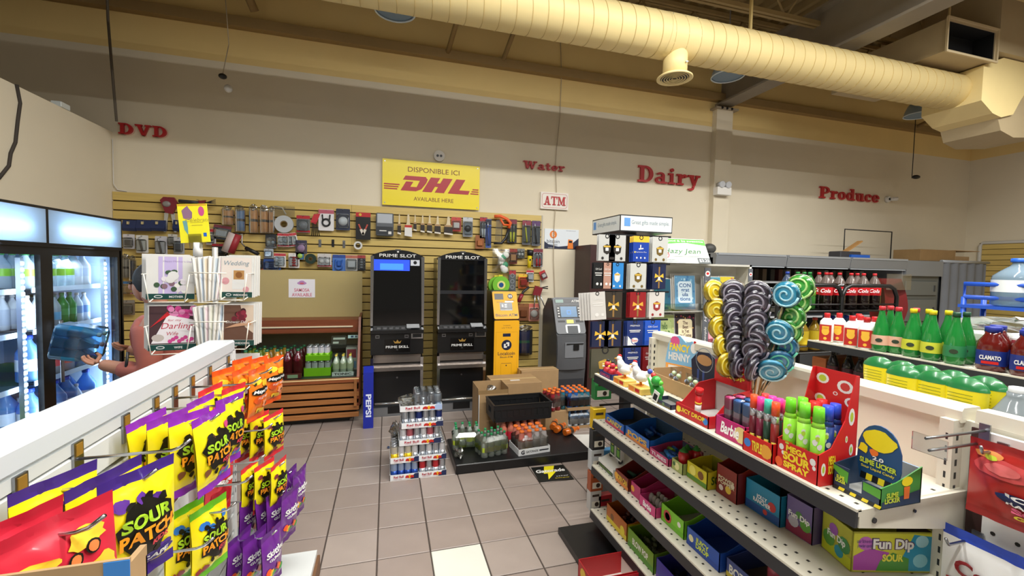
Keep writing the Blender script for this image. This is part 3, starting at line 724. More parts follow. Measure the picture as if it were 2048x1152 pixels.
def multipack(name, label, cat, loc, cx, cy, r, h, can, tray_h, traym, rz=0, group=None, traydec=None, wrap=True):
    T = thing(name, label, cat, loc, rz, group)
    W2, D2 = cx*r, cy*r
    b = MB(traym).box(-W2-.004,-D2-.004,0,W2+.004,D2+.004,tray_h*.1)
    b.box(-W2-.006,-D2-.006,0,W2+.006,-D2-.003,tray_h).box(-W2-.006,D2+.003,0,W2+.006,D2+.006,tray_h).box(-W2-.006,-D2-.006,0,-W2-.003,D2+.006,tray_h).box(W2+.003,-D2-.006,0,W2+.006,D2+.006,tray_h)
    t = b.build('tray', T)
    if traydec: traydec(t, -W2-.006, W2+.006, -D2-.0065, tray_h)
    for i in range(cx):
        for j in range(cy):
            mesh = can[(i+j) % len(can)] if isinstance(can, list) else can
            obj('can', mesh, T, (-W2+r+2*r*i, -D2+r+2*r*j, tray_h*.1))
    return T
cg = can_mesh(.03, .15, lime, mt('#e4e6ea', .3, .5))
multipack('soda_pack', 'lime green soda can pack stacked on top inside the food case', 'can pack', (-.72, 5.16, .645), 4, 3, .03, .15, cg, .06, lime)
multipack('soda_pack', 'lime green soda can pack on the food case floor', 'can pack', (-.72, 5.14, .482), 4, 3, .033, .15, cg, .09, lime)
yk = bottle_kit(.22, .035, mt('#a9b8a4', .1, coat=.4), mt('#d8c04a', .4), mt('#b8c0a0', .4), (.3,.6))
T = thing('tonic_pack', 'pack of clear bottles with yellow caps inside the food case', 'bottle pack', (-.46, 5.07, .482))
MB(mt('#dfe3e0', .5)).box(-.11,-.075,0,.11,.075,.008).box(-.11,-.077,0,.11,-.074,.045).m(DARK).text('TONIC', (0,-.0775,.022), w=.18, h=.025, bold=.03).build('tray', T)
for i in range(3):
    for j in range(2): spawn('bottle', yk, None, None, (-.072+.072*i, -.036+.072*j, .008), parent=T)
T = thing('snack_tray', 'small clear tray of fruit pieces inside the food case', 'tray', (-.95, 4.985, .482))
MB(mt('#6b2a26', .5)).cbox(-.08,-.03,0,.08,.03,.05).m(mt('#a7c09a', .4)).rect(-.05,.01,.05,.045,-.0305).build('tray', T)
T = thing('snack_box', 'white box with red print at the back of the food case', 'box', (-.38, 5.33, .482))
MB(mt('#d9d4d0', .5)).box(-.07,-.06,.0,.05,.06,.26).m(mt('#b54a5c', .5)).rect(-.06,.14,.04,.24,-.0605).m(mt('#88b4dd', .5)).rect(-.06,.02,.04,.1,-.0605).build('box_body', T)
T = thing('price_tag', 'black price card stuck on the food case glass', 'sign', (-.52, 5.19, .84), rot=(-.63, 0, 0))
MB(mt('#101512', .5)).prism(rpoly(-.08,-.06,.08,.06,.01), -.003, .0).m(mt('#cfd4cc', .5)).rect(-.06,.01,.065,.035,-.0035).rect(-.06,-.04,.0,-.015,-.0035).build('card', T)
T = thing('thermometer_strip', 'blue and white strip thermometer on the food case glass', 'thermometer', (-.365, 5.215, .875), rot=(-.63, 0, 0))
MB(mt('#cfe9ee', .5)).box(-.06,-.004,-.02,.06,0,.02).m(mt('#1c3c70', .4)).rect(-.03,-.012,.0,.012,-.0045).rect(.015,-.012,.04,.012,-.0045).build('strip', T)
# blue sign stand
T = thing('promo_stand', 'narrow blue upright panel with white PEPSI lettering beside the case', 'display panel', (-.18, 4.65, 0))
pb = mt('#1a2a9c', .35)
MB(pb).box(-.05,0,0,.05,.07,.585).prismx([(0,.585),(.07,.585),(.07,.64)], -.05, .05).build('panel', T)
MB(mt('#e9efff', .4)).text('PEPSI', (.002,-.001,.24), w=.24, h=.055, r=(0,0,-1), u=(1,0,0), bold=.03).build('lettering', T)
tag(MB(mt('#2b3a58', .6)).cbox(-.07,-.015,0,.03,.02,.012,.003).build('floor_scrap', None, (.08, 4.1, .0)), 'small dark blue scrap lying on the tiles behind the can stack', 'scrap')
# ================================================================ drink cooler along the partition wall
CX = -2.05
T = thing('drink_cooler', 'black glass door drink cooler with lit white header panels', 'cooler')
fr = mt('#0c0e12', .35); inn = mt('#b9cfe6', .5)
y0, y1 = .7, 4.2; nd = 4; dw = .79; ys = [y1-dw*k for k in range(nd+1)]
b = MB(fr).box(CX-.78, ys[-1], 0, CX-.74, y1, 2.02).box(CX-.78, ys[-1], 2.0, CX, y1, 2.02).box(CX-.78, ys[-1], 0, CX, y1, .14).box(CX-.78, y1-.02, .14, CX, y1+.02, 2.02).box(CX-.78, ys[-1]-.02, .14, CX, ys[-1]+.02, 2.02)
b.build('cabinet', T)
MB(inn).box(CX-.735, ys[-1]+.02, .14, CX-.73, y1-.02, 1.8).build('back_liner', T)
MB(inn).box(CX-.73, y1-.03, .14, CX-.06, y1-.021, 1.8).build('side_liner', T)
MB(mt('#9fb4cc', .5)).box(CX-.73, ys[-1]+.02, 1.795, CX-.06, y1-.02, 1.8).build('top_liner', T)
lit = bpy.data.materials.new('light_diffuser'); lit.use_nodes = True
_n = lit.node_tree; _n.nodes.remove(_n.nodes['Principled BSDF']); _t = _n.nodes.new('ShaderNodeBsdfTranslucent'); _t.inputs[0].default_value = (.62, .78, .92, 1)
_d = _n.nodes.new('ShaderNodeBsdfDiffuse'); _d.inputs[0].default_value = (.55, .66, .78, 1); _m = _n.nodes.new('ShaderNodeMixShader'); _m.inputs[0].default_value = .35
_n.links.new(_t.outputs[0], _m.inputs[1]); _n.links.new(_d.outputs[0], _m.inputs[2]); _n.links.new(_m.outputs[0], _n.nodes['Material Output'].inputs[0])
for k in range(nd):
    a, c = ys[k+1], ys[k]
    h = MB(fr).box(CX-.1, a, 1.77, CX+.01, c, 1.795).box(CX-.1, a, 2.005, CX+.01, c, 2.02).box(CX-.1, a, 1.795, CX+.01, a+.01, 2.005).box(CX-.1, c-.01, 1.795, CX+.01, c, 2.005).m(WHITE).box(CX-.1, a+.01, 1.795, CX-.095, c-.01, 2.005).build('header_box', T)
    MB(mt('#e8f4ff', .4, emit=26.0)).cyl((CX-.035, a+.12, 1.885), (CX-.035, c-.12, 1.885), .012, n=8).build('tube', h)
    MB(lit).box(CX+.006, a+.01, 1.796, CX+.009, c-.01, 2.004).build('light_panel', h)
    d = MB(fr).box(CX-.03, a+.0, .14, CX+.0, a+.05, 1.77).box(CX-.03, c-.05, .14, CX, c, 1.77).box(CX-.03, a+.05, .14, CX, c-.05, .2).box(CX-.03, a+.05, 1.72, CX, c-.05, 1.77).build('door', T)
    MB(clear('#eaf4ff', .02, .03, 'cooler_glass')).poly([(CX-.012, a+.05, .2), (CX-.012, c-.05, .2), (CX-.012, c-.05, 1.72), (CX-.012, a+.05, 1.72)]).build('glass', d)
    MB(STEEL).cyl((CX+.03, a+.06, .9), (CX+.03, a+.06, 1.3), .01).build('handle', d)
    # led strips behind the mullions
    for yy in (a+.06, c-.12):
        s = MB(mt('#d7e6f2', .4)).box(CX-.07, yy-.012, .2, CX-.045, yy+.012, 1.70).build('led_strip', T)
        e = MB(mt('#eef8ff', .4, emit=9.0))
        for q in range(40): e.box(CX-.046, yy-.011, .225+q*.0367, CX-.041, yy+.011, .243+q*.0367)
        o = e.build('led_dots', s); o['kind'] = 'stuff'
SHZ = [1.50, 1.235, .905, .56, .25]
for k in range(nd):
    for z in SHZ:
        s = MB(mt('#23303c', .4)).box(CX-.72, ys[k+1]+.03, z-.012, CX-.1, ys[k]-.03, z).build('shelf', T)
        MB(mt('#c7d9e6', .3)).box(CX-.1, ys[k+1]+.03, z-.02, CX-.095, ys[k]-.03, z+.012).build('price_rail', s)
for k in (0, 1): area('cooler_led_light', (CX-.1, ys[k]-.4, 1.72), .5, .12, 4, (.80, .90, 1.0), (0, -.5, 0))
for yy in (3.47, 4.08, 3.29): area('cooler_led_light', (CX-.075, yy, 1.0), 1.5, .03, 4, (.74, .87, 1.0), (0, PI/2, 0))
# bottles in the cooler
clearB = tint('#e3eef5', .35, .08); blueB = tint('#7fb4e8', .45, .08); greenB = tint('#2fa04a', .6, .08); whiteB = mt('#e8eef2', .35); dkblue = mt('#1f3f96', .25)
wcap = WHITE; gcap = mt('#2a8f3a', .4); bcap = mt('#2447b8', .4); rcap = mt('#c8242c', .4)
K = {
 'lime': bottle_kit(.235, .047, clearB, gcap, mt('#8cc63a', .4), (.35,.55)),
 'blue': bottle_kit(.24, .048, mt('#dfe9f3', .3), bcap, mt('#c8d9ee', .4), (.3,.55)),
 'white': bottle_kit(.225, .035, whiteB, wcap, mt('#cfd9e6', .4), (.15,.6)),
 'teal': bottle_kit(.215, .036, clearB, mt('#3b5a4a', .4), mt('#4f93b6', .4), (.2,.45)),
 'green': bottle_kit(.225, .038, greenB, gcap, mt('#2c8d46', .4), (.3,.5)),
 'water': bottle_kit(.215, .034, mt('#cfe0f2', .2), wcap, mt('#7aa6dc', .4), (.3,.55)),
 'jug': bottle_kit(.30, .062, blueB, bcap, mt('#dbe6f4', .4), (.25,.5)),
 'jugr': bottle_kit(.28, .05, clearB, rcap, mt('#c4454c', .4), (.2,.42)),
 'soda': bottle_kit(.30, .056, dkblue, mt('#d8dde6', .4), mt('#2e63c8', .4), (.35,.6)),
 'limebig': bottle_kit(.31, .056, mt('#49a83a', .2), wcap, mt('#d4c63a', .4), (.3,.5)),
}
rows = [  # shelf z, kinds from near to far along the door, label text
 (1.50, ['lime','lime','lime','lime','lime','blue','blue'], .088),
 (1.235, ['white','white','teal','teal','green','green','water','water'], .077),
 (.905, ['jug','jugr','jugr','jugr','jug','jug'], .108),
 (.56, ['jug','water','jug','jug','water','jug'], .108),
]
DESC = {'lime':'clear lime labelled bottle','blue':'pale bottle with blue cap','white':'slim white bottle','teal':'clear bottle with teal label','green':'green bottle','water':'small water bottle with white cap','jug':'large blue water jug','jugr':'clear bottle with red label','soda':'dark blue soda bottle','limebig':'green soda bottle with yellow label'}
SHN = {1.50:'top', 1.235:'second', .905:'third', .56:'lower'}
for z, kinds, sp in rows:
    for rr in range(2):
        for i, kd in enumerate(kinds):
            yy = 3.50+i*sp+rr*.01
            n = sum(1 for q in kinds[:i+1] if q == kd); tot = kinds.count(kd)
            lb = ((ORD[n-1]+' ') if tot > 1 else '')+DESC[kd]+' on the '+SHN[z]+' cooler shelf'
            lb += ', front row' if rr == 0 else ', back row'
            if z == .905 and rr: continue
            spawn('drink_bottle', K[kd], lb, 'bottle', (CX-.16-rr*.13, yy, z), group='bottles in the drink cooler')
for z, kd, n in ((1.235,'soda',2),(.905,'soda',2),(.56,'limebig',2)):
    for i in range(n):
        spawn('drink_bottle', K[kd], DESC[kd]+' beside the bright strip, '+['first','second'][i]+', '+SHN[z]+' shelf', 'bottle', (CX-.16, 3.13-i*.13, z), group='bottles in the drink cooler')

# ================================================================ person at the cooler
def skin_mesh(pts, edges, name, mat, parent=None, sub=2, root=0):
    """body grown from a skeleton: pts = [(x,y,z,rx,ry)]"""
    me = bpy.data.meshes.new(name); me.from_pydata([p[:3] for p in pts], edges, [])
    o = bpy.data.objects.new(name, me); col.objects.link(o)
    if parent: o.parent = parent
    md = o.modifiers.new('skin', 'SKIN'); md.use_smooth_shade = True
    if not me.skin_vertices: me.skin_vertices.new()
    for i, p in enumerate(pts):
        sv = me.skin_vertices[0].data[i]; sv.radius = (p[3], p[4] if len(p) > 4 else p[3]); sv.use_root = (i == root)
    sb = o.modifiers.new('smooth', 'SUBSURF'); sb.levels = sub; sb.render_levels = sub
    dg = bpy.context.evaluated_depsgraph_get()
    ev = o.evaluated_get(dg); m2 = bpy.data.meshes.new_from_object(ev)
    bpy.data.objects.remove(o)
    m2.materials.clear(); m2.materials.append(mat); m2.name = name
    for p in m2.polygons: p.use_smooth = True
    return obj(name, m2, parent)
skin = mt('#a9765c', .55, noise=.05, ns=20)
T = thing('person', 'person in a terracotta jacket reaching into the drink cooler with a water pack', 'person', (-1.36, 3.30, 0))
B = [(0,0,.92,.13,.15),(0,0,1.08,.12,.14),(-.02,0,1.25,.12,.17),(-.04,0,1.36,.07,.08),(-.06,0,1.42,.05),(-.09,0,1.50,.085),(-.10,0,1.59,.085),
     (-.04,-.17,1.30,.065),(.0,-.24,1.02,.052),(-.22,-.21,1.07,.038),(-.27,-.20,1.085,.035),
     (-.04,.17,1.30,.065),(-.02,.2,1.04,.052),(-.24,.12,1.10,.038),(-.29,.11,1.11,.035),
     (0,-.1,.86,.10),(.0,-.1,.48,.07),(.02,-.1,.1,.045),(-.12,-.11,.04,.04),(0,.1,.86,.10),(.02,.12,.48,.07),(.04,.12,.1,.045),(-.1,.13,.04,.04)]
E_ = [(0,1),(1,2),(2,3),(3,4),(4,5),(5,6),(2,7),(7,8),(8,9),(9,10),(2,11),(11,12),(12,13),(13,14),(0,15),(15,16),(16,17),(17,18),(0,19),(19,20),(20,21),(21,22)]
body = skin_mesh(B, E_, 'body', skin, T)
for s, hx, hy, hz in ((-1, -.28, -.20, 1.085), (1, -.29, .11, 1.11)):   # fingers curled under the pack
    for k, L in enumerate((.05, .06, .065, .055)):
        oy = (k-1.5)*.02
        skin_mesh([(hx,hy+oy*.8,hz,.011),(hx-L*.6,hy+oy,hz+.012,.010),(hx-L,hy+oy,hz+.03,.009),(hx-L*1.1,hy+oy,hz+.05,.008)], [(0,1),(1,2),(2,3)], 'finger', skin, body, 1)
    skin_mesh([(hx+.01,hy-s*-.03,hz+.01,.012),(hx-.01,hy+s*-.05,hz+.035,.011),(hx-.04,hy+s*-.055,hz+.06,.009)], [(0,1),(1,2)], 'thumb', skin, body, 1)
jk = mt('#a4594a', .75, noise=.08, ns=9, bump=.15)
skin_mesh([(0,0,.84,.16,.18),(0,0,1.08,.15,.17),(-.02,0,1.25,.15,.19),(-.04,0,1.37,.09,.10),
     (-.04,-.18,1.29,.088),(.0,-.25,1.02,.072),(-.18,-.215,1.06,.052),(-.04,.18,1.29,.088),(-.02,.21,1.04,.072),(-.20,.13,1.09,.052)],
     [(0,1),(1,2),(2,3),(2,4),(4,5),(5,6),(2,7),(7,8),(8,9)], 'jacket', jk, T)
MB(BLACK).tube([(-.10,-.262,1.16),(-.105,-.27,1.08),(-.09,-.27,1.0)], .008).build('zip_pocket', T)
skin_mesh([(0,0,.86,.15,.17),(0,-.1,.82,.115),(0,-.1,.48,.085),(.02,-.1,.12,.065),(0,.1,.82,.115),(.02,.12,.48,.085),(.04,.12,.12,.065)], [(0,1),(1,2),(2,3),(0,4),(4,5),(5,6)], 'trousers', mt('#23262e', .8), T)
MB(mt('#191512', .7, noise=.2, ns=60, bump=.3)).ball((-.075,0,1.575), .112, 14, 9, (1,.92,1.08)).build('hair', T)
f = MB(skin).ball((-.20,0,1.53), .018, 8, 6, (1,.8,1.3)); f.ball((-.06,-.1,1.53), .026, 8, 6, (.7,.4,1.3)); f.ball((-.06,.1,1.53), .026, 8, 6, (.7,.4,1.3)); f.build('nose_and_ears', T)
f = MB(skin).ball((-.135,0,1.53), .075, 12, 9, (.75,.85,1.25)).build('face', T)
for s in (-1, 1): MB(mt('#1c1512', .3)).ball((-.19,s*.03,1.555), .011, 8, 6).build('eye', T)
MB(mt('#8a4a40', .5)).box(-.197,-.022,1.485,-.185,.022,1.493).build('mouth', T)
# the water pack in the arms
wk = bottle_kit(.24, .04, tint('#a9d2ea', .45, .06), wcap, mt('#2d8fb8', .35), (.3,.6))
T = thing('water_pack', 'shrink wrapped pack of water bottles held by the person', 'bottle pack', (-1.87, 3.18, 1.235), rot=(0, math.radians(102), .12))
T.scale = (.86,)*3
for i in range(3):
    for j in range(2): spawn('bottle', wk, None, None, ((i-.5)*.082-.02, (j-.5)*.082, 0), parent=T)
MB(clear('#bfe3f2', .10, .12)).cbox(-.105,-.085,-.005,.125,.085,.25,.02).build('shrink_wrap', T)

# ================================================================ candy gondola beside the aisle
GX = -.753
wp = mt('#cfd2d1', .4, noise=.02, ns=3); rod = mt('#4a4c4f', .3, .9)
T = thing('candy_gondola', 'white slatted shop gondola carrying hanging candy bags', 'shelving')
MB(mt('#ccd2d6', .35)).prism([(GX-.12,1.235),(GX-.012,1.235),(GX,1.247),(GX,1.292),(GX-.008,1.30),(GX-.112,1.30),(GX-.12,1.292)], -.6, 2.515).build('top_cap', T)
MB(rod).box(GX-.03,-.6,.12,GX-.022,2.5,1.235).build('core', T)
for k in range(12):
    z1 = 1.198-k*.1
    if z1 < .15: break
    MB(wp).prism([(GX-.022,z1-.088),(GX-.008,z1-.088),(GX-.004,z1-.084),(GX-.004,z1-.004),(GX-.008,z1),(GX-.022,z1)], -.6, 2.49).build('slat', T)
MB(wp).box(GX-.022,-.6,1.205,GX-.004,2.49,1.235).build('slat', T)
MB(wp).box(GX-.12,-.6,.1,GX-.03,2.5,1.235).build('back_board', T)
b = MB(mt('#dfe2e2', .4)).box(GX-.05,2.49,.0,GX+.0,2.53,1.25); b.m(DARK)
for k in range(16): b.box(GX-.03,2.5301,.5+k*.045,GX-.02,2.5306,.525+k*.045).box(GX+.0001,2.505,.5+k*.045,GX+.0006,2.513,.525+k*.045)
b.build('upright', T)
MB(wp).box(GX-.12,-.6,.0,-.36,2.5,.13).build('base_deck', T)
MB(mt('#6b4a30', .6, noise=.1, ns=5)).box(-.36,-.6,.0,-.345,2.5,.1).build('kick_board', T)
def hook(y, z, L=.25, n=None, what=''):
    o = thing('peg_hook', 'chrome peg hook '+what, 'hook', (GX-.004, y, z), 0, 'hooks on the candy gondola')
    MB(STEEL).box(0,-.018,-.04,.006,.018,.045).m(mt('#b98e3c', .4, .6)).box(.004,-.012,.01,.008,.012,.04).build('plate', o)
    MB(CHROME).tube([(.004,0,0),(L-.045,0,.002),(L-.025,0,.008),(L,0,.028)], .0042, 7).build('prong', o)
    return o
for y, w in ((.97,'carrying the red candy bags'),(1.161,'carrying the yellow bags with dark purple seals'),(1.34,'left empty between two groups of yellow bags'),(1.551,'carrying the yellow bags with bright purple seals'),(1.728,'behind the bright purple sealed bags'),(1.865,'carrying the yellow bags with red seals, upper row'),(2.014,'carrying nothing before the orange bags'),(2.193,'carrying the nearer orange bags'),(2.424,'carrying the orange bags at the gondola end')):
    hook(y, 1.19, what=w)
for y, z, w in ((2.16,.94,'under the orange bags, empty'),(2.32,.93,'carrying red sealed yellow bags under the orange bags'),(2.03,.85,'carrying the tall red fruit candy bag'),(1.85,.845,'above the purple bags, empty'),(1.66,.84,'carrying the green sealed bags'),(1.46,.84,'below the dark purple sealed bags, empty'),(2.2,.74,'carrying the lower red sealed yellow bags'),(2.36,.62,'carrying the back row of purple bags'),(2.2,.60,'carrying the purple bags'),(2.05,.50,'carrying the lowest purple bags')):
    hook(y, z, L=.3 if z < .8 else .26, what=w)

# ---- candy bags
def bag_fn(w, h, puff):
    def y_at(x, z):
        u = max(0, min(1, x/w+.5)); v = max(0, min(1, -z/h)); vv = max(0, min(1, (v-.12)/.78))
        return -puff*(math.sin(PI*u)**.6)*(math.sin(PI*vv)**.55 if 0 < vv < 1 else 0)
    return y_at
def bag_kit(w, h, puff, body, seal, deco, seed=0, seal2=None):
    rd = random.Random(seed); fy = bag_fn(w, h, puff)
    wob = [rd.uniform(-1, 1) for _ in range(12)]
    def wr(x, z): return .0042*math.sin(x*60+wob[0]*3)*math.sin(z*45+wob[1]*3)+.0024*math.sin(x*130+z*90+wob[2])
    def front(u, v):
        x = (u-.5)*w*(1-.03*math.sin(PI*v)); z = -v*h
        return (x, fy(x, z)+wr(x, z)*math.sin(PI*u), z)
    def back(u, v):
        x = (.5-u)*w*(1-.03*math.sin(PI*v)); z = -v*h
        return (x, -fy(x, z)*.45+wr(x, z)*.6*math.sin(PI*u)+.001, z)
    sm_ = lambda u, v: seal if v < .12 else (seal2 or seal) if v > .9 else body
    P = MB(body); P.grid(front, 12, 20, True, sm_); P.grid(back, 10, 16, True, sm_)
    D = MB(body); deco(D, w, h, lambda x, z: fy(x, z)+wr(x, z)*math.cos(PI*x/w)-.0035)
    return [('pouch', P.mesh('pouch')), ('print', D.mesh('print'))]
def blob(D, mat, cx, cz, rx, rz, fn, seed=0, jag=.25, n=18, rings=2):
    rd = random.Random(seed); D.m(mat)
    R = [1+jag*rd.uniform(-1, 1) for _ in range(n)]
    v = [(cx, fn(cx, cz), cz)]
    for q in range(1, rings+1):
        for i in range(n):
            a = 2*PI*i/n; k = R[i]*q/rings
            x = cx+rx*k*math.cos(a); z = cz+rz*k*math.sin(a); v.append((x, fn(x, z), z))
    f = [(0, 1+i, 1+(i+1)%n) for i in range(n)]
    for q in range(1, rings):
        for i in range(n): f.append((1+(q-1)*n+i, 1+q*n+i, 1+q*n+(i+1)%n, 1+(q-1)*n+(i+1)%n))
    D.add(v, f, True)
def off(fn, d): return lambda x, z: fn(x, z)-d
spY = mt('#f0de18', .28, coat=.4); spLime = mt('#a6d12a', .35); spOr = mt('#f29a1e', .35); blk_ = mt('#131108', .4)
def sp_deco(cols, seed, extra=None):
    def deco(D, w, h, fn):
        rd = random.Random(seed)
        for k in range(9):
            cx = rd.uniform(-.38, .38)*w; cz = -rd.choice((.24, .3, .72, .78, .84, .5))*h
            blob(D, cols[k % len(cols)], cx, cz, w*.085, h*.05, fn, seed+k, .2, 10, 1)
        blob(D, blk_, .02*w, -.5*h, w*.40, h*.24, off(fn, .0010), seed+3, .16, 22, 3)
        for dx, dz in ((-.2,-.27),(.05,-.25),(.22,-.3),(-.1,-.75),(.15,-.74)): blob(D, blk_, dx*w, dz*h, w*.06, h*.035, off(fn, .0011), seed, .3, 8, 1)
        D.m(spLime).text('SOUR', (0,0,-.42*h), w=.64*w, h=.115*h, bold=.04, fn=off(fn, .003))
        D.m(spOr).text('PATCH', (.02*w,0,-.555*h), w=.72*w, h=.115*h, bold=.04, fn=off(fn, .003))
        D.m(mt('#d8404a', .4)).text('KIDS', (.16*w,0,-.655*h), w=.26*w, h=.05*h, bold=.04, fn=off(fn, .003))
        if extra: D.m(NAVY); blob(D, mt('#3b2a80', .4), .12*w, -.82*h, w*.3, h*.05, off(fn, .001), 5, .1); D.m(WHITE).text(extra, (.12*w,0,-.82*h), w=.42*w, h=.05*h, bold=.03, fn=off(fn, .003))
    return deco
purs = [mt('#5b2e8e', .35), mt('#4a2f86', .35)]; pks = [mt('#c8447e', .35), mt('#7a4a2c', .35), mt('#2f74c4', .35)]; rds = [mt('#b0324a', .35), mt('#7a2f3a', .35)]
BK = {
 'grape': bag_kit(.175, .26, .025, spY, mt('#41287e', .3), sp_deco(purs, 1, 'GRAPE'), 1),
 'purple': bag_kit(.152, .245, .024, spY, mt('#8a2fb0', .3), sp_deco(pks, 2), 2),
 'red': bag_kit(.135, .215, .022, spY, mt('#d6303a', .3), sp_deco(rds, 3), 3),
 'green': bag_kit(.155, .245, .024, spY, mt('#63b31e', .3), sp_deco([mt('#2f74c4', .35), mt('#8c2c2c', .35)], 4), 4),
}
def may_deco(D, w, h, fn):
    for k, (cx, cz, rx, rz) in enumerate(((-.25,-.3,.2,.05),(.2,-.25,.16,.09),(-.1,-.62,.3,.06),(.3,-.55,.15,.12),(-.3,-.8,.18,.06))): blob(D, mt('#f0c838', .35), cx*w, cz*h, rx*w, rz*h, fn, k, .15)
    for k, (cx, cz) in enumerate(((-.2,-.42),(.08,-.38),(.24,-.34),(-.32,-.68))): blob(D, blk_, cx*w, cz*h, .07*w, .055*h, off(fn,.001), k, .05, 12, 1); blob(D, mt('#d8743c', .35), cx*w, cz*h, .05*w, .04*h, off(fn,.002), k, .05, 12, 1)
    blob(D, blk_, .14*w, -.66*h, .38*w, .1*h, off(fn,.0015), 9, .08); D.m(WHITE).text('Maynards', (.14*w,0,-.66*h), w=.68*w, h=.11*h, bold=.03, shear=.2, fn=off(fn,.003))
BK['may'] = bag_kit(.20, .24, .022, mt('#d02c40', .28, coat=.4), mt('#c02438', .3), may_deco, 7)
def orange_deco(D, w, h, fn):
    for k, (cx, cz, rx, rz, c) in enumerate(((-.2,-.24,.2,.06,'#f4c430'),(.2,-.3,.2,.07,'#f4c430'),(-.2,-.6,.16,.08,'#e2581c'),(.22,-.7,.18,.08,'#f29a6a'),(0,-.82,.2,.05,'#f4c430'))): blob(D, mt(c, .35), cx*w, cz*h, rx*w, rz*h, fn, k, .2)
    for k, (cx, cz) in enumerate(((.25,-.72),(-.05,-.85),(-.3,-.28))): blob(D, mt('#2f3a1c', .4), cx*w, cz*h, .045*w, .03*h, off(fn,.001), k, .3, 8, 1)
    blob(D, blk_, 0, -.44*h, .45*w, .075*h, off(fn,.001), 4, .08); D.m(WHITE).text('Maynards', (0,0,-.44*h), w=.82*w, h=.085*h, bold=.03, shear=.2, fn=off(fn,.003))
    D.m(mt('#f8d0c0', .4)).text('FUZZY PEACH', (.05*w,0,-.56*h), w=.6*w, h=.045*h, bold=.02, fn=off(fn,.003))
BK['orange'] = bag_kit(.142, .235, .027, mt('#ee7a1e', .25, coat=.5), mt('#e4571c', .3), orange_deco, 11)
def sk_deco(D, w, h, fn):
    D.m(WHITE).text('Skittles', (.0,0,-.36*h), w=.8*w, h=.11*h, bold=.03, fn=off(fn,.003)); D.text('GUMMIES', (.0,0,-.47*h), w=.6*w, h=.05*h, bold=.02, fn=off(fn,.003))
    for k, c in enumerate(('#e8561c','#f0c020','#3fa038','#d8283c','#f07a1c','#2f9a3a')): blob(D, mt(c, .35), (-.3+.12*k)*w, (-.66-.05*(k%3))*h, .1*w, .055*h, fn, k, .15, 12, 1)
BK['skit'] = bag_kit(.15, .24, .018, mt('#6a2a8a', .22, coat=.5), mt('#5a2278', .25), sk_deco, 13)
def red_deco(D, w, h, fn):
    blob(D, mt('#a81828', .3), 0, -.7*h, .4*w, .15*h, fn, 3, .15); D.m(WHITE).text('Mage', (0,0,-.45*h), w=.8*w, h=.12*h, bold=.03, shear=.2, fn=off(fn,.003)); blob(D, mt('#e8842c', .35), 0, -.28*h, .2*w, .07*h, off(fn,.001), 4, .2)
BK['tall'] = bag_kit(.13, .27, .018, mt('#d0303c', .25, coat=.4), mt('#c02030', .3), red_deco, 17)
def hang(kind, y, z, xs, labels, turn=32, group='candy bags on the gondola hooks', tilt=0, drop=.036, jit=5):
    rd = random.Random(int(y*1000+z*77))
    for i, x in enumerate(xs):
        rz = math.radians(90-turn*.62+rd.uniform(-jit, jit))
        spawn('candy_bag', BK[kind], labels[i], 'candy bag', (x, y+rd.uniform(-.006, .006), z+drop), group=group, rot=(rd.uniform(-.05, .08), math.radians(tilt+rd.uniform(-3, 3)), rz))
hang('may', .97, 1.19, (-.66,-.585), ['red candy bag with yellow streaks, at the back of its hook','red candy bag with yellow streaks, hanging in front of another red bag'], 38)
hang('grape', 1.161, 1.19, (-.69,-.60,-.54), ['yellow candy bag with dark purple seal, nearest the slats','yellow candy bag with dark purple seal, middle of three','yellow candy bag with dark purple seal and large SOUR PATCH print, front of three'], 36)
hang('purple', 1.551, 1.19, (-.70,-.645,-.59,-.535), ['yellow candy bag with bright purple seal, '+ORD[k]+' from the slats on its hook' for k in range(4)], 30)
hang('purple', 1.728, 1.19, (-.62,-.53), ['yellow candy bag with bright purple seal, behind the group of four','yellow candy bag with bright purple seal, front one behind the group of four'], 24)
hang('red', 1.865, 1.19, (-.64,-.56), ['yellow candy bag with red seal, upper row, nearer the slats','yellow candy bag with red seal, upper row, nearer the aisle'], 28)
hang('orange', 2.193, 1.185, (-.70,-.63,-.565), ['orange candy bag, '+ORD[k]+' from the slats on the nearer orange hook' for k in range(3)], 28)
hang('orange', 2.424, 1.185, (-.69,-.62,-.55), ['orange candy bag, '+ORD[k]+' from the slats on the hook at the gondola end' for k in range(3)], 34)
hang('red', 2.32, .93, (-.65,-.59,-.53), ['yellow candy bag with red seal below the orange bags, '+ORD[k]+' from the slats' for k in range(3)], 36)
hang('red', 2.2, .74, (-.60,-.54,-.48), ['yellow candy bag with red seal, lower row above the purple bags, '+ORD[k]+' from the slats' for k in range(3)], 32)
hang('tall', 2.03, .87, (-.66,), ['narrow tall red fruit candy bag above the purple bags'], 40)
hang('green', 1.66, .84, (-.65,-.58), ['yellow candy bag with bright green seal, nearer the slats','yellow candy bag with bright green seal, nearer the aisle'], 32)
hang('skit', 2.36, .62, (-.62,-.57,-.52,-.47,-.42), ['purple candy bag at the back of the gondola end, '+ORD[k]+' from the slats' for k in range(5)], 30)
hang('skit', 2.2, .60, (-.60,-.545,-.49,-.43), ['purple candy bag on the middle purple hook, '+ORD[k]+' from the slats' for k in range(4)], 30)
hang('skit', 2.05, .50, (-.60,-.54,-.48), ['purple candy bag on the lowest purple hook, '+ORD[k]+' from the slats' for k in range(3)], 30)
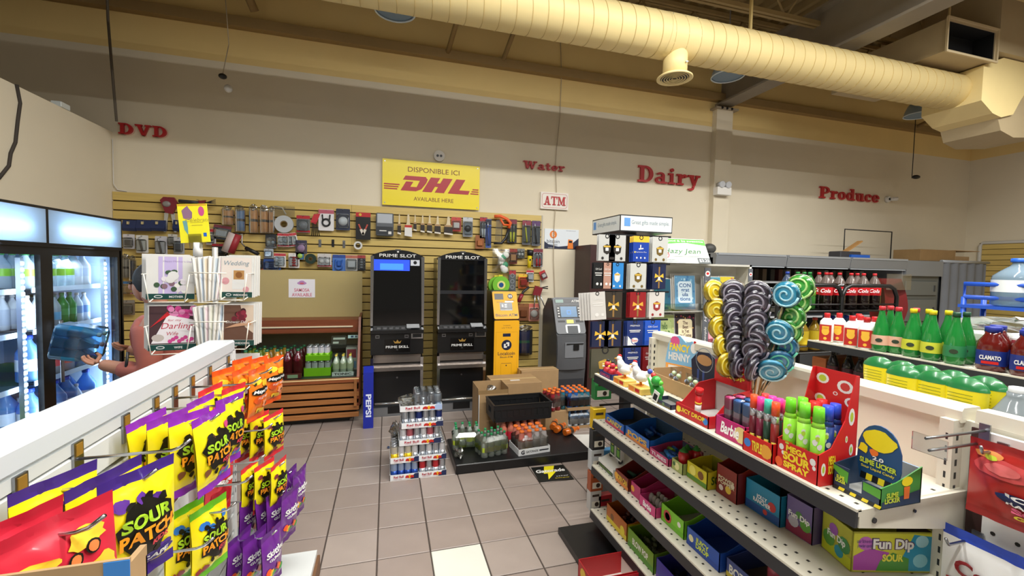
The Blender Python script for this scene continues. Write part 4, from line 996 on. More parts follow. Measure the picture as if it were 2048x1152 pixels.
# cardboard display box below the red bags
pb_ = at(262, 1113, y=.86)
T = thing('candy_box', 'open brown cardboard box with a blue corner below the red candy bags', 'box', (pb_.x, .86, pb_.z))
MB(CARD).box(-.36,-.006,-.16,0,0,0).build('front_flap', T); MB(CARD).box(-.36,0,-.16,-.35,.05,0).box(-.01,0,-.16,0,.05,-.01).box(-.36,.046,-.16,0,.05,-.03).box(-.36,0,-.16,0,.05,-.154).build('carton', T)
MB(mt('#2f7cc8', .45)).box(-.035,-.0075,-.16,.0015,-.006,-.001).build('blue_corner', T)

# ================================================================ greeting card spinner behind the gondola end
T = thing('card_spinner', 'wire spinner rack of greeting cards behind the gondola end', 'card rack', (-.93, 2.80, 0))
MB(mt('#c8c6c0', .4, .4)).cyl((0,0,.03),(0,0,1.78),.014).build('pole', T); MB(GREY).cyl((0,0,0),(0,0,.03),.22,n=24).build('base', T)
MB(WHITE).cyl((-.05,-.09,1.72),(-.05,-.09,1.80),.022).build('sign_socket', T)
wire = mt('#e8e2d2', .4)
def pocket(x, y, z, w, rz):
    p = MB(wire).at((x, y, z), (0,0,rz))
    for s in (-1, 1): p.tube([(s*w*.36,-.055,-.01),(s*w*.46,-.05,.13)], .0028, 5).tube([(s*w*.5,-.05,.13),(s*w*.5,.06,.13)], .0026, 5)
    p.tube([(-w*.36,-.055,-.01),(w*.36,-.055,-.01)], .0028, 5).tube([(-w*.36,-.055,-.01),(-w*.36,.07,.02)], .0026, 5).tube([(w*.36,-.055,-.01),(w*.36,.07,.02)], .0026, 5).tube([(-w*.5,.06,.13),(w*.5,.06,.13)], .0026, 5)
    p.build('wire_pocket', T)
teal = mt('#17453f', .4); paperM = mt('#dedcd7', .5)
def card_kit(w, h, art, head=None):
    b = MB(paperM).box(-w/2,-.003,0,w/2,.003,h); art(b, w, h)
    if head: b.m(teal).rect(-w/2,.0,w/2,h*.13,-.0042); b.m(WHITE).text(head, (w*.12,-.0046,h*.06), h=h*.05, bold=.02).disc(-w*.25,h*.065,w*.09,-.0045,14,h*.035); b.m(teal).disc(-w*.25,h*.065,w*.07,-.0047,12,h*.02)
    return [('card_sheet', b.mesh('card_sheet'))]
def art_mother(b, w, h):
    b.m(mt('#c3b3dc', .5)).rect(-w*.25,.13*h,w*.25,h*.98,-.0035); b.m(WHITE).rect(-w*.16,.13*h,-w*.13,h*.98,-.0037).rect(w*.13,.13*h,w*.16,h*.98,-.0037)
    rd = random.Random(5)
    for k in range(16): b.m(mt(rd.choice(('#f3f1ea','#e6dfe4','#6c4656','#8a6a76','#3f5a40')), .5)); b.disc(rd.uniform(-.3,.3)*w, (.2+rd.uniform(0,.28))*h, .065*w, -.004-k*.0001, 9)
    b.m(mt('#3f5a40', .5)).disc(-.03*w,.62*h,.08*w,-.0058,8,.05*h).disc(.08*w,.64*h,.07*w,-.0059,8,.045*h); b.m(WHITE).disc(.06*w,.54*h,.12*w,-.006,10).disc(.0,.46*h,.1*w,-.0061,10)
    b.m(mt('#a894c4', .5)).text("Happy Mother's Day", (w*.15,-.004,h*.87), w=w*.6, h=h*.05)
def art_wife(b, w, h):
    b.m(mt('#4a3034', .5)).rect(-w*.48,.14*h,w*.48,h*.98,-.0035)
    rd = random.Random(8)
    for k in range(22): b.m(mt(rd.choice(('#d64a92','#e58cba','#c23a80')), .5)); b.disc(rd.uniform(-.1,.46)*w, (.72+rd.uniform(0,.24))*h, .07*w, -.0038-k*.00005, 9)
    b.m(mt('#f0e8ea', .5)).flat([(-w*.44,.16*h),(w*.46,.16*h),(w*.46,.66*h),(w*.3,.7*h),(-w*.1,.78*h)], -.0052)
    b.m(mt('#c23a52', .5)).text('Darling', (w*.1,-.0056,h*.52), w=w*.68, h=h*.17, shear=.25).text('Wife', (0,-.0056,h*.37), w=w*.24, h=h*.08, shear=.2).text('for my', (.05*w,-.0056,h*.66), w=w*.28, h=h*.06, shear=.2)
    for k in range(8): b.m(mt('#d64a92', .5)); b.disc((-.05+.065*k)*w,(.2+.04*(k%3))*h,.05*w,-.0056-k*.00003,9)
    b.m(mt('#c8bcb4', .5)).disc(-.3*w,.28*h,.13*w,-.0055,12,.08*h); b.m(mt('#c8242c', .5)).flat([(-w*.47,.5*h),(-w*.1,.86*h),(-w*.05,.78*h),(-w*.3,.62*h)], -.0054)
def art_wed(b, w, h):
    b.m(mt('#e9ddd4', .5)).rect(-w*.47,.14*h,w*.47,h*.97,-.0035); b.m(WHITE).rect(-w*.14,.2*h,w*.26,h*.7,-.0038); b.m(mt('#b98a52', .5)).rect(-w*.1,.44*h,w*.24,h*.66,-.004); b.m(mt('#8c5a2c', .5)).disc(.07*w,.55*h,.11*w,-.0042,12)
    b.m(mt('#7f95a0', .5)).text('Wedding', (.0,-.004,h*.82), w=w*.8, h=h*.14, shear=.25); b.m(mt('#d89aa0', .5)).disc(-.35*w,.4*h,.12*w,-.004).disc(.3*w,.2*h,.1*w,-.0041)
def art_wed2(b, w, h):
    b.m(mt('#6b4a3a', .5)).rect(-w*.47,.14*h,w*.47,h*.97,-.0035); b.m(mt('#d9c4ae', .5)).flat([(w*.05,.97*h),(w*.47,.97*h),(w*.47,.3*h),(w*.2,.45*h)], -.0038)
    rd = random.Random(9)
    for k in range(12): b.m(mt(rd.choice(('#6c1828','#8c2438','#3a1418')), .5)); b.disc((-.05+rd.uniform(-.2,.25))*w,(.72+rd.uniform(-.1,.12))*h,.09*w,-.004-k*.0001,9)
    b.m(mt('#c99a78', .5)).flat([(-.45*w,.42*h),(.4*w,.5*h),(.42*w,.6*h),(-.1*w,.52*h)], -.0055); b.m(WHITE).text('Shower Day', (-.05*w,-.006,.56*h), w=.7*w, h=.08*h, shear=.2)
def art_plain(c):
    def f(b, w, h): b.m(mt(c, .5)).rect(-w*.45,.04*h,w*.45,h*.96,-.0035)
    return f
cards = [('MOTHER', art_mother, -1.075, 1.50, .205, .225, 'greeting card with white flowers on lilac, upper pocket of the spinner'),
         ('WIFE', art_wife, -1.07, 1.235, .205, .235, 'greeting card reading Darling Wife with pink petals, lower pocket'),
         ('WEDDING', art_wed, -.775, 1.51, .155, .22, 'cream wedding greeting card with a gold ring picture, upper pocket'),
         ('WEDDING', art_wed2, -.768, 1.25, .155, .225, 'dark wedding greeting card with red roses, lower pocket')]
SHORT = ['white flower card on the spinner','Darling Wife card on the spinner','cream wedding card on the spinner','dark wedding card on the spinner']
for k, (hd, art, x, z, w, h, lb) in enumerate(cards):
    rz = .10 if x < -.9 else -.12
    spawn('greeting_card', card_kit(w, h, art, hd), lb, 'greeting card', (x, 2.63, z), group='greeting cards on the spinner', rot=(-.05, 0, rz))
    pocket(x, 2.63, z, w, rz) if False else None
    pk = card_kit(w, h, art_plain('#dfe6ea'))
    for q in range(3):
        spawn('greeting_card', pk, ORD[q]+' card behind the '+SHORT[k], 'greeting card', (x-.012*(q+1) if x < -.9 else x+.008*(q+1), 2.645+.013*q, z+.004*q), group='greeting cards on the spinner', rot=(-.05, 0, rz))
    pocket(x+.93, 2.63-2.80, z, w, rz)
tints = ['#e9e4da','#c9d6e4','#d8c8b0','#f0ece4','#b9c4cc','#e8d4d8','#dcdccc']
for zi, (z, nm) in enumerate(((1.49, 'upper'), (1.235, 'lower'))):
    for k in range(7):
        w, h = .11, .235
        kit = card_kit(w, h, art_plain(tints[(k+zi*3) % 7]))
        spawn('greeting_card', kit, 'greeting card standing edge on in the '+nm+' middle pocket, '+ORD[k]+' of seven', 'greeting card', (-.925+k*.0155, 2.67, z), group='greeting cards on the spinner', rot=(0, math.radians(-8+k*3), math.radians(62)))
    p = MB(wire).tube([(-.05,-.21,z+.15),(.12,-.21,z+.15)], .003, 5); p.build('wire_band', T)
    p = MB(wire).tube([(-.05,-.21,z-.005),(.12,-.21,z-.005),(.12,0,z-.005),(-.05,0,z-.005)], .003, 5, True); p.build('wire_tray', T)
spawn('greeting_card', card_kit(.12, .16, lambda b, w, h: b.m(mt('#8a8a90', .5)).text('Love', (0,-.004,h*.7), w=w*.6, h=h*.12, shear=.25).text('congratulations', (0,-.004,h*.5), w=w*.7, h=h*.05).disc(0,h*.22,.02,-.004)), 'small white greeting card with grey script beside the gondola upright', 'greeting card', (-.735, 2.66, 1.04), group='greeting cards on the spinner', rot=(-.03, 0, -.1))
pocket(.195, -.14, 1.04, .12, -.1)
# yellow garden sign on top of the spinner
T = thing('yellow_card', 'bright yellow flower card standing on top of the card spinner', 'card', (-.985, 2.70, 1.80), rot=(-.02, math.radians(-5), .0))
b = MB(mt('#f1e62c', .4)).box(-.068,-.003,0,.068,.003,.205)
b.m(mt('#8f6a86', .5)).flat([(-.045,.13),(-.02,.12),(-.005,.13),(-.002,.16),(-.015,.18),(-.022,.195),(-.035,.185),(-.05,.17)], -.0035); b.m(mt('#c8508c', .5)).disc(.04,.165,.014,-.0035,14,.026)
b.m(mt('#6aa0a0', .5)).flat([(-.05,.115),(-.045,.07),(-.03,.04),(-.028,.08),(-.03,.12)], -.0035); b.m(mt('#b8a838', .5)).rect(-.01,.09,.04,.093,-.0035).rect(-.015,.105,.045,.107,-.0035).text('Celebrate', (.02,-.0036,.12), h=.02, shear=.2)
b.m(mt('#d09a28', .5)).rect(-.066,.195,.066,.203,-.0034); b.m(BLUE).rect(.04,.03,.055,.05,-.0035); b.build('card_sheet', T)
MB(clear('#f6f6ec', .1, .1)).box(-.03,-.006,-.03,.03,.006,.045).build('clip', T)
# ================================================================ stack of energy drink cases
rbW = mt('#eef0f2', .45); rbR = mt('#b3243a', .45); rbN = mt('#1f2c55', .4)
def bull_print(right):
    def f(t, x0, x1, y, h):
        w = x1-x0
        b = MB(rbR).text('Red Bull', (x0+w*.30, y-.0005, h*.58), w=w*.34, h=h*.42, bold=.03).text('ENERGY DRINK', (x0+w*.28, y-.0005, h*.2), w=w*.28, h=h*.12)
        b.m(right).flat([(x1-w*.30, .002), (x1-.001, .002), (x1-.001, h*.98), (x1-w*.14, h*.98)], y-.0003)
        b.m(mt('#f2b622', .4)).disc(x0+w*.68, h*.5, h*.33, y-.0009, 16)
        for s in (-1, 1):   # two charging animals either side of the disc
            c = x0+w*.68; b.m(mt('#c8281e', .4)).flat([(c+s*w*p[0], h*p[1]) for p in ((.015,.35),(.05,.2),(.09,.3),(.14,.22),(.15,.45),(.12,.7),(.07,.75),(.03,.6))][::s], y-.0012)
        b.build('print', t)
    return f
CR_ = .0265
CANS = {
 'blue': can_mesh(CR_, .135, mt('#274a9c', .3, .6), mt('#9fb4d8', .3, .7)), 'red': can_mesh(CR_, .135, mt('#c9ccd2', .3, .7), mt('#c4343c', .3, .5)),
 'yellow': can_mesh(CR_, .135, mt('#e8c21e', .3, .5), mt('#d8d4c4', .3, .7)), 'silver': can_mesh(CR_, .135, mt('#b4bac2', .28, .8)), 'bands': can_mesh(CR_, .135, mt('#c3c7cd', .3, .8), mt('#d9dce2', .3, .6)),
 'sky': can_mesh(CR_, .135, mt('#a8c4e4', .3, .5), mt('#cfe0f0', .3, .6)), 'navy': can_mesh(CR_, .135, mt('#b8bcc6', .3, .7), mt('#2a3a78', .3, .5)), 'rose': can_mesh(CR_, .135, mt('#cfd2d6', .3, .7), mt('#b4606a', .3, .5)),
}
fy_ = 3.46
def rb_case(x, z, nx, ny, kinds, label, right=rbN, tray_h=.045):
    T = multipack('can_case', label, 'can case', (x, fy_+ny*CR_, z), nx, ny, CR_, .135, [CANS[k] for k in kinds], tray_h, rbW, 0, 'energy drink cases stacked on the floor', bull_print(right))
    return T
rb_case(.142, 0, 4, 6, ['blue','blue'], 'white tray of blue energy drink cans on the floor, bottom of the stack')
rb_case(.362, 0, 4, 6, ['red','silver'], 'white tray of red and silver energy drink cans on the floor, bottom of the stack')
rb_case(.142, .1365, 4, 6, ['yellow','bands'], 'white tray of yellow energy drink cans, second level of the stack')
rb_case(.360, .1365, 4, 6, ['silver','bands'], 'white tray of silver energy drink cans, second level of the stack')
rb_case(.262, .273, 6, 4, ['bands','rose','silver'], 'white tray of red banded silver cans, third level of the stack')
rb_case(.278, .4095, 6, 4, ['silver','silver','navy'], 'white tray of silver energy drink cans, fourth level of the stack')
T = thing('can_case', 'torn open white tray of energy drink cans on top of the stack', 'can case', (.268, fy_+4*CR_, .546), 0, 'energy drink cases stacked on the floor')
W2 = 6*CR_; D2 = 4*CR_
t = MB(rbW).box(-W2-.005,-D2-.005,0,W2+.005,D2+.005,.004).box(-W2-.005,-D2-.006,0,W2+.005,-D2-.003,.045).box(-W2-.005,D2+.003,0,W2+.005,D2+.006,.045).box(-W2-.006,-D2-.005,0,-W2-.003,D2+.005,.045).box(W2+.003,-D2-.005,0,W2+.006,D2+.005,.045).build('tray', T)
bull_print(mt('#a9bfe6', .4))(t, -W2-.006, W2+.006, -D2-.0065, .045)
for i in range(2, 6):
    for j in range(4):
        if (i, j) in ((3, 0), (3, 1)): continue
        obj('can', CANS['sky' if i == 5 and j == 0 else 'silver'], T, (-W2+CR_+2*CR_*i, -D2+CR_+2*CR_*j, .004))
def crumple(name, parent, c, r, seed, sc=(1,1,.6), mat=None):
    rd = random.Random(seed); b = MB(mat or FILM); n, m_ = 12, 7; v = []
    for j in range(m_+1):
        for i in range(n):
            a = 2*PI*i/n; p = PI*j/m_; k = r*(1+rd.uniform(-.3, .3))
            v.append((c[0]+k*sc[0]*math.sin(p)*math.cos(a), c[1]+k*sc[1]*math.sin(p)*math.sin(a), c[2]-k*sc[2]*math.cos(p)))
    b.add(v, [(j*n+i, j*n+(i+1)%n, (j+1)*n+(i+1)%n, (j+1)*n+i) for j in range(m_) for i in range(n)])
    return b.build(name, parent)
film2 = clear('#dcdcd8', .16, .2)
crumple('torn_film', T, (-.10, -.04, .07), .06, 3, (1.2, 1.2, .7), film2)
MB(FILM).cbox(-.05,-D2-.004,.04,W2+.006,D2,.145,.02).build('shrink_wrap', T)
T = thing('film_scrap', 'crumpled clear shrink film tucked behind the yellow can tray', 'plastic film', (.075, 3.70, .273)); crumple('film', T, (0, 0, .05), .07, 8, (.7, 1, .8), film2)

# ================================================================ low black platform and drinks
blkp = mt('#141416', .35, noise=.15, ns=5, bump=.05)
tag(MB(blkp).cbox(.548, 3.435, 0, 1.765, 4.0, .08, .006).build('display_platform'), 'low black display platform on the tile floor', 'platform')
def wrap_pack(name, label, cat, loc, rz, nx, ny, r, kit, wrap_h, tray=None, deco=None, group=None, tilt=0, skip=(), wrapm=None, sp=2.02):
    T = thing(name, label, cat, loc, rz, group)
    W2, D2 = nx*r*sp/2, ny*r*sp/2; z = 0
    if tray:
        z = .004
        t = MB(tray[0]).box(-W2-.006,-D2-.006,0,W2+.006,D2+.006,z).box(-W2-.006,-D2-.008,0,W2+.006,-D2-.004,tray[1]).box(-W2-.006,D2+.004,0,W2+.006,D2+.008,tray[1]).box(-W2-.008,-D2-.006,0,-W2-.004,D2+.006,tray[1]).box(W2+.004,-D2-.006,0,W2+.008,D2+.006,tray[1]).build('tray', T)
        if deco: deco(t, -W2-.008, W2+.008, -D2-.0085, tray[1])
    rd = random.Random(int(loc[0]*100))
    for i in range(nx):
        for j in range(ny):
            if (i, j) in skip: continue
            k = kit if not isinstance(kit, dict) else kit[(i, j)] if (i, j) in kit else kit[0]
            spawn('bottle', k, None, None, (-W2+r*sp*(i+.5), -D2+r*sp*(j+.5), z), rd.uniform(0, 6), parent=T)
    if wrap_h: MB(wrapm or FILM).cbox(-W2-.004,-D2-.004,.02,W2+.004,D2+.004,wrap_h,.03).build('shrink_wrap', T)
    return T
seven = bottle_kit(.2, .031, tint('#e6efe8', .3, .1), mt('#1f8a52', .4), mt('#b9cf3a', .4), (.25,.45))
wrap_pack('bottle_pack', 'shrink wrapped pack of clear green capped bottles at the platform edge', 'bottle pack', (.885, 3.61, .08), .22, 4, 3, .031, seven, .17, wrapm=film2)
wrap_pack('bottle_pack', 'half empty torn pack of green capped bottles on the platform corner', 'bottle pack', (.695, 3.79, .08), -.1, 4, 3, .031, seven, .15, skip=((1,0),(2,0),(1,1),(3,0)), wrapm=film2)
T = thing('film_scrap', 'loose clear film hanging over the platform edge', 'plastic film', (.60, 3.60, .08)); crumple('film', T, (0, 0, .035), .05, 5, (.8, 1.6, .7), film2)
ocap = mt('#e8742a', .4)
pinkg = bottle_kit(.2, .034, mt('#b9695c', .15, coat=.4), ocap, mt('#d9cfcf', .4), (.25,.55), capr=.6, neck=.55, waist=.05)
clrg = bottle_kit(.2, .034, tint('#efeaea', .4, .1), ocap, mt('#cfd2d4', .4), (.25,.55), capr=.6, neck=.55, waist=.05)
kd = {0: pinkg}
for i in (2, 3):
    for j in range(3): kd[(i, j)] = clrg
def gdeco(t, x0, x1, y, h):
    w = x1-x0
    MB(mt('#232830', .4)).text('G', (x0+w*.13, y-.0005, h*.5), h=h*.66, bold=.05).text('GATORADE', (x0+w*.42, y-.0005, h*.5), w=w*.38, h=h*.35, bold=.02).rect(x0+w*.65,h*.4,x0+w*.95,h*.6,y-.0005).build('print', t)
wrap_pack('bottle_pack', 'white tray of orange capped sports drinks on the platform front', 'bottle pack', (1.235, 3.605, .08), .10, 4, 3, .034, kd, .16, (mt('#e6e8ea', .45), .055), gdeco, wrapm=film2, sp=2.1)
pk2 = bottle_kit(.2, .034, mt('#c0705c', .15, coat=.4), mt('#d8a08c', .4), mt('#c83040', .4), (.15,.5), capr=.55, neck=.5)
wrap_pack('bottle_pack', 'pack of pink drink bottles with red labels under the black crate', 'bottle pack', (1.22, 3.88, .08), 0, 6, 3, .034, pk2, .0)
# black crate
T = thing('plastic_crate', 'empty black plastic crate resting on the pink bottle pack', 'crate', (1.225, 3.925, .2805), math.radians(1))
cm = mt('#17181a', .45)
b = MB(cm).box(-.25,-.14,0,.25,.14,.008); b.build('bottom', T)
for s in (-1, 1):
    for nm, pr in (('long_side', 1), ('short_side', 0)):
        b = MB(cm)
        if pr:
            yy = s*.15
            b.box(-.285,yy-.006,.11,.285,yy+.006,.15).box(-.27,yy-.004,0,.27,yy+.004,.045)
            for k in range(10): x = -.265+k*.0589; b.box(x-.009,yy-.005,.045,x+.009,yy+.005,.11)
            b.box(-.27,yy-.002,.045,.27,yy+.002,.11)
        else:
            xx = s*.28
            b.box(xx-.006,-.15,.11,xx+.006,.15,.15).box(xx-.004,-.145,0,xx+.004,.145,.05).box(xx-.005,-.145,.05,xx+.005,-.05,.11).box(xx-.005,.05,.05,xx+.005,.145,.11)
        b.build(nm, T)
b = MB(cm).box(-.29,-.158,.15,.29,-.142,.158).box(-.29,.142,.15,.29,.158,.158).box(-.29,-.142,.15,-.272,.142,.158).box(.272,-.142,.15,.29,.142,.158); b.build('rim', T)
def carton(name, label, x0, y0, x1, y1, z0, z1, opened=False, tape=True, rz=0):
    cx, cy = (x0+x1)/2, (y0+y1)/2; w, d = (x1-x0)/2, (y1-y0)/2; h = z1-z0
    T = thing(name, label, 'box', (cx, cy, z0), rz)
    if not opened:
        MB(CARD).cbox(-w,-d,0,w,d,h,.003).build('carton', T)
        MB(mt('#c7ab7c', .35)).box(-w+.001,-.025,h,w-.001,.025,h+.0006).box(-w-.0006,-.025,h*.75,-w,.025,h).build('tape', T)
        if tape: MB(WHITE).box(-.06,-.09,h+.0006,.05,-.05,h+.0012).build('label_sticker', T)
    else:
        t = .004
        MB(CARD).box(-w,-d,0,w,d,t).box(-w,-d,t,-w+t,d,h).box(w-t,-d,t,w,d,h).box(-w,d-t,t,w,d,h).box(-w,-d,t,w,-d+t,h-.06).build('carton', T)
        MB(CARDD).box(-w,-d+t,h-.06,w,-d+t+.004,h-.02).build('inner_flap', T)
        MB(WHITE).box(-w+.004,-d-.001,.02,-w+.012,-d,h-.06).build('edge_tape', T)
    return T
carton('carton_box', 'tall open cardboard box beside the black crate', .87, 4.12, 1.18, 4.42, 0, .50, True)
carton('carton_box', 'closed cardboard box with white label behind the black crate', 1.12, 4.46, 1.66, 4.86, 0, .44)
carton('carton_box', 'dark closed cardboard box in front of the yellow coin machine', 1.56, 4.90, 2.04, 5.08, 0, .46, tape=False)
T = thing('film_scrap', 'crumpled clear film lying on the open cardboard box', 'plastic film', (1.02, 4.2, .44)); crumple('film', T, (0, 0, .03), .045, 6, (1, 1, .8), film2)
# sports drinks at the side of the crate
tealg = bottle_kit(.2, .034, mt('#1f6f86', .15, coat=.4), ocap, mt('#2a2f3a', .4), (.2,.5), capr=.6, neck=.55, waist=.05)
redg = bottle_kit(.2, .034, mt('#8c1f2c', .15, coat=.4), ocap, mt('#d8c4c8', .4), (.2,.45), capr=.6, neck=.55, waist=.05)
org = bottle_kit(.2, .034, mt('#c8641c', .15, coat=.4), ocap, mt('#3a2a22', .4), (.3,.5), capr=.6, neck=.55, waist=.05)
wrap_pack('bottle_pack', 'pack of dark red and teal sports drinks behind the crate corner', 'bottle pack', (1.73, 4.28, .2), .3, 3, 3, .034, {0: redg, (2,0): tealg, (2,1): tealg}, .17, wrapm=film2)
carton('carton_box', 'small cardboard box under the red and teal sports drinks', 1.60, 4.17, 1.86, 4.40, 0, .198, tape=False)
for k, (x, y, rz, lb) in enumerate(((1.60, 3.88, 2.3, 'orange sports drink bottle lying at the back of the platform'), (1.66, 3.80, 2.0, 'orange sports drink bottle lying with its cap toward the aisle'), (1.60, 3.96, 2.6, 'orange sports drink bottle lying behind two others'))):
    spawn('drink_bottle', org, lb, 'bottle', (x, y, .114), group='orange bottles lying on the platform', rot=(PI/2, 0, rz))
blu = bottle_kit(.2, .034, mt('#1d5aa0', .15, coat=.4), ocap, mt('#1c2440', .4), (.2,.5), capr=.6, neck=.55, waist=.05)
iceb = bottle_kit(.19, .034, mt('#6f9fd0', .15, coat=.4), mt('#2f66b0', .4), mt('#dfe9f4', .4), (.15,.5), capr=.5)
wrap_pack('bottle_pack', 'cardboard tray of ice blue labelled bottles on the floor beside the platform', 'bottle pack', (1.985, 4.30, 0), 0, 4, 4, .034, iceb, .17, (CARD, .03), wrapm=film2)
kd = {0: tealg}
for i in (0, 1):
    for j in range(4): kd[(i, j)] = blu
wrap_pack('bottle_pack', 'cardboard tray of blue and teal sports drinks stacked on ice blue bottles', 'bottle pack', (1.985, 4.30, .196), 0, 4, 4, .034, kd, .17, (CARD, .035), wrapm=film2)
tag(MB(mt('#d9d8d2', .6)).prismz([(1.79,3.46),(2.0,3.40),(2.06,3.96),(1.82,4.0)], 0.001, .004).build('paper_sheet'), 'white sheet lying on the floor beside the black platform', 'paper')
# floor decal
T = thing('floor_mat', 'black floor decal with yellow bolt and white sports drink name', 'decal', (1.325, 3.272, .001), math.radians(-3))
MB(mt('#101310', .5)).box(-.145,-.128,0,.145,.128,.002).build('sheet', T)
b = MB(mt('#f2e41c', .5)); b.add([(x, y, .0024) for x, y in ((-.03,.125),(.06,.125),(.02,.03),(.05,.03),(-.06,-.1),(-.035,.0),(-.07,.0))], [(6,5,4,3,2,1,0)])
b.m(mt('#f4f4f0', .5)).text('Gatorade', (0,.045,.003), w=.25, h=.055, r=(1,0,0), u=(0,1,0), bold=.03, shear=.2); b.text('is it in you?', (.07,-.06,.003), w=.1, h=.02, r=(1,0,0), u=(0,1,0)); b.m(YEL).text('the thirst quencher', (.06,-.09,.003), w=.12, h=.016, r=(1,0,0), u=(0,1,0)); b.build('print', T)

# ================================================================ goods hanging on the slatwall
SY = WY-.034
def box_of(l, t, r, b_, dy=.045):
    p = at(l, t, y=SY-dy); q = at(r, b_, y=SY-dy); return (p.x+q.x)/2, p.z, q.x-p.x, p.z-q.z
pegM = STEEL
def peg(T, L=.07): MB(pegM).cyl((0,.045,-.01),(0,-.03,-.01),.003,n=5).build('peg', T)
SEG = {}
def wall_item(name, label, cat, px, build, dy=.045, tilt=0, group='goods hanging on the slatwall'):
    cx, z, w, h = box_of(*px, dy)
    T = thing(name, label, cat, (cx, SY-dy, z), group=group, rot=(0, math.radians(tilt), 0))
    build(T, w, h); peg(T); return T
def blister(card, head=None, prod=None, shape='box', foot=None, bubble=True):
    def f(T, w, h):
        b = MB(mt(card, .5)).prism(rpoly(-w/2,-h,w/2,0,min(w,h)*.08), -.003, .003)
        if head: b.m(mt(head, .5)).rect(-w/2,-h*.2,w/2,-h*.02,-.0035)
        if foot: b.m(mt(foot, .5)).rect(-w/2,-h*.97,w/2,-h*.86,-.0035)
        b.build('card', T)
        p = MB(mt(prod or '#888888', .35))
        cz = -h*.58
        if shape == 'box': p.cbox(-w*.3,-.03,cz-h*.2,w*.3,-.004,cz+h*.2,.006)
        elif shape == 'ring': p.tube([(w*.27*math.cos(2*PI*i/18), -.016, cz+w*.27*math.sin(2*PI*i/18)) for i in range(18)], min(w,h)*.07, 6, True); 
        elif shape == 'cord': p.tube([(w*.24*math.cos(2*PI*i/18), -.016, cz-.01+w*.24*math.sin(2*PI*i/18)) for i in range(18)], min(w,h)*.06, 6, True).tube([(-w*.25,-.016,-h*.25),(-w*.2,-.016,cz)], .008, 5).tube([(w*.25,-.016,-h*.25),(w*.2,-.016,cz)], .008, 5)
        elif shape == 'dome': p.ball((0,-.004,cz), w*.34, 14, 8, (1,.6,1))
        elif shape == 'two': p.ball((-w*.2,-.006,cz), w*.17, 12, 6, (1,.7,1)).ball((w*.2,-.006,cz), w*.17, 12, 6, (1,.7,1))
        elif shape == 'four':
            for k in range(4): p.ball((0,-.01,-h*.3-k*h*.17), h*.09, 10, 6, (w/h*2.2,.8,.8))
        elif shape == 'tool': p.cyl((-w*.15,-.014,-h*.3),(w*.05,-.014,-h*.9),.011).m(mt('#c9ccd0',.3,.6)).cyl((-w*.15,-.014,-h*.3),(-w*.2,-.014,-h*.12),.007)
        elif shape == 'twotool':
            for s in (-1, 1): p.m(mt(prod, .35)).cyl((s*w*.17,-.014,-h*.55),(s*w*.14,-.014,-h*.95),.013).m(mt('#aeb2b8',.3,.7)).cyl((s*w*.17,-.014,-h*.55),(s*w*.14,-.014,-h*.18),.007)
        elif shape == 'handle': p.tube([(-w*.25,-.02,-h*.3),(-w*.25,-.025,-h*.8),(0,-.03,-h*.9),(w*.25,-.025,-h*.8),(w*.25,-.02,-h*.3)], w*.06, 6).cbox(-w*.15,-.03,-h*.7,w*.15,-.004,-h*.35,.008)
        elif shape == 'rings':
            for k in range(3): p.ring(0,-h*.25-k*h*.26,w*.2,w*.3,-.005,18)
        p.build('product', T)
        if bubble: MB(FILM).cbox(-w*.42,-.04,-h*.9,w*.42,-.0045,-h*.24,.01).build('bubble', T)
    return f
def pouch(c, fold='#2a2420', wrap=True):
    def f(T, w, h):
        b = MB(mt(c, .7, noise=.12, ns=30, bump=.2)); b.grid(lambda u, v: ((u-.5)*w, -.045*math.sin(PI*u)**.5*math.sin(PI*min(1,max(0,v*1.02)))**.4-.004, -h*.18-v*h*.8), 8, 10); b.grid(lambda u, v: ((.5-u)*w, .0, -h*.18-v*h*.8), 2, 2); b.build('glove', T)
        MB(mt(fold, .7)).grid(lambda u, v: ((u-.5)*w*1.02, -.05*math.sin(PI*u)**.5-.003, -h*.52-v*h*.09), 8, 2).build('band', T)
        crumple('film_header', T, (0, -.02, -h*.1), w*.42, int(w*9999), (1, .35, h*.25/w), film2)
        if wrap: MB(film2).grid(lambda u, v: ((u-.5)*w*1.06, -.052*math.sin(PI*u)**.5-.006, -h*.15-v*h*.87), 6, 6).build('film', T)
    return f
def bagged(c1, c2, c3):
    def f(T, w, h):
        rd = random.Random(int(w*5000)); b = MB(film2); b.grid(lambda u, v: ((u-.5)*w, -.05*math.sin(PI*u)*math.sin(PI*v)-.003, -v*h), 6, 8); b.build('film', T)
        for k in range(7):
            q = MB(mt((c1, c2, c3)[k % 3], .5)); q.ball((rd.uniform(-.25,.25)*w, -.02-.002*k, -h*(.25+.1*k)), w*.22, 9, 6, (1,.5,.9)); q.build('piece', T)
    return f
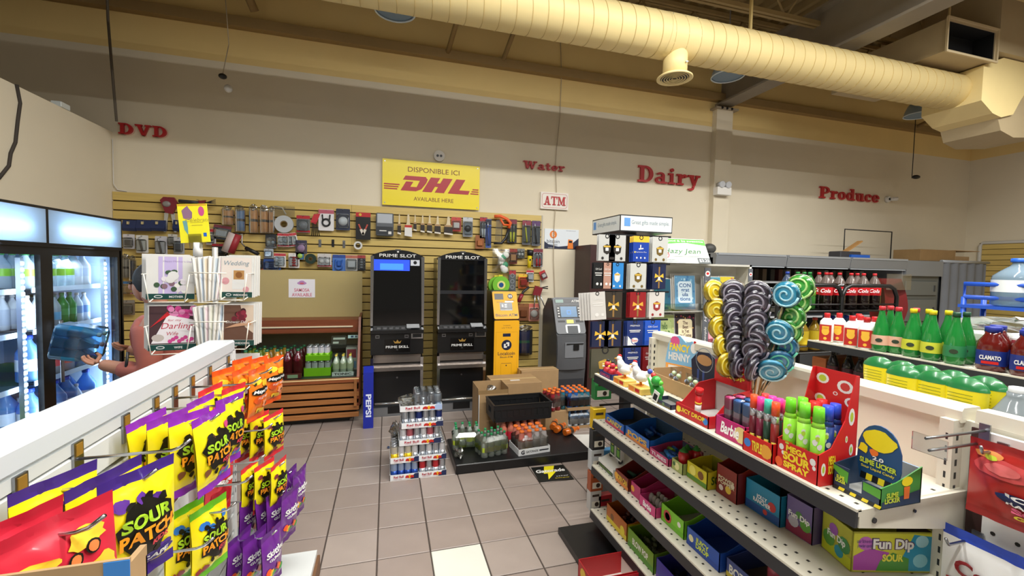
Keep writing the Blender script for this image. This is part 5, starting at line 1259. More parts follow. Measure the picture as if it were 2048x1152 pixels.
def brush(handle='#d8c8a4', brl='#2a211a', sleeve=None):
    def f(T, w, h):
        MB(mt(handle, .45)).prism([(-w*.12,-h*.05),(-w*.2,-h*.4),(-w*.3,-h*.5),(w*.3,-h*.5),(w*.2,-h*.4),(w*.12,-h*.05),(0,0)][::-1] if False else [(-w*.3,-h*.5),(w*.3,-h*.5),(w*.2,-h*.4),(w*.12,-h*.05),(0,0),(-w*.12,-h*.05),(-w*.2,-h*.4)], -.018, -.004).build('handle', T)
        MB(mt('#b0906a' if not sleeve else '#c23a34', .3, .4)).box(-w*.46,-.022,-h*.6,w*.46,-.0,-h*.5).build('ferrule', T)
        MB(mt(sleeve or brl, .6)).prism([(-w*.48,-h*.96),(w*.5,-h),(w*.46,-h*.6),(-w*.46,-h*.6)], -.024, .002).build('bristles', T)
        if not sleeve: MB(mt('#e6dfd2', .6)).prism([(-w*.48,-h*1.0),(w*.5,-h*1.04),(w*.5,-h*.96),(-w*.48,-h*.92)], -.0245, .0025).build('bristle_tip', T)
    return f
def disc_item(c, hole, ri=.32):
    def f(T, w, h):
        r = w/2; b = MB(mt(c, .35)); n = 28
        v = []
        for i in range(n):
            a = 2*PI*i/n; cs, sn = math.cos(a), math.sin(a)
            v += [(r*cs,-.04,-h/2+r*sn),(r*ri*cs,-.04,-h/2+r*ri*sn),(r*ri*cs,0,-h/2+r*ri*sn),(r*cs,0,-h/2+r*sn)]
        f_ = []
        for i in range(n):
            for k in range(4): f_.append((i*4+k, i*4+(k+1)%4, ((i+1)%n)*4+(k+1)%4, ((i+1)%n)*4+k))
        b.add(v, f_); b.build('ring_body', T); MB(mt(hole, .6)).ring(0,-h/2,r*ri*.75,r*ri*1.02,-.035,24).build('core', T)
    return f
wi = wall_item
for k, (l, r) in enumerate(((247,276),(275,305),(303,334),(348,366))):
    wi('lighter_pouch', ORD[k]+' dark blue folded pouch in the row near the cooler', 'pouch', (l,440,r,463), lambda T, w, h: (MB(mt('#1c2c58', .4)).prismx([(-.05,-h*.75),(-.03,-h),(.02,-h*.9),(.03,-h*.1),(-.02,0)], -w*.48, w*.48).build('pouch_body', T), MB(mt('#c9b98a', .4)).box(-w*.1,-.052,-h*.4,w*.02,-.03,-h*.15).build('clasp', T)), group='dark blue pouches')
wi('phone_charger', 'grey blister card with black plug block near the cooler', 'blister pack', (246,468,270,498), blister('#c3c2c8', '#d4d0d4', '#3a3c44'))
wi('cable_pack', 'white blister card with small black adapter near the cooler', 'blister pack', (272,470,297,506), blister('#dcdad6', None, '#26262a', 'tool'))
wi('cable_pack', 'pale grey card with black lead above the flower card', 'blister pack', (310,472,335,512), blister('#c6c6ce', None, '#33333a', 'tool'))
wi('cable_pack', 'small clear pack beside the yellow flower card', 'blister pack', (336,468,355,492), blister('#b4b2ac', '#d0ccc4', '#8a8a8a'))
wi('cable_pack', 'grey clear pack overlapping a smaller one beside the yellow flower card', 'blister pack', (347,474,369,508), blister('#aeb0b4', '#c8c8cc', '#7a7c82', 'box'), dy=.08)
wi('glove_pair', 'grey work glove pack beside the cooler end', 'gloves', (243,508,262,556), pouch('#9a968e'))
wi('glove_pair', 'navy work glove pack behind the person', 'gloves', (259,512,275,560), pouch('#22304a'))
wi('tool_pack', 'tan tool pack hanging behind the person', 'blister pack', (244,562,272,590), blister('#b48c50', '#3f6fa0', '#c79a58', 'dome'))
wi('tool_pack', 'brown tool pack hanging low behind the person', 'blister pack', (240,600,270,630), blister('#7c6a58', '#8a8278', '#5a4a40'))
def trowel(T, w, h):
    MB(mt('#7c1c2c', .4)).prism([(-w*.5,-h*.1),(-w*.2,-h*.45),(w*.2,-h*.48),(w*.5,-h*.15),(w*.3,0),(-w*.3,0)], -.03, .0).build('sleeve_card', T)
    MB(mt('#8c8884', .4)).ball((-.02,-.03,-h*.2), w*.25, 10, 6, (1,.4,.8)).build('print_patch', T)
    for s in (-1, 1): MB(mt('#c3c6ca', .25, .8)).prism([(s*w*.3-.008,-h),(s*w*.3+.014,-h),(s*w*.18+.02,-h*.45),(s*w*.18-.02,-h*.45)], -.012, -.006).build('blade', T)
wi('garden_shears', 'red handled shears with two silver blades high beside the flower card', 'shears', (322,394,358,465), trowel)
def forkt(T, w, h):
    MB(mt('#2b2b2e', .4)).cyl((-w*.5,-.05,-h*.25),(w*.1,-.05,-h*.3),.02).build('handle', T)
    MB(mt('#7c1c2c', .4)).prism([(-w*.05,-h),(w*.25,-h*.6),(w*.3,-h*.1),(0,-h*.2)], -.06, -.03).build('sleeve_card', T)
    for k in range(4): MB(mt('#1c1c20', .4)).cyl((w*.15,-.05,-h*.4+k*.008),(w*.62,-.06,-h*.02-k*h*.1),.006,.003,n=6).build('tine', T)
wi('garden_fork', 'dark hand fork with splayed tines behind the yellow flower card', 'garden fork', (362,396,428,428), forkt)
for k, (l, t, r, b_, c, lb) in enumerate(((443,413,467,450,'#e2a258','orange work glove pack nearest the hand fork'),(470,411,491,463,'#5f95d4','blue work glove pack among the orange ones'),(498,409,517,466,'#e6a45a','first tall orange work glove pack beside the blue one'),(519,411,538,466,'#e6a45a','second tall orange work glove pack'),(538,413,550,466,'#d8944c','narrow orange work glove pack beside the grey ring'))):
    wi('glove_pair', lb, 'gloves', (l,t,r,b_), pouch(c), dy=.06)
def ringpack(T, w, h):
    disc_item('#b9bdc0', '#7a6242', .4)(T, w, h*.66)
    for o in T.children: o.location.z -= h*.34
    MB(mt('#e8e8e6', .4)).tube([(-w*.5,-.02,-h*.02),(-w*.1,-.02,-h*.06),(w*.1,-.02,-h*.3)], .008, 5).build('strap', T); MB(film2).grid(lambda u, v: ((u-.5)*w*1.15, -.03, -v*h*.4), 3, 3).build('film_header', T)
wi('ring_pack', 'large grey flat ring in clear film between gloves and blister cards', 'ring', (550,412,588,467), ringpack)
wi('clamp_pack', 'grey blister card with round clamp and red edges', 'blister pack', (593,430,620,466), blister('#6c7074', '#b8242c', '#8c9094', 'dome', '#b8242c'))
def ties(T, w, h):
    MB(mt('#c4303a', .4)).prism([(-w*.4,-h*.4),(w*.1,-h*.5),(w*.5,0),(-w*.1,-h*.05)], -.012, 0).build('header_card', T)
    for k in range(5): MB(mt('#17171a', .5)).cyl((-w*.2+k*.01,-.008,-h*.4),(-w*.3+k*w*.18,-.008,-h),.005,n=5).build('tie', T)
wi('cable_ties', 'bundle of black cable ties with red header card', 'cable ties', (619,426,641,472), ties)
wi('hose_pack', 'white card with a coiled black cable', 'blister pack', (637,418,668,462), blister('#e4e2e4', '#b85a6c', '#1b1b1e', 'cord', bubble=False))
wi('plug_pack', 'dark blue card with a white plug', 'blister pack', (672,417,700,461), blister('#343c54', '#22283c', '#e6e8ea', 'dome'))
def paintset(T, w, h):
    MB(mt('#18181a', .35)).box(-w/2,-.03,-h,w/2,.0,-h*.16).build('pouch_body', T); MB(mt('#b81c24', .4)).box(-w/2,-.032,-h*.16,w/2,0,-.0).build('header_card', T)
    MB(mt('#d8b23c', .4)).disc(-w*.2,-h*.08,w*.1,-.033).build('badge', T)
    for s in (-1, 1): MB(mt('#d9d2c4', .5)).at((s*w*.15,-.034,-h*.62),(0,s*.4,0)).box(-w*.09,-.006,-h*.22,w*.09,0,0).m(mt('#b84a3c',.5)).box(-w*.05,-.008,0,w*.05,0,h*.2).build('brush_head', T)
wi('brush_set', 'black paint brush set with red header card', 'brush set', (712,425,741,480), paintset)
def dropcloth(T, w, h):
    MB(mt('#5c6168', .4)).cbox(-w/2,-.05,-h,w/2,0,-h*.02,.01).build('pouch_body', T); MB(mt('#b4bac2', .3)).rect(-w*.42,-h*.45,w*.42,-h*.06,-.0505).m(mt('#2c3036', .4)).rect(-w*.45,-h*.95,w*.45,-h*.6,-.0505).m(WHITE).rect(-w*.3,-h*.8,w*.1,-h*.76,-.0507).rect(w*.2,-h*.92,w*.38,-h*.8,-.0507).build('print', T)
wi('drop_cloth', 'grey folded drop cloth pack beside the brush set', 'pack', (752,425,787,473), dropcloth)
for k, (l, t, r, b_, sl) in enumerate(((795,427,802,468,None),(809,427,824,474,'#e4e2de'),(827,428,833,461,None),(841,429,849,464,None),(854,429,864,465,None),(869,431,881,467,None),(888,432,905,469,None))):
    wi('paint_brush', ['narrow paint brush beside the drop cloth pack','paint brush in a white sleeve with red band','thinnest paint brush in the row','small paint brush beside the thinnest one','medium paint brush in the row','wide paint brush in the row','widest paint brush beside the red card'][k], 'paint brush', (l,t,r,b_), brush(sleeve=sl), group='paint brushes on the slatwall')
wi('sandpaper_pack', 'red bordered card with two red blocks', 'blister pack', (903,434,922,463), blister('#c04038', None, '#d8d4d0', 'box'))
wi('blade_pack', 'grey oval blister pack with a round blade', 'blister pack', (926,434,945,474), blister('#8e9298', '#c4c8cc', '#2e3034', 'dome'))
wi('drill_set', 'silver and red drill bit pack beside a blue one', 'tool pack', (960,434,974,477), blister('#5a5c62', '#a82830', '#c4c8cc', 'twotool'))
wi('drill_set', 'tall blue bladed tool pack', 'tool pack', (972,438,982,496), blister('#3c56a0', '#23243a', '#4a62b0', 'tool'), dy=.07)
wi('wood_block', 'brown wooden handled tool low beside the slot machine top', 'tool pack', (951,470,968,498), blister('#94582c', None, '#a8663a', 'box', bubble=False))
def saw(T, w, h):
    MB(mt('#e8622a', .4)).tube([(-w*.45,-.03,-h*.02),(-w*.1,-.03,0),(w*.3,-.03,-h*.1),(w*.5,-.03,-h*.22),(w*.4,-.03,-h*.42)], .022, 8).build('frame', T)
    MB(mt('#e8622a', .4)).tube([(-w*.1,-.03,-h*.1),(w*.1,-.03,-h*.3),(w*.4,-.03,-h*.3)], .016, 7).build('grip', T)
    MB(mt('#33343a', .35, .5)).tube([(w*.4,-.03,-h*.42),(w*.25,-.03,-h*.75),(0,-.03,-h*.95),(-w*.45,-.03,-h*.96)], .018, 7).build('bow', T)
    MB(mt('#4a4c52', .3, .7)).box(-.004,-.032,-h*.9,.004,-.026,-h*.25).build('blade', T); MB(film2).flat([(-w*.4,-h*.85),(-w*.1,-h*.9),(w*.1,-h*.1),(-w*.35,-h*.15)], -.035).build('film', T)
wi('hand_saw', 'orange bow saw hanging on the slatwall', 'saw', (986,432,1019,490), saw)
wi('screwdriver_set', 'black screwdriver pack beside the orange saw', 'tool pack', (1015,438,1033,486), blister('#2c2d33', '#7a2838', '#d8d84a', 'twotool'))
wi('hammer_pack', 'silver hammer pack near the slatwall edge', 'tool pack', (1045,440,1061,490), blister('#55585e', '#8a3444', '#c4c43a', 'tool'))
wi('knife_pack', 'grey knife pack at the slatwall edge', 'tool pack', (1064,441,1080,492), blister('#5c5f66', '#5a3a6a', '#26272b', 'tool'))
wi('rag_bag', 'clear bag of white and green cloths', 'bag', (985,497,1019,547), bagged('#d9dcd6','#3f8f6a','#e6e2e2'), dy=.06)
wi('tool_pack', 'red and brown tool pack beside the bag of cloths', 'tool pack', (1018,497,1034,528), blister('#6c2a24', '#8c3428', '#b88a5a', 'box'))
wi('hinge_pack', 'small silver hinge pack', 'tool pack', (1034,497,1049,517), blister('#5a5a58', '#7a7a78', '#c8c8c4', 'two'))
def torch(T, w, h):
    MB(mt('#e0c81c', .4)).cyl((-w*.05,-.03,-h*.35),(-w*.1,-.03,-h),w*.22,w*.18,n=12).build('barrel', T); MB(mt('#1c1c1e', .4)).cyl((0,-.03,-h*.05),(-w*.05,-.03,-h*.35),w*.35,w*.26,n=12).build('lamp_head', T); MB(DARK).box(-w*.14,-.03-w*.24,-h*.62,w*.0,-.03,-h*.52).build('switch', T)
wi('flashlight', 'yellow flashlight with black head', 'flashlight', (1050,498,1068,536), torch)
wi('plier_pack', 'red handled plier pack at the slatwall edge', 'tool pack', (1067,497,1085,534), blister('#8a8c92', '#7a2c38', '#c8242c', 'twotool'))
def tape(T, w, h):
    MB(mt('#7ac23a', .35)).cyl((0,.0,-h/2),(0,-.05,-h/2),w/2,n=28).build('drum', T); MB(mt('#e6e08a', .4)).cyl((0,-.05,-h/2),(0,-.052,-h/2),w*.24,n=22).m(mt('#1f4f8c', .4)).cyl((0,-.052,-h/2),(0,-.0535,-h/2),w*.14,n=18).build('badge', T); MB(mt('#d8c83a', .4)).box(-w*.14,-.03,-h*.05,w*.1,-.005,h*.12).build('tab', T)
wi('tape_reel', 'lime green reel in front of its twin above the coin machine', 'reel', (984,553,1017,586), tape, dy=.08)
wi('tape_reel', 'lime green reel half hidden behind its twin', 'reel', (976,554,1008,586), tape, dy=.02)
wi('socket_pack', 'dark card with three grey rings', 'tool pack', (1018,540,1031,584), blister('#55585c', '#a83038', '#8a8d92', 'rings', bubble=False))
wi('cutter_pack', 'orange cutter pack on the slatwall', 'tool pack', (1037,548,1057,577), blister('#e0682a', '#e8c23a', '#a82420', 'box'))
wi('tag_pack', 'small white pack with red print', 'tool pack', (1053,540,1067,564), blister('#dcdcdc', '#c4343c', '#c8ccd0', 'box'))
wi('tag_pack', 'small red tilted pack at the slatwall edge', 'tool pack', (1077,542,1089,560), blister('#b82a30', None, '#e4e0dc', 'box'), tilt=-25)
def snips(T, w, h):
    MB(mt('#7c1c26', .4)).prism([(-w*.5,-h*.4),(w*.1,-h*.45),(w*.3,-h*.1),(-w*.3,0)], -.04, -.01).build('sleeve_card', T)
    for k in range(3): MB(mt('#c3c6ca', .25, .8)).cyl((-w*.3+k*w*.2,-.03,-h*.4),(-w*.35+k*w*.45,-.03,-h),.012,.006,n=6).build('blade', T)
    for k in range(2): MB(DARK).cyl((w*.1,-.03,-h*.1),(w*.7,-.035,-.01-k*.03),.008,n=6).build('tine', T)
wi('garden_shears', 'red sleeved snips with silver blades above the cash machine', 'shears', (1064,571,1088,617), snips)
wi('bike_tool', 'dark angled hand tool above the coin machine shoulder', 'tool', (1034,572,1056,604), lambda T, w, h: (MB(mt('#2a2a2e', .4)).tube([(-w*.4,-.03,-h),(0,-.03,-h*.35),(w*.5,-.03,-h*.05)], .018, 7).build('arm', T), MB(mt('#8c2030', .4)).cyl((-w*.4,-.03,-h),(-w*.1,-.03,-h*.5),.028,n=8).build('grip', T)))
wi('leather_pouch', 'brown leather tool pouch above the glove bag', 'pouch', (1036,607,1057,641), blister('#7a4a2a', '#8c5a34', '#6a3c20', 'box', bubble=False))
wi('bulb_pack', 'pink and white bulb pack beside the leather pouch', 'tool pack', (1058,607,1078,642), blister('#d08a78', '#c86a5c', '#e8e4dc', 'dome'))
wi('glove_pair', 'navy and teal glove bag low on the slatwall', 'gloves', (1035,650,1063,707), pouch('#1f2c66', '#2f7a5a'), dy=.08)
# nearer group above the wooden case
wi('scraper_pack', 'tilted grey blister pack beside the yellow flower card', 'blister pack', (428,450,464,480), blister('#4c5058', '#7c3844', '#9fb0c0', 'box'), tilt=8)
wi('tool_pack', 'red and white pack half hidden by the flower card', 'blister pack', (412,457,432,490), blister('#c4c0c4', '#c43038', '#3a3436', 'dome'))
wi('blade_pack', 'black and red pack above the wedding cards', 'blister pack', (424,487,456,512), blister('#2a2c30', '#a4242c', '#5c6066', 'box'))
def roller(T, w, h):
    MB(mt('#c8b8b4', .5)).at((0,-.05,0)).cyl((-w*.25,0,-h*.05),(-w*.5,0,-h*.95),.052,n=14).build('sleeve', T); MB(mt('#a02c34', .5)).at((0,-.055,0)).cyl((-w*.12,0,-h*.1),(-w*.36,0,-h*.98),.042,n=14).build('second_sleeve', T)
    MB(STEEL).tube([(-w*.22,-.05,-h*.02),(w*.02,-.05,-h*.1),(w*.0,-.05,-h*.5),(w*.15,-.05,-h*.75)], .008, 6).build('wire_frame', T); MB(DARK).cyl((w*.12,-.05,-h*.72),(w*.55,-.05,-h*1.02),.022,n=10).build('handle', T)
wi('paint_roller', 'paint roller pack with red sleeve and black handle', 'paint roller', (455,465,517,508), roller)
wi('sponge_pack', 'black pack with grey pieces beside the bulb cards', 'blister pack', (531,468,553,497), blister('#2f3236', None, '#8fa0ac', 'two', '#8c8f96'))
for k in range(3):
    wi('bulb_card', ['front','middle','rear'][k]+' white bulb card of three fanned out', 'blister pack', (555+k*7,466,578+k*7,494), blister('#e2e0de', '#c43c44', '#b9bec4', 'two', '#c43c44'), dy=.075-.02*k, tilt=-6*k, group='fanned bulb cards')
wi('sponge_pack', 'small grey pack below the black one', 'blister pack', (528,497,547,516), blister('#aab0b8', None, '#c4ccd4', 'box'))
wi('tape_pack', 'colourful round tape pack', 'blister pack', (591,480,614,508), blister('#4c4a5c', '#3a3850', '#c8a0c8', 'dome'))
wi('tape_pack', 'small colourful disc below the tape pack', 'blister pack', (592,502,608,519), blister('#3f6f9c', None, '#9cc45a', 'dome', bubble=False))
wi('battery_pack', 'small dark battery pack beside a blue one', 'blister pack', (511,521,527,540), blister('#3a3030', '#2c2a2c', '#6c6c70', 'box', '#a04a3c'))
wi('battery_pack', 'blue battery pack behind the silver bulbs', 'blister pack', (527,517,562,541), blister('#2c4f94', None, '#1f3566', 'four'), dy=.03)
wi('bulb_card', 'white card with four silver bulbs', 'blister pack', (548,506,572,535), blister('#e6e4e2', '#c8444c', '#c4c8cc', 'four'))
wi('bulb_card', 'white card with four red bulbs', 'blister pack', (577,506,599,536), blister('#e6e4e2', None, '#b8242c', 'four'))
wi('wire_coil', 'dark green coil of wire', 'coil', (611,506,633,529), disc_item('#23382e', '#5a4a34', .45))
wi('knob_card', 'white card with two white knobs and red edge', 'blister pack', (635,507,663,534), blister('#d8d4d4', '#d0ccc8', '#f0efec', 'two', '#b8303a'))
wi('lock_pack', 'blue blister pack with a cable lock', 'blister pack', (665,509,691,543), blister('#4a78c4', '#2c4a94', '#2f5cae', 'handle', bubble=False))
wi('hook_pack', 'clear pack with white hooks beside the slot machine', 'blister pack', (691,510,715,542), blister('#b8b8b4', '#b86a58', '#d4d8da', 'box'))
wi('clip_pack', 'black card with rows of clips beside the slot machine', 'blister pack', (715,510,731,541), blister('#3c3e42', '#a43c3c', '#8f9398', 'four'))
wi('masking_tape', 'white tape roll hanging below the brush set', 'tape', (708,482,725,500), disc_item('#d8d8d4', '#3a3a38', .6))
for k, (x, y, lb) in enumerate(((640,484,'empty metal wall hook below the black cable card'),(688,486,'empty metal wall hook below the white plug card'),(666,484,'empty black wall hook between two metal ones'))):
    p = at(x, y, y=SY)
    T = thing('wall_hook', lb, 'hook', p, 0, 'empty hooks on the slatwall')
    MB(STEEL if k < 2 else DARK).box(-.015,-.006,-.06,.015,0,.03).cyl((0,-.005,0),(0,-.12,.01),.004,n=6).build('hook_body', T)
# ================================================================ gift card stand at the end of the gondola
T = thing('gift_card_stand', 'square black gift card stand with a white printed header', 'card stand', (1.67, 2.75, 0))
MB(DARK).box(-.19,-.19,0,.19,.19,.06).build('base', T); MB(DARK).box(-.03,-.03,.06,.03,.03,1.96).build('post', T)
hd = MB(mt('#23262a', .4)).box(-.2,-.2,1.955,.2,.2,2.065).build('header_box', T)
b = MB(mt('#dfe4e4', .35, .2)).rect(-.195,1.962,.195,2.058,-.2005); b.add([(-.2005,.195,1.962),(-.2005,-.195,1.962),(-.2005,-.195,2.058),(-.2005,.195,2.058)], [(0,1,2,3)])
b.m(mt('#5f93cf', .4)).rect(-.17,1.99,-.125,2.045,-.201).m(mt('#7c8f9c', .4)).text('Great gifts made simple.', (.03,-.201,2.015), w=.29, h=.035)
b.text('Great gifts made simple.', (-.201,-.02,2.015), w=.27, h=.035, r=(0,-1,0), u=(0,0,1)).m(mt('#5f93cf', .4)).add([(-.2008,.18,1.99),(-.2008,.14,1.99),(-.2008,.14,2.045),(-.2008,.18,2.045)], [(0,1,2,3)]); b.build('header_print', hd)
for z in (1.93, 1.745, 1.555, 1.365, 1.185, .99, .8, .6, .4):
    MB(DARK).box(-.31,-.205,z-.006,.19,-.195,z+.006).build('hook_bar', T)
def gift_kit(w, h, base, art, top=None):
    b = MB(mt(base, .35)).box(-w/2,-.0008,-h,w/2,.0008,0)
    if top: b.m(mt(top, .4)).rect(-w/2,-h*.24,w/2,0,-.0012)
    b.m(DARK).ring(0,-h*.06,w*.08,w*.13,-.0013,10)
    art(b, w, h); return [('card_sheet', b.mesh('card_sheet'))]
def g_bow(c, bg=None):
    def f(b, w, h):
        b.m(mt('#8c6a3a', .4)).rect(-w*.05,-h*.97,w*.05,-h*.12,-.0014); b.m(mt(c, .35))
        for s in (-1, 1): b.flat([(0,-h*.5),(s*w*.3,-h*.38),(s*w*.34,-h*.56)][::s], -.0018).flat([(0,-h*.52),(s*w*.28,-h*.72),(s*w*.1,-h*.7)][::s], -.0017)
        b.m(mt('#e8e4d8', .4)).rect(-w*.08,-h*.66,w*.08,-h*.52,-.002)
    return f
def g_gift(c):
    def f(b, w, h):
        b.m(mt(c, .4)).flat([(-w*.24,-h*.45),(-w*.2,-h*.68),(0,-h*.76),(w*.2,-h*.68),(w*.24,-h*.45),(0,-h*.36)], -.0014).m(mt('#c8a440', .4)).rect(-w*.2,-h*.48,w*.2,-h*.42,-.0018).m(mt('#e8e6e2', .4)).rect(-w*.09,-h*.62,w*.09,-h*.5,-.002)
        for s in (-1, 1): b.m(mt(c, .4)).disc(s*w*.25,-h*.9,w*.08,-.0016,10)
    return f
def g_logo(kind):
    def f(b, w, h):
        b.m(WHITE)
        if kind == 'ps':
            b.rect(-w*.06,-h*.52,-w*.0,-h*.34,-.0015).flat([(-w*.16,-h*.52),(-w*.06,-h*.54),(-w*.02,-h*.48),(-w*.12,-h*.47)], -.0015).flat([(0,-h*.52),(w*.16,-h*.5),(w*.14,-h*.46),(w*.02,-h*.47)], -.0015).text('PlayStation Plus', (0,-.0016,-h*.63), w=w*.7, h=h*.05).m(mt('#e8c43a', .4)).rect(-w*.42,-h*.66,-w*.34,-h*.6,-.0016)
            for k in range(3): b.m(WHITE).disc((-.25+.25*k)*w,-h*.85,w*.05,-.0016,8)
        elif kind == 'esso':
            b.text('PREPAID', (0,-.0016,-h*.2), w=w*.6, h=h*.06).rect(-w*.35,-h*.4,w*.35,-h*.37,-.0015).rect(-w*.3,-h*.46,w*.3,-h*.43,-.0015).flat([(-w*.45,-h*.98),(w*.1,-h*.98),(-w*.45,-h*.6)], -.0015).disc(0,-h*.78,w*.25,-.0017,18,h*.1).m(mt('#1f3a8c', .4)).ring(0,-h*.78,w*.2,w*.24,-.0018,18).m(RED).text('Esso', (0,-.0019,-h*.78), w=w*.34, h=h*.1, bold=.02)
        else:
            b.text('Gift Card', (0,-.0016,-h*.25), w=w*.6, h=h*.07).rect(-w*.35,-h*.42,w*.35,-h*.39,-.0015).rect(-w*.3,-h*.5,w*.3,-h*.47,-.0015).disc(-w*.1,-h*.82,w*.12,-.0016,12).rect(w*.2,-h*.88,w*.35,-h*.78,-.0016)
    return f
CW, CH = .12, .168
GK = {
 'greygift': gift_kit(CW, CH, '#b9bab8', g_gift('#2b2826')), 'goldgift': gift_kit(CW, CH, '#bdbebb', g_gift('#6a5524')), 'redgift': gift_kit(CW, CH, '#c4c0bc', g_gift('#8c2a2e')),
 'game': gift_kit(CW, CH, '#1c3f9c', g_logo('ps'), '#e2b83a'), 'navybow': gift_kit(CW, CH, '#1c2444', g_bow('#d8b03c')), 'redbow': gift_kit(CW, CH, '#8c1c22', g_bow('#d8a03c')), 'darkbow': gift_kit(CW, CH, '#3a332c', g_bow('#d0a83c')),
 'esso': gift_kit(CW, CH, '#1c2f6c', g_logo('esso')), 'blue': gift_kit(CW, CH, '#1f4fb4', g_logo('x')), 'red': gift_kit(CW, CH, '#7c161c', g_logo('x')), 'black': gift_kit(CW*.6, CH, '#1c1c1e', g_logo('x')), 'sky': gift_kit(CW*.75, CH, '#2f7fc4', g_gift('#d8d4d0')), 'pink': gift_kit(CW*.6, CH, '#b08878', g_logo('x')), 'photo': gift_kit(.2, .19, '#4c4a3c', g_gift('#b08a3a')), 'tag': gift_kit(.10, .18, '#cfcdc9', g_logo('x')),
}
GN = {'greygift':'grey gift card with dark parcel','goldgift':'grey gift card with gold parcel','redgift':'white gift card with red parcel','game':'blue game card with yellow top','navybow':'navy gift card with yellow bow','redbow':'red gift card with yellow bow','darkbow':'dark gift card with yellow bow','esso':'dark blue prepaid fuel card','blue':'bright blue prepaid card','red':'dark red prepaid card','black':'narrow black card','sky':'sky blue card','pink':'narrow dusty pink card','photo':'wide photo card pouch','tag':'large white hang tag'}
RN = ['top','second','third','fourth','fifth']
grid_ = [  # row, z of card top, [(kind, x, stack, turn)]
 (0, 1.925, [('greygift',1.36,2,0),('greygift',1.435,3,0),('game',1.61,3,0),('goldgift',1.755,3,0)]),
 (1, 1.745, [('black',1.305,2,0),('pink',1.37,3,0),('sky',1.44,3,0),('goldgift',1.595,3,0),('navybow',1.755,4,10)]),
 (2, 1.555, [('tag',1.30,5,-12),('darkbow',1.42,3,0),('redbow',1.60,3,0),('redgift',1.745,2,0)]),
 (3, 1.365, [('navybow',1.33,2,0),('navybow',1.42,3,0),('esso',1.585,3,0),('blue',1.72,3,0)]),
 (4, 1.185, [('photo',1.37,2,0),('esso',1.575,2,0),('red',1.71,2,0)]),
]
for row, z, items in grid_:
    seen = {}
    for kd, x, n, tn in items:
        for q in range(n):
            seen[(kd, q)] = seen.get((kd, q), 0)+1
            lb = GN[kd]+', '+RN[row]+' row of the stand, '+('front' if q == 0 else ORD[q]+' behind')
            if seen[(kd, q)] > 1: lb = GN[kd]+', '+RN[row]+' row, second hook of its kind, '+('front' if q == 0 else ORD[q]+' behind')
            spawn('gift_card', GK[kd], lb, 'gift card', (x-(.006 if tn >= 0 else .014)*q, 2.515+.012*q, z-.002*q), group='gift cards on the stand', rot=(0, math.radians(tn*.4 if tn < 0 else 0), math.radians(tn)))
low = [('#2c7a3c','green',.99,1.345,.12),('#e0b81c','yellow',.80,1.325,.09),('#2a2a2c','black',.66,1.325,.09),('#c4c8ca','white',.53,1.32,.09),('#3f7fae','blue pictured',.52,1.42,.11),('#a8522c','rust',.385,1.32,.09),('#c8c6c2','white and navy',.26,1.315,.08),('#a81c2c','red',.22,1.385,.1)]
for k, (c, nm, z, x, w) in enumerate(low):
    T2 = thing('gift_box', nm+' boxed card hanging low on the gift card stand', 'gift box', (x, 2.50, z), group='boxed cards low on the stand')
    MB(mt(c, .4)).cbox(-w/2,-.02,-.13,w/2,.03,0,.002).build('carton', T2)
    b = MB(mt('#e6e0d0', .4)).rect(-w*.35,-.11,w*.35,-.07,-.0205); b.m(mt('#3a2f2a', .4)).rect(-w*.3,-.04,w*.3,-.025,-.0205).disc(w*.1,-.09,.015,-.021); b.build('print', T2)
# ================================================================ greeting card rack beside it
T = thing('card_rack', 'white greeting card rack with grey name strips', 'card rack', (2.30, 2.92, 0))
MB(mt('#d4d2ca', .5)).box(-.40,.02,0,.50,.05,1.75).build('back_board', T)
for x in (-.42, .49): MB(mt('#d9d6cc', .5)).box(x,-.12,0,x+.02,.05,1.76).build('side_board', T)
for z in (1.40, 1.12, .84, .56):
    MB(clear('#eef2f2', .12, .08)).box(-.40,-.10,z-.01,.49,-.095,z+.05).build('clear_lip', T); MB(mt('#c9c7be', .5)).box(-.40,-.10,z-.015,.49,.02,z-.01).build('ledge', T)
MB(mt('#b9b7ae', .5)).box(-.42,-.12,1.745,.51,.05,1.76).build('top_board', T)
stripM = mt('#5c5f66', .45)
for x, w in ((.055,.055), (.475,.04)):
    s = MB(stripM).box(x,-.128,1.0,x+w,-.122,1.73).build('name_strip', T)
    b = MB(WHITE).disc(x+w/2,1.685,w*.4,-.1285,16).text('Hazy Jean', (x+w/2,-.1285,1.42), w=.22, h=w*.55, r=(0,0,1), u=(-1,0,0), shear=.25).text('nice people', (x+w/2,-.1285,1.17), w=.2, h=w*.5, r=(0,0,1), u=(-1,0,0), shear=.25)
    b.rect(x+w*.2,1.625,x+w*.8,1.628,-.1285).rect(x+w*.2,1.615,x+w*.8,1.618,-.1285)
    L = [(0,.9),(.15,.5),(.45,.65),(.4,.3),(.85,.35),(.7,.05),(.9,-.1),(.4,-.45),(.45,-.6),(.05,-.5),(.05,-.9),(-.05,-.9),(-.05,-.5),(-.45,-.6),(-.4,-.45),(-.9,-.1),(-.7,.05),(-.85,.35),(-.4,.3),(-.45,.65),(-.15,.5)]
    b.m(RED).flat([(x+w/2+p[0]*w*.28, 1.685+p[1]*w*.28) for p in L][::-1], -.1292); b.build('lettering', s)
T2 = thing('tent_sign', 'white tent sign with green banner and price on the card rack', 'sign', (2.16, 2.87, 1.761))
b = MB(mt('#c9ccc6', .6)).prismx([(-.10,0),(-.09,0),(.01,.185),(.0,.19)], -.235, .235).prismx([(.12,0),(.125,0),(.01,.19),(.0,.185)], -.235, .235); b.build('sheet', T2)
b = MB(mt('#4a9a2c', .6)).at((0,-.1015,0),(-math.atan2(.1,.19),0,0)); hs = math.hypot(.1,.19)
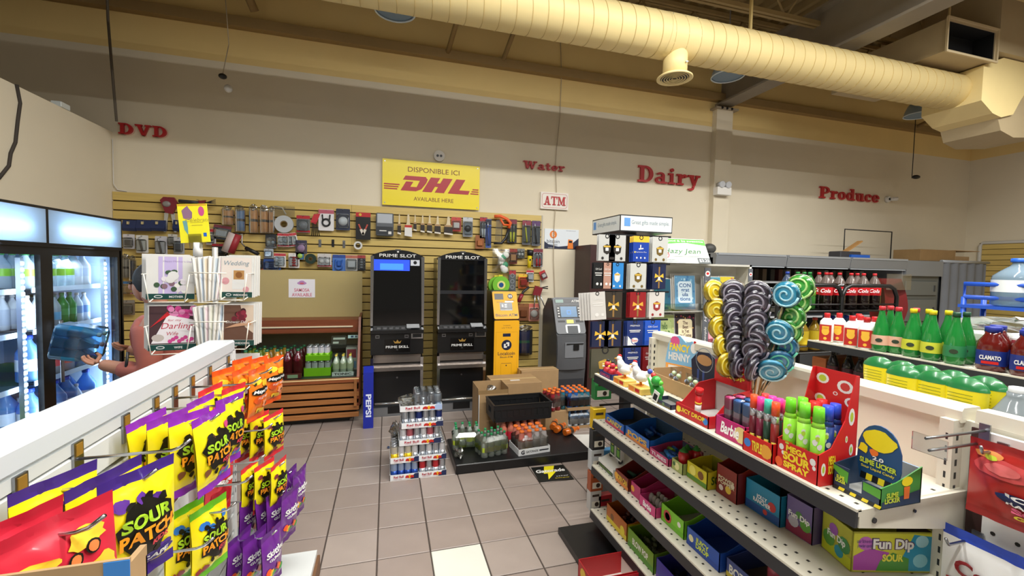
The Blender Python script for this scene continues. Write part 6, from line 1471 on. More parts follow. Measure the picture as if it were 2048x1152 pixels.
b.flat([(-.233,hs*.98),(-.233,hs*.62),(-.1,hs*.78),(.05,hs*.84),(.233,hs*.74),(.233,hs*.98)], 0); b.m(mt('#2f6a34', .6)).text('Hazy Jean', (0,-.001,hs*.46), w=.34, h=hs*.25, shear=.3)
b.m(WHITE).text('feel good & be awesome', (.02,-.001,hs*.89), w=.4, h=hs*.1); b.m(mt('#c8303a', .4)).ring(-.15,hs*.33,.022,.028,-.001,18).flat([(-.15+p[0]*.018, hs*.33+p[1]*.018) for p in L][::-1], -.001)
b.m(mt('#3c4446', .4)).rect(.12,.0,.233,hs*.22,-.0008); b.m(WHITE).text('$3.25', (.176,-.0014,hs*.11), w=.09, h=hs*.13, bold=.01); b.m(mt('#9fb09c', .4)).rect(-.1,hs*.27,.15,hs*.285,-.0008).rect(-.22,hs*.06,-.05,hs*.075,-.0008).rect(-.22,hs*.12,-.08,hs*.135,-.0008); b.build('print', T2)
def gcard(c, txt, tc, c2, seed):
    def f(b, w, h):
        b.m(mt(c, .5)).rect(-w*.49,.01*h,w*.49,h*.99,-.0035); rd = random.Random(seed)
        for k in range(26): b.m(mt(rd.choice(c2), .5)); b.disc(rd.uniform(-.44,.44)*w, rd.uniform(.05,.95)*h, w*rd.uniform(.02,.06), -.0037-k*.00002, 7)
        b.m(mt(tc[1], .5)).flat(rpoly(-w*.34,h*.2,w*.34,h*.82,w*.12), -.0044)
        if txt: b.m(mt(tc[0], .5)).text(txt, (0,-.0048,h*.51), w=w*.56, h=h*.5, bold=.02)
    return f
gc = [('congratulations','#5a8fb4','CON\ngrat\nula\ntions',('#2c5a94','#cfe0ea'),('#7fb0cc','#3f74a4','#a8c8d8'),2.235,1.405,.19,.27,'blue greeting card reading congratulations on the card rack'),
 ('dark','#1c5a74',None,('#2f6a4a','#1f5a70'),('#2f8a5a','#1c3f6c','#3f9a7a'),2.03,1.405,.15,.24,'dark teal greeting card beside the gift card stand'),
 ('teal','#5fb0cc',None,('#2f7fae','#6fbcd0'),('#2c6aa4','#e0d85a','#3f9ab4'),2.50,1.405,.15,.26,'aqua greeting card behind the lollipops'),
 ('yellow','#ecd83a','yay\nyay\nyay',('#d87a3a','#ecd83a'),('#d8508c','#f0e46a'),2.64,1.41,.14,.26,'yellow greeting card at the edge of the card rack'),
 ('world','#a8b878','hello\nWORLD',('#3f6a3a','#b4c484'),('#7a9a4a','#d8d08a'),2.06,1.125,.18,.24,'olive greeting card reading world on the card rack'),
 ('best','#2c2028','The\nBest\nis Yet\nto Come',('#5a3a34','#e6d8b4'),('#a83a5a','#d8a05a','#5a7a4a'),2.25,1.125,.19,.25,'dark floral greeting card with cream centre on the card rack'),
 ('pink','#d8788c',None,('#c83a5a','#e8a4b0'),('#e8c0c8','#b83a5a'),2.52,1.125,.16,.25,'pink greeting card low behind the lollipops')]
for k, (nm, c, txt, tc, c2, x, z, w, h, lb) in enumerate(gc):
    kit = card_kit(w, h, gcard(c, txt, tc, c2, k)); 
    spawn('greeting_card', kit, lb, 'greeting card', (x, 2.85, z-.005), group='greeting cards on the rack', rot=(-.1, 0, 0))
    pl_ = card_kit(w, h, art_plain(['#d8e0e4','#e8e0d0','#dce4dc'][k % 3]))
    for q in range(2): spawn('greeting_card', pl_, ['first','second'][q]+' envelope behind the '+' '.join(lb.split()[:5]), 'greeting card', (x-.008*(q+1), 2.863+.012*q, z+.003*q), group='greeting cards on the rack', rot=(-.1, 0, 0))

# ================================================================ candy shelving beside the aisle
SX, PX, SN, SF = 1.25, 1.70, .845, 2.41
iv = mt('#d6d1c0', .42, noise=.03, ns=4); lipM = mt('#26272a', .4); dotM = mt('#2c2a26', .8)
T = thing('shelf_gondola', 'ivory metal shop shelving with black price strips, full of candy', 'shelving')
MB(iv).box(PX,-.6,.1,PX+.02,2.45,1.262).build('back_panel', T)
MB(iv).prism([(PX-.02,1.255),(PX+.07,1.255),(PX+.07,1.285),(PX+.06,1.30),(PX-.012,1.30),(PX-.02,1.29)], .86, 2.46).build('top_cap', T)
MB(iv).prism([(PX+.0,1.255),(PX+.07,1.255),(PX+.07,1.285),(PX+.06,1.30),(PX+.005,1.30)], -.6, .84).build('top_cap', T)
for y in (SN+.02, 2.42):
    u = MB(iv).box(PX-.045,y,0,PX+.0,y+.035,1.262).build('upright', T)
    q = MB(DARK)
    for k in range(26): q.box(PX-.0452,y+.012,.2+k*.04,PX-.0449,y+.018,.22+k*.04).box(PX-.03,y-.0003,.2+k*.04,PX-.02,y,.22+k*.04)
    o = q.build('slot_row', u); o['kind'] = 'stuff'
MB(mt('#3a201c', .5)).box(PX-.012,.80,.9,PX-.006,.84,1.25).build('brown_strip', T)
SZ = [1.05, .76, .47, .185]
def shelf(T, x0, x1, y0, y1, z, face=-1, nm='shelf'):
    s = MB(iv).box(x0,y0,z-.018,x1,y1,z).build(nm, T)
    xl = x0 if face < 0 else x1; d = .012
    MB(lipM).prism([(xl-d,z-.048),(xl,z-.048),(xl,z-.004),(xl-d*.6,z-.004)], y0, y1).build('price_strip', s)
    MB(iv).box(xl-.006,y0,z-.004,xl+.012,y1,z+.004).build('front_edge', s)
    for yy in (y0, y1-.004): MB(iv).prism([(x0+.005,z-.018),(x0+.005,z-.05),(x1,z-.12),(x1,z-.018)], yy, yy+.004).build('bracket', s)
    q = MB(dotM); yy = y0+.03
    while yy < y1:
        for xx in (x0+.035, x0+.08, x0+.20, x0+.35):
            if xx < x1-.03: q.add([(xx-.005,yy-.005,z+.0006),(xx+.005,yy-.005,z+.0006),(xx+.005,yy+.005,z+.0006),(xx-.005,yy+.005,z+.0006)], [(0,1,2,3)])
        yy += .042
    o = q.build('hole_row', s); o['kind'] = 'stuff'
    return s
for z in SZ: shelf(T, SX, PX, SN, SF, z)
MB(blkp).box(1.065,.6,0,PX,2.50,.04).build('plinth', T)
b = MB(DARK)
for k in range(2): b.cyl((SX+.06, SN-.001, SZ[0]-.035), (SX+.06, SN-.004, SZ[0]-.035), .008) if k == 0 else b.cyl((SX+.22, SN-.001, SZ[0]-.03), (SX+.22, SN-.004, SZ[0]-.03), .005)
b.build('bolt', T)
RZ = -PI/2
def display_box(label, y0, y1, z, x0, depth, hf, hb, c, inner='#8c8c88', txt=None, tc='#ffffff', c2=None, head=None, side=None, blobs=(), fill=None, txth=.5, tw=.8, shear=0, sidetxt=None, name='candy_display_box'):
    """open printed carton on a shelf; y1 far end, y0 near end; faces the aisle"""
    w = y1-y0
    T = thing(name, label, 'candy box', (x0, (y0+y1)/2, z+.001), RZ, 'candy boxes on the shelves')
    t = .003; cm = mt(c, .4); im = mt(inner, .5); h2 = w/2
    b = MB(cm).box(-h2,0,0,h2,t,hf)
    for s in (-1, 1):
        x = s*h2; b.prismx([(0,0),(depth,0),(depth,hb),(depth*.55,hb*.9 if hb > hf*1.5 else hb),(depth*.15,hf),(0,hf)], x-(t if s > 0 else 0), x+(0 if s > 0 else t))
    b.m(im).box(-h2+t,t,0,h2-t,depth-t,t); b.m(cm).box(-h2,depth-t,0,h2,depth,hb); b.m(im).box(-h2+t,depth-t-.001,t,h2-t,depth-t-.0005,hb-.001); b.build('carton', T)
    p = MB(cm)
    if c2: p.m(mt(c2, .4)).rect(-h2+.002,.002,h2-.002,hf*.3,-.0006)
    for (cx, cz, r, bc) in blobs: p.m(mt(bc, .4)).disc(cx*w, cz*hf, r*hf, -.0009-abs(cx)*.0002, 10)
    if txt: p.m(mt(tc, .4)).text(txt, (0,-.0013,hf*.52), w=w*tw, h=hf*txth, bold=.03, shear=shear)
    if side:  # print on the near end
        p.m(mt(side, .4)).add([(h2+.0006,.004,.004),(h2+.0006,depth-.004,.004),(h2+.0006,depth-.004,min(hb,hf)*.97),(h2+.0006,.004,min(hb,hf)*.97)], [(0,1,2,3)])
    if sidetxt: p.m(mt(tc, .4)).text(sidetxt, (h2+.0012,depth*.5,min(hb,hf)*.5), w=depth*.7, h=min(hb,hf)*.5, r=(0,1,0), u=(0,0,1), bold=.03)
    if p.v: p.build('print', T)
    if head:  # raised header card at the back: (height, colour, text, textcolour, round)
        hh, hc, ht, htc, rnd = head
        pts = [(-h2,hb-.01),(h2,hb-.01)]+([(h2*math.cos(PI*i/12), hb+hh*math.sin(PI*i/12)) for i in range(13)] if rnd else [(h2,hb+hh*.8),(h2*.4,hb+hh),(-h2,hb+hh*.9)])
        k = MB(mt(hc, .4)).prism(pts, depth-.012, depth-.008).build('header_card', T)
        q = MB(mt(htc, .4))
        if ht: q.text(ht, (0,depth-.0128,hb+hh*.4), w=w*.7, h=hh*.4, bold=.03)
        q.m(mt('#f0d83a', .4)).disc(-w*.28,hb+hh*.55,hh*.18,depth-.0126,12); q.build('header_print', k)
    if fill:
        kind, cols, n = fill; rd = random.Random(int(y0*1000+z*10))
        F = MB(mt(cols[0], .3))
        for k in range(n):
            F.m(mt(cols[k % len(cols)], .3, coat=.3)); x = rd.uniform(-h2*.8, h2*.8); y = rd.uniform(depth*.2, depth*.8)
            if kind == 'wrap': F.ball((x, y, .012+rd.uniform(0, hf*.5)), .014, 7, 5, (1.3,.9,.8))
            elif kind == 'tube': F.cyl((x-.03, y, .015+rd.uniform(0,hf*.4)), (x+.03, y+rd.uniform(-.02,.02), .015+rd.uniform(0,hf*.4)), .011, n=8)
            elif kind == 'egg': F.ball((-h2*.8+1.6*h2*(k%5)/4, depth*(.3+.2*(k//5)), .03), .02, 10, 6, (.8,.8,1.3))
        o = F.build('loose_candy'); o.location = (x0, (y0+y1)/2, z+.001); o.rotation_euler = (0,0,RZ)
        tag(o, 'loose candy lying in the '+label.split(',')[0], 'candy', kind='stuff')
    return T
DB = display_box
# --- top shelf
z = SZ[0]
DB('dark blue tray under the red chick toys', 2.235, 2.375, z, 1.26, .09, .035, .035, '#2a3a74', '#3a3a44', 'CHICKS', '#d8466a', None)
def chick(c):
    b = MB(mt(c, .35)).lathe([(.018,0),(.026,.015),(.024,.04),(.014,.055)], 12); b.ball((0,0,.068), .019, 10, 7); k1 = ('body', b.mesh('body'))
    k2 = ('beak', MB(mt('#e8b43a', .4)).cyl((0,-.017,.068),(0,-.032,.064),.007,.001,8).mesh('beak')); k3 = ('comb', MB(mt('#1c1c1e', .5)).ball((0,.004,.09), .01, 8, 5, (.6,1.2,1)).mesh('comb')); return [k1, k2, k3]
ck = chick('#c0303a')
for k, (y, x, lb) in enumerate(((2.345,1.295,'red chick toy at the far end of the dark blue tray'),(2.295,1.30,'red chick toy in the middle of the dark blue tray'),(2.255,1.32,'red chick toy nearest the white hens'))):
    spawn('chick_toy', ck, lb, 'toy', (x, y, z+.0055), RZ+.3*k-.3, group='red chick toys')
yh = .0
def hen_kit():
    w_ = mt('#f0efea', .5)
    P = [(0,.0,.045,.032),(0,-.02,.06,.030),(0,-.034,.09,.016),(0,-.037,.105,.014),(0,.025,.06,.022),(0,.045,.085,.010)]
    b = MB(w_); b.ball((0,0,.05), .034, 14, 9, (.85,1.25,.9)).ball((0,-.036,.108), .016, 10, 7).cyl((0,-.018,.06),(0,-.036,.105),.027,.013,n=12).cyl((0,.02,.05),(0,.055,.092),.022,.006,n=10)
    k = [('body', b.mesh('body'))]
    for s in (-1, 1): k.append(('wing', MB(w_).ball((s*.029,.006,.052), .024, 10, 6, (.3,1.1,.7)).mesh('wing')))
    k.append(('comb', MB(mt('#cc2424', .5)).ball((0,-.034,.125), .008, 8, 5, (.5,1.6,1)).ball((0,-.048,.094), .006, 6, 4).mesh('comb')))
    k.append(('beak', MB(mt('#e8a83a', .5)).cyl((0,-.05,.107),(0,-.066,.104),.006,.001,8).mesh('beak')))
    k.append(('feet', MB(mt('#e88a2a', .5)).cyl((-.01,0,0),(-.01,0,.025),.004).cyl((.01,0,0),(.01,0,.025),.004).box(-.02,-.02,0,.02,.01,.003).mesh('feet')))
    return k
hk = hen_kit()
for k, (y, lb) in enumerate(((2.15,'white hen toy on its yellow candy box, next to the red chicks'),(1.99,'white hen toy on its yellow candy box, next to the green toy'))):
    T2 = thing('candy_carton', 'small yellow candy box under a white hen, '+('beside the chicks' if k == 0 else 'beside the green toy'), 'candy box', (1.30, y, z+.001), RZ)
    MB(mt('#d9b65a', .4)).cbox(-.06,-.04,0,.06,.04,.035,.003).m(mt('#e8842a', .4)).rect(-.05,.006,.0,.03,-.0405).m(RED).rect(.01,.01,.05,.028,-.0405).build('carton', T2)
    spawn('hen_toy', hk, lb, 'toy', (1.30, y, z+.0365), RZ-.9, group='white hen toys')
T2 = thing('dragon_toy', 'green toy figure with a white price tag beside the hens', 'toy', (1.31, 1.86, z+.0005), RZ)
gm_ = mt('#2f9a3a', .35)
MB(gm_).ball((0,0,.045), .04, 12, 8, (1,.8,1)).ball((.02,-.02,.1), .026, 10, 7).cyl((-.03,0,.04),(-.08,.0,.09),.015,.004).cyl((.025,0,0),(.02,0,.04),.012).cyl((-.02,0,0),(-.02,0,.04),.012).build('body', T2)
for k, c in enumerate(('#3a4fb4','#c83a3a','#e8c83a','#5fc83a')): MB(mt(c, .35)).ball((-.05+k*.03,-.01,.13-.012*k), .014, 8, 6).build('candy_ball', T2)
MB(mt('#e6e6e0', .5)).at((.055,-.045,.035),(0,.35,.2)).box(-.018,-.001,-.028,.018,.001,.028).m(DARK).rect(-.012,-.02,.012,.012,-.0015).build('price_tag', T2)
T2 = thing('carton_tray', 'brown cardboard tray of candy bags behind the hens', 'candy box', (1.45, 1.93, z+.0005), RZ)
MB(CARD).box(-.17,0,0,.17,.004,.075).box(-.17,.19,0,.17,.194,.10).box(-.17,.004,0,-.166,.19,.10).box(.166,.004,0,.17,.19,.10).box(-.166,.004,0,.166,.19,.004).build('carton', T2)
for k in range(4):
    T3 = thing('candy_sachet', ORD[k]+' pastel candy sachet standing in the brown cardboard tray', 'candy bag', (1.50+.02*(k%2), 1.82+.065*k, z+.006), RZ, 'sachets in the tray')
    MB(film2).grid(lambda u, v: ((u-.5)*.055, -.02*math.sin(PI*u)*math.sin(PI*v), v*.11), 5, 6).build('film', T3)
    for q in range(4): MB(mt(['#e8b4c4','#e8d89a','#b4c8e8','#c8e0b4'][q], .5)).ball(((q%2-.5)*.024,-.004,.025+q*.02), .013, 8, 5).build('piece', T3)
T2 = thing('header_card', 'blue and yellow candy header card standing behind the hens', 'sign', (1.655, 2.13, z+.0005), RZ+.35)
n = 10; pts = [(-.10,0),(.10,0),(.105,.12),(.10,.2),(.07,.25),(.03,.235),(-.01,.27),(-.06,.26),(-.085,.21),(-.10,.12)]
MB(mt('#7fb4d8', .4)).prism(pts, -.003, .003).m(mt('#e8a04a', .4)).flat([(-.098,.003),(.098,.003),(.1,.1),(-.098,.1)], -.0035).m(mt('#f0d23a', .4)).text('FANCY', (-.01,-.004,.20), w=.13, h=.045, bold=.04).m(WHITE).text('HENNY', (-.01,-.004,.145), w=.14, h=.045, bold=.04).disc(.08,.21,.02,-.0036,12,.03).rect(-.08,.06,-.01,.09,-.0042).disc(.05,.04,.035,-.004,12).m(mt('#d8568c', .4)).disc(-.04,.235,.03,-.0036).m(RED).disc(.085,.245,.009,-.004,8).build('card_sheet', T2)
T2 = thing('header_card', 'dark navy oval noodle candy card beside the blue header card', 'sign', (1.60, 1.90, z+.0005), RZ)
MB(mt('#18223c', .4)).prism([(-.05,0),(.11,0),(.14,.15),(.12,.2),(.06,.23),(-.02,.22),(-.07,.17)], -.003, .003).m(mt('#b88a5a', .5)).disc(.03,.185,.055,-.0036,16,.028).m(mt('#8c9aa8', .4)).ring(.03,.185,.06,.064,-.0037,20).m(mt('#2f4a8c', .4)).rect(-.02,.02,-.005,.13,-.0036).rect(.02,.02,.035,.13,-.0036).build('card_sheet', T2)
DB('flat navy noodle candy tray on the shelf edge', 1.70, 1.84, z, 1.275, .09, .022, .022, '#1f2a44', '#6a6a66', None, '#ffffff', '#7a6a3a', blobs=((-.3,.5,.5,'#c8a878'),(.1,.5,.4,'#5a7a4a')))
DB('red juice candy display box with a header card', 1.455, 1.665, z, 1.275, .22, .05, .15, '#c01c24', '#b4b4b0', 'JUICY DROP', '#f0d83a', head=(.10, '#c41f26', 'JUICY\nDROP', '#f0e03a', False), blobs=((-.4,.5,.3,'#f0d83a'),(.42,.5,.3,'#2f7fd0')))
T2 = thing('candy_tube', 'single red juice candy tube standing in the red display box', 'candy tube', (1.34, 1.60, z+.0045), RZ)
MB(RED).cyl((0,0,0),(.006,0,.10),.013).cyl((.006,0,.10),(.01,0,.125),.017).m(mt('#e8c83a', .4)).cyl((.004,0,.055),(.005,0,.062),.0145).m(WHITE).cyl((.002,0,.02),(.004,0,.05),.0135).build('tube_body', T2)
DB('pink doll brand pen display box', 1.265, 1.415, z, 1.275, .14, .075, .075, '#c42a72', '#d8a0c0', 'Barbie', '#ffffff', shear=.2, txth=.6, tw=.62, blobs=((.36,.5,.42,'#e8cf8a'),))
for k in range(6):
    c = ['#d8508c','#4a8ac8','#5a9ad0','#d8508c','#3f7fb8','#e06aa0'][k]
    T2 = thing('candy_pen', ['pink','blue','light blue','second pink','dark blue','rose'][k]+' topped pen in the pink display box', 'candy pen', (1.315+.05*(k//3), 1.385-.045*(k%3), z+.0045), RZ, 'pens in the pink box')
    MB(mt('#d4cfd8', .3)).box(-.014,-.012,0,.014,.012,.10).build('blister_body', T2); MB(mt(c, .3)).cbox(-.016,-.014,.10,.016,.014,.15,.004).build('pen_top', T2); MB(clear('#f0e8f0', .14, .1)).cbox(-.019,-.017,.0,.019,.017,.155,.006).build('bubble', T2)
DB('bright red spray marker box with cartoon print', 1.125, 1.25, z, 1.25, .16, .07, .07, '#d0201f', '#6a2020', 'TRIPLE', '#f0d83a', tw=.34, blobs=((-.33,.55,.22,'#3f7fd0'),(.3,.5,.35,'#e8a43a')))
capc = ['#e8502a','#e83a94','#3fb49a','#e8502a','#d83a3a','#e83a94','#e83a94','#e84a7a']
for k in range(8):
    T2 = thing('candy_marker', ['orange','pink','mint','second orange','red','second pink','third pink','rose'][k]+' capped candy spray in the bright red box', 'candy spray', (1.275+.05*(k//4), 1.232-.03*(k%4), z+.0045), RZ+.6, 'candy sprays in the bright red box'); T2.scale = (1, 1, 1.14)
    MB(mt(['#5c1420','#6a1830','#1c3a2a','#7c1c1c'][k%4], .3)).cyl((0,0,0),(0,0,.115),.0125,n=12).m(mt('#c8b43a', .4)).cyl((0,-.004,.03),(0,-.004,.06),.0095,n=10).build('tube_body', T2)
    MB(mt('#c9ccd0', .25, .8)).cyl((0,0,.115),(0,0,.14),.0125,n=12).build('collar', T2); MB(mt(capc[k], .3)).cyl((0,0,.14),(0,0,.18),.0135,.0125,n=12).build('cap', T2)
# mega spray box: tall red carton with sloping sides
T2 = thing('spray_display_box', 'large red sour spray display box with white cloud print', 'candy box', (1.26, 1.045, z+.001), RZ, 'candy boxes on the shelves')
T2.scale = (1, .42, 1.15); mr = mt('#c81f22', .38); W_ = .145; h2 = W_/2
b = MB(mr).box(-h2,0,0,h2,.003,.085).m(mt('#8c7a5a', .6)).box(-h2+.003,.003,0,h2-.003,.36,.003)
b.m(mr).box(-h2,.36,0,h2,.363,.29)
for s in (-1, 1): b.prismx([(0,0),(.363,0),(.363,.29),(.33,.29),(.24,.17),(.12,.10),(0,.085)], s*h2-(.003 if s > 0 else 0), s*h2+(0 if s > 0 else .003))
b.build('carton', T2)
b = MB(mt('#f0d22a', .4)).text('MEGA', (0,-.0012,.068), w=.075, h=.018, bold=.05).text('SOUR', (0,-.0012,.045), w=.095, h=.024, bold=.05).text('SPRAY', (0,-.0012,.021), w=.09, h=.018, bold=.05)
for (cx, cz, r) in ((-.055,.065,.009),(-.048,.05,.006),(.055,.06,.01),(.06,.045,.006)): b.m(WHITE).disc(cx,cz,r,-.0009,10)
b.m(mt('#e8602a', .4)).disc(-.062,.02,.014,-.0008,12); b.m(mt('#b4c83a', .4)).disc(-.035,.082,.008,-.001,10,.003)
b.m(WHITE)
for (cx, cz, rx) in ((-.045,.26,.022),(.03,.25,.026),(.05,.21,.02),(-.05,.2,.02),(0,.225,.008)): 
    b.m(WHITE).disc(cx,cz,rx,.3592,12,rx*.7); b.m(mt('#b4c83a' if cx < 0 else '#c83a3a', .4)).disc(cx,cz,rx*.6,.3588,10,rx*.45)
def sidepoly(P, mat, dx=.0006): b.m(mat).add([(h2+dx, y, zz) for y, zz in P], [tuple(range(len(P)))])
for (cy, cz, r) in ((.05,.045,.022),(.2,.05,.018),(.3,.18,.03),(.31,.09,.02),(.26,.12,.012)): sidepoly([(cy+r*math.cos(2*PI*i/12), cz+r*.8*math.sin(2*PI*i/12)) for i in range(12)], WHITE); sidepoly([(cy+r*.5*math.cos(2*PI*i/12), cz+r*.45*math.sin(2*PI*i/12)) for i in range(12)], mt('#b4c83a', .4), .001)
b.m(mt('#f0d22a', .4)).text('MEGA\nSOUR', (h2+.0012,.13,.055), w=.07, h=.05, r=(0,1,0), u=(0,0,1), bold=.05); b.build('print', T2)
spc = ['#6fcf2a','#6fcf2a','#7ad83a','#6fcf2a','#d02a2a','#d02a2a','#2f4fc8','#2f4fc8']
pos = [(1.285,1.095),(1.33,1.09),(1.285,1.045),(1.285,.998),(1.33,1.048),(1.375,1.06),(1.33,1.005),(1.375,1.015)]
for k in range(8):
    T3 = thing('sour_spray', ['lime capped sour spray at the far corner','second lime capped sour spray behind the first','lime capped sour spray at the front middle','lime capped sour spray at the near corner','red capped sour spray','second red capped sour spray','blue capped sour spray','second blue capped sour spray'][k]+' of the red box', 'candy spray', (pos[k][0], pos[k][1], z+.0045), RZ+.65, 'sour sprays in the red box'); T3.scale = (1, 1, 1.26)
    bc = {'#6fcf2a':'#8fd03a','#7ad83a':'#9ad84a','#d02a2a':'#b82a2a','#2f4fc8':'#1c3a7c'}[spc[k]]
    MB(mt(bc, .3)).cyl((0,0,0),(0,0,.135),.019,n=14).cyl((0,0,.135),(0,0,.15),.019,.014,n=14).build('bottle_body', T3)
    q = MB(WHITE); fnc = lambda x, zz: -math.sqrt(max(0, .0196**2-x*x))
    for (cx, cz, r) in ((-.006,.10,.008),(.006,.09,.007),(.0,.115,.006)): blob(q, WHITE, cx, cz, r, r, fnc, 1, .2, 9, 1)
    blob(q, mt('#b4d03a', .4), 0, .11, .006, .006, off(fnc, .0006), 1, .1, 9, 1)
    q.m(mt('#f08a1e', .4)).text('MEGA\nSOUR\nSPRAY', (0,0,.05), w=.028, h=.05, bold=.06, fn=off(fnc, .0008)); q.build('print', T3)
    MB(mt(spc[k], .3)).cyl((0,0,.15),(0,0,.185),.0165,.0145,n=14).build('cap', T3)
# slime candy box
T2 = thing('slime_display_box', 'dark blue and green liquid candy box with rounded yellow header', 'candy box', (1.31, .897, z+.001), RZ, 'candy boxes on the shelves')
dk = mt('#1d3350', .4); gr = mt('#4f9a2c', .4); h2 = .066; yl = mt('#ecd61e', .4)
b = MB(dk).box(-h2,0,0,-h2*.3,.003,.075).box(-h2*.3,0,0,h2*.25,.003,.02).box(h2*.25,0,0,h2,.003,.06).m(mt('#a8a8a4', .5)).box(-h2,.003,0,h2,.16,.003).box(-h2,.155,0,h2,.157,.10).m(mt('#2f7fb4', .4)).box(-h2,.157,0,h2,.16,.10)
b.m(mt('#3f8a3a', .4)).prismx([(0,0),(.16,0),(.16,.105),(.06,.07),(0,.06)], h2-.003, h2); b.m(dk).prismx([(0,0),(.16,0),(.16,.10),(0,.075)], -h2, -h2+.003); b.build('carton', T2)
pts = [(-h2*.75,.03),(h2*.75,.03),(h2*.9,.09),(h2*.88,.14)]+[(h2*.8*math.cos(PI*i/10), .145+.06*math.sin(PI*i/10)) for i in range(1,10)]+[(-h2*.88,.14),(-h2*.9,.09)]
hc = MB(mt('#1d4a78', .4)).prism(pts, .085, .089).build('header_card', T2)
q = MB(yl); fz = lambda x, zz: .0838
blob(q, yl, 0, .16, .045, .03, fz, 2, .08, 20, 1); q.m(WHITE).text('2.0', (0,.083,.105), w=.03, h=.012, bold=.04).m(mt('#c8d83a', .4)).text('SLIME LICKER', (0,.083,.088), w=.1, h=.016, bold=.04).m(yl).text('Sour Liquid Candy', (0,.083,.07), w=.09, h=.01, bold=.02)
for k in range(6): q.m(yl if k % 2 else BLACK).flat([(-h2*.72+k*.0165,.032),(-h2*.72+(k+1)*.0165,.032),(-h2*.68+(k+1)*.0165,.052),(-h2*.68+k*.0165,.052)], .0832)
blob(q, mt('#e8742a', .4), -.012, .12, .014, .01, lambda x, zz: .0832, 3, .2, 10, 1); blob(q, yl, -.042, .125, .014, .014, lambda x, zz: .083, 3, .25, 12, 1); q.build('header_print', hc)
q = MB(yl)
for k in range(8): q.m(yl if k % 2 else BLACK).flat([(-h2+k*.0165,.002),(-h2+(k+1)*.0165,.002),(-h2+.004+(k+1)*.0165,.012),(-h2+.004+k*.0165,.012)], -.0008)
q.m(gr).flat([(-h2,.06),(-h2*.35,.03),(-h2*.32,.065),(-h2,.073)], -.0008).flat([(h2*.3,.035),(h2,.03),(h2,.056),(h2*.3,.058)], -.0008).m(mt('#c8d83a', .4)).text('SLIME\nLICKER', (-h2*.65,-.0012,.035), w=.03, h=.022, bold=.04)
def sp2(P, mat, dx=.0006): q.m(mat).add([(h2+dx, y, zz) for y, zz in P], [tuple(range(len(P)))])
sp2([(.005,.002),(.155,.002),(.155,.04),(.08,.03),(.005,.02)], dk); sp2([(.1+.022*math.cos(2*PI*i/12), .07+.014*math.sin(2*PI*i/12)) for i in range(12)], yl, .001); sp2([(.09,.02),(.11,.02),(.112,.055),(.088,.055)], mt('#e8742a', .4), .0012)
q.m(mt('#c8d83a', .4)).text('SLIME\nLICKER', (h2+.0014,.045,.03), w=.06, h=.03, r=(0,1,0), u=(0,0,1), bold=.04); q.build('print', T2)
# --- second shelf
z = SZ[1]
DB('blue candy tray at the far end of the second shelf', 2.14, 2.36, z, 1.30, .2, .055, .075, '#1f5fb8', '#3a3a3c', 'CANDY', '#e8c83a', '#c83a5a')
DB('blue candy tray with raised corner, next along the second shelf', 1.90, 2.13, z, 1.305, .2, .06, .09, '#2266c0', '#34506c', 'POPS', '#e8b43a', '#d8823a', fill=('tube', ['#2f6fc0','#1f4fa0'], 6))
DB('pink edged tray of blue candy tubes on the second shelf', 1.735, 1.89, z, 1.30, .2, .035, .05, '#b83a6a', '#5a6a8a', 'TUBES', '#e0d8e0', fill=('tube', ['#2f6fc8','#2f7fc0','#8fc83a','#2a5fb4'], 9))
DB('pale green tray of strawberry candies on the second shelf', 1.645, 1.725, z, 1.31, .12, .05, .055, '#a8b46a', '#7a8a5a', None, blobs=((0,.5,.35,'#e8e0a0'),(-.25,.6,.2,'#3f6a3a')))
for k in range(3):
    T2 = thing('strawberry_candy', ['front','middle','rear'][k]+' strawberry shaped candy bottle in the pale green tray', 'candy', (1.345+.035*k, 1.685+.02*(k%2), z+.0045), 0, 'strawberry candies'); MB(mt('#b81c24', .25, coat=.4)).lathe([(.012,0),(.02,.03),(.026,.07),(.02,.09)], 12).build('body', T2); MB(mt('#2f7a2c', .5)).lathe([(.022,.09),(.012,.098),(.005,.11)], 8).build('cap', T2)
DB('yellow and green sour candy box on the second shelf', 1.505, 1.635, z, 1.325, .14, .075, .085, '#d8c81e', '#8a8a2a', None, '#3a5a1c', '#5a8a2c', side='#cfc02a', sidetxt='SOUR', blobs=((-.2,.6,.3,'#f0e46a'),(.2,.6,.25,'#7a4a1c')), fill=('tube', ['#d8cc2a','#c8c02a'], 7))
DB('brown and red popper candy box on the second shelf', 1.378, 1.49, z, 1.36, .16, .125, .15, '#8c2a1e', '#4a3026', 'POWER\nPOPPER', '#e8dcb8', '#7a1c18', side='#7c1c1c', txth=.26, blobs=((.1,.3,.13,'#e8c43a'),(-.25,.25,.1,'#e8d8d0'),(.3,.5,.08,'#e8d8d0')))
DB('teal watermelon candy box on the second shelf', 1.21, 1.37, z, 1.395, .18, .115, .12, '#1f88b0', '#2a2622', 'JOLLY\nRANCHER', '#ffffff', '#1f4f94', side='#1f80a8', txth=.3, tw=.5, blobs=((.28,.5,.16,'#c83a3a'),(.1,.2,.09,'#c83a2a')))
DB('purple and green powder candy box on the second shelf', 1.10, 1.203, z, 1.415, .2, .13, .13, '#6a5a8c', '#3a3226', 'Fun Dip', '#f4f4f0', '#8c2a4a', txth=.2, tw=.8, blobs=((-.2,.35,.16,'#b8b4c0'),(.25,.4,.16,'#5fa03a'),(0,.6,.1,'#4f8a3a')))
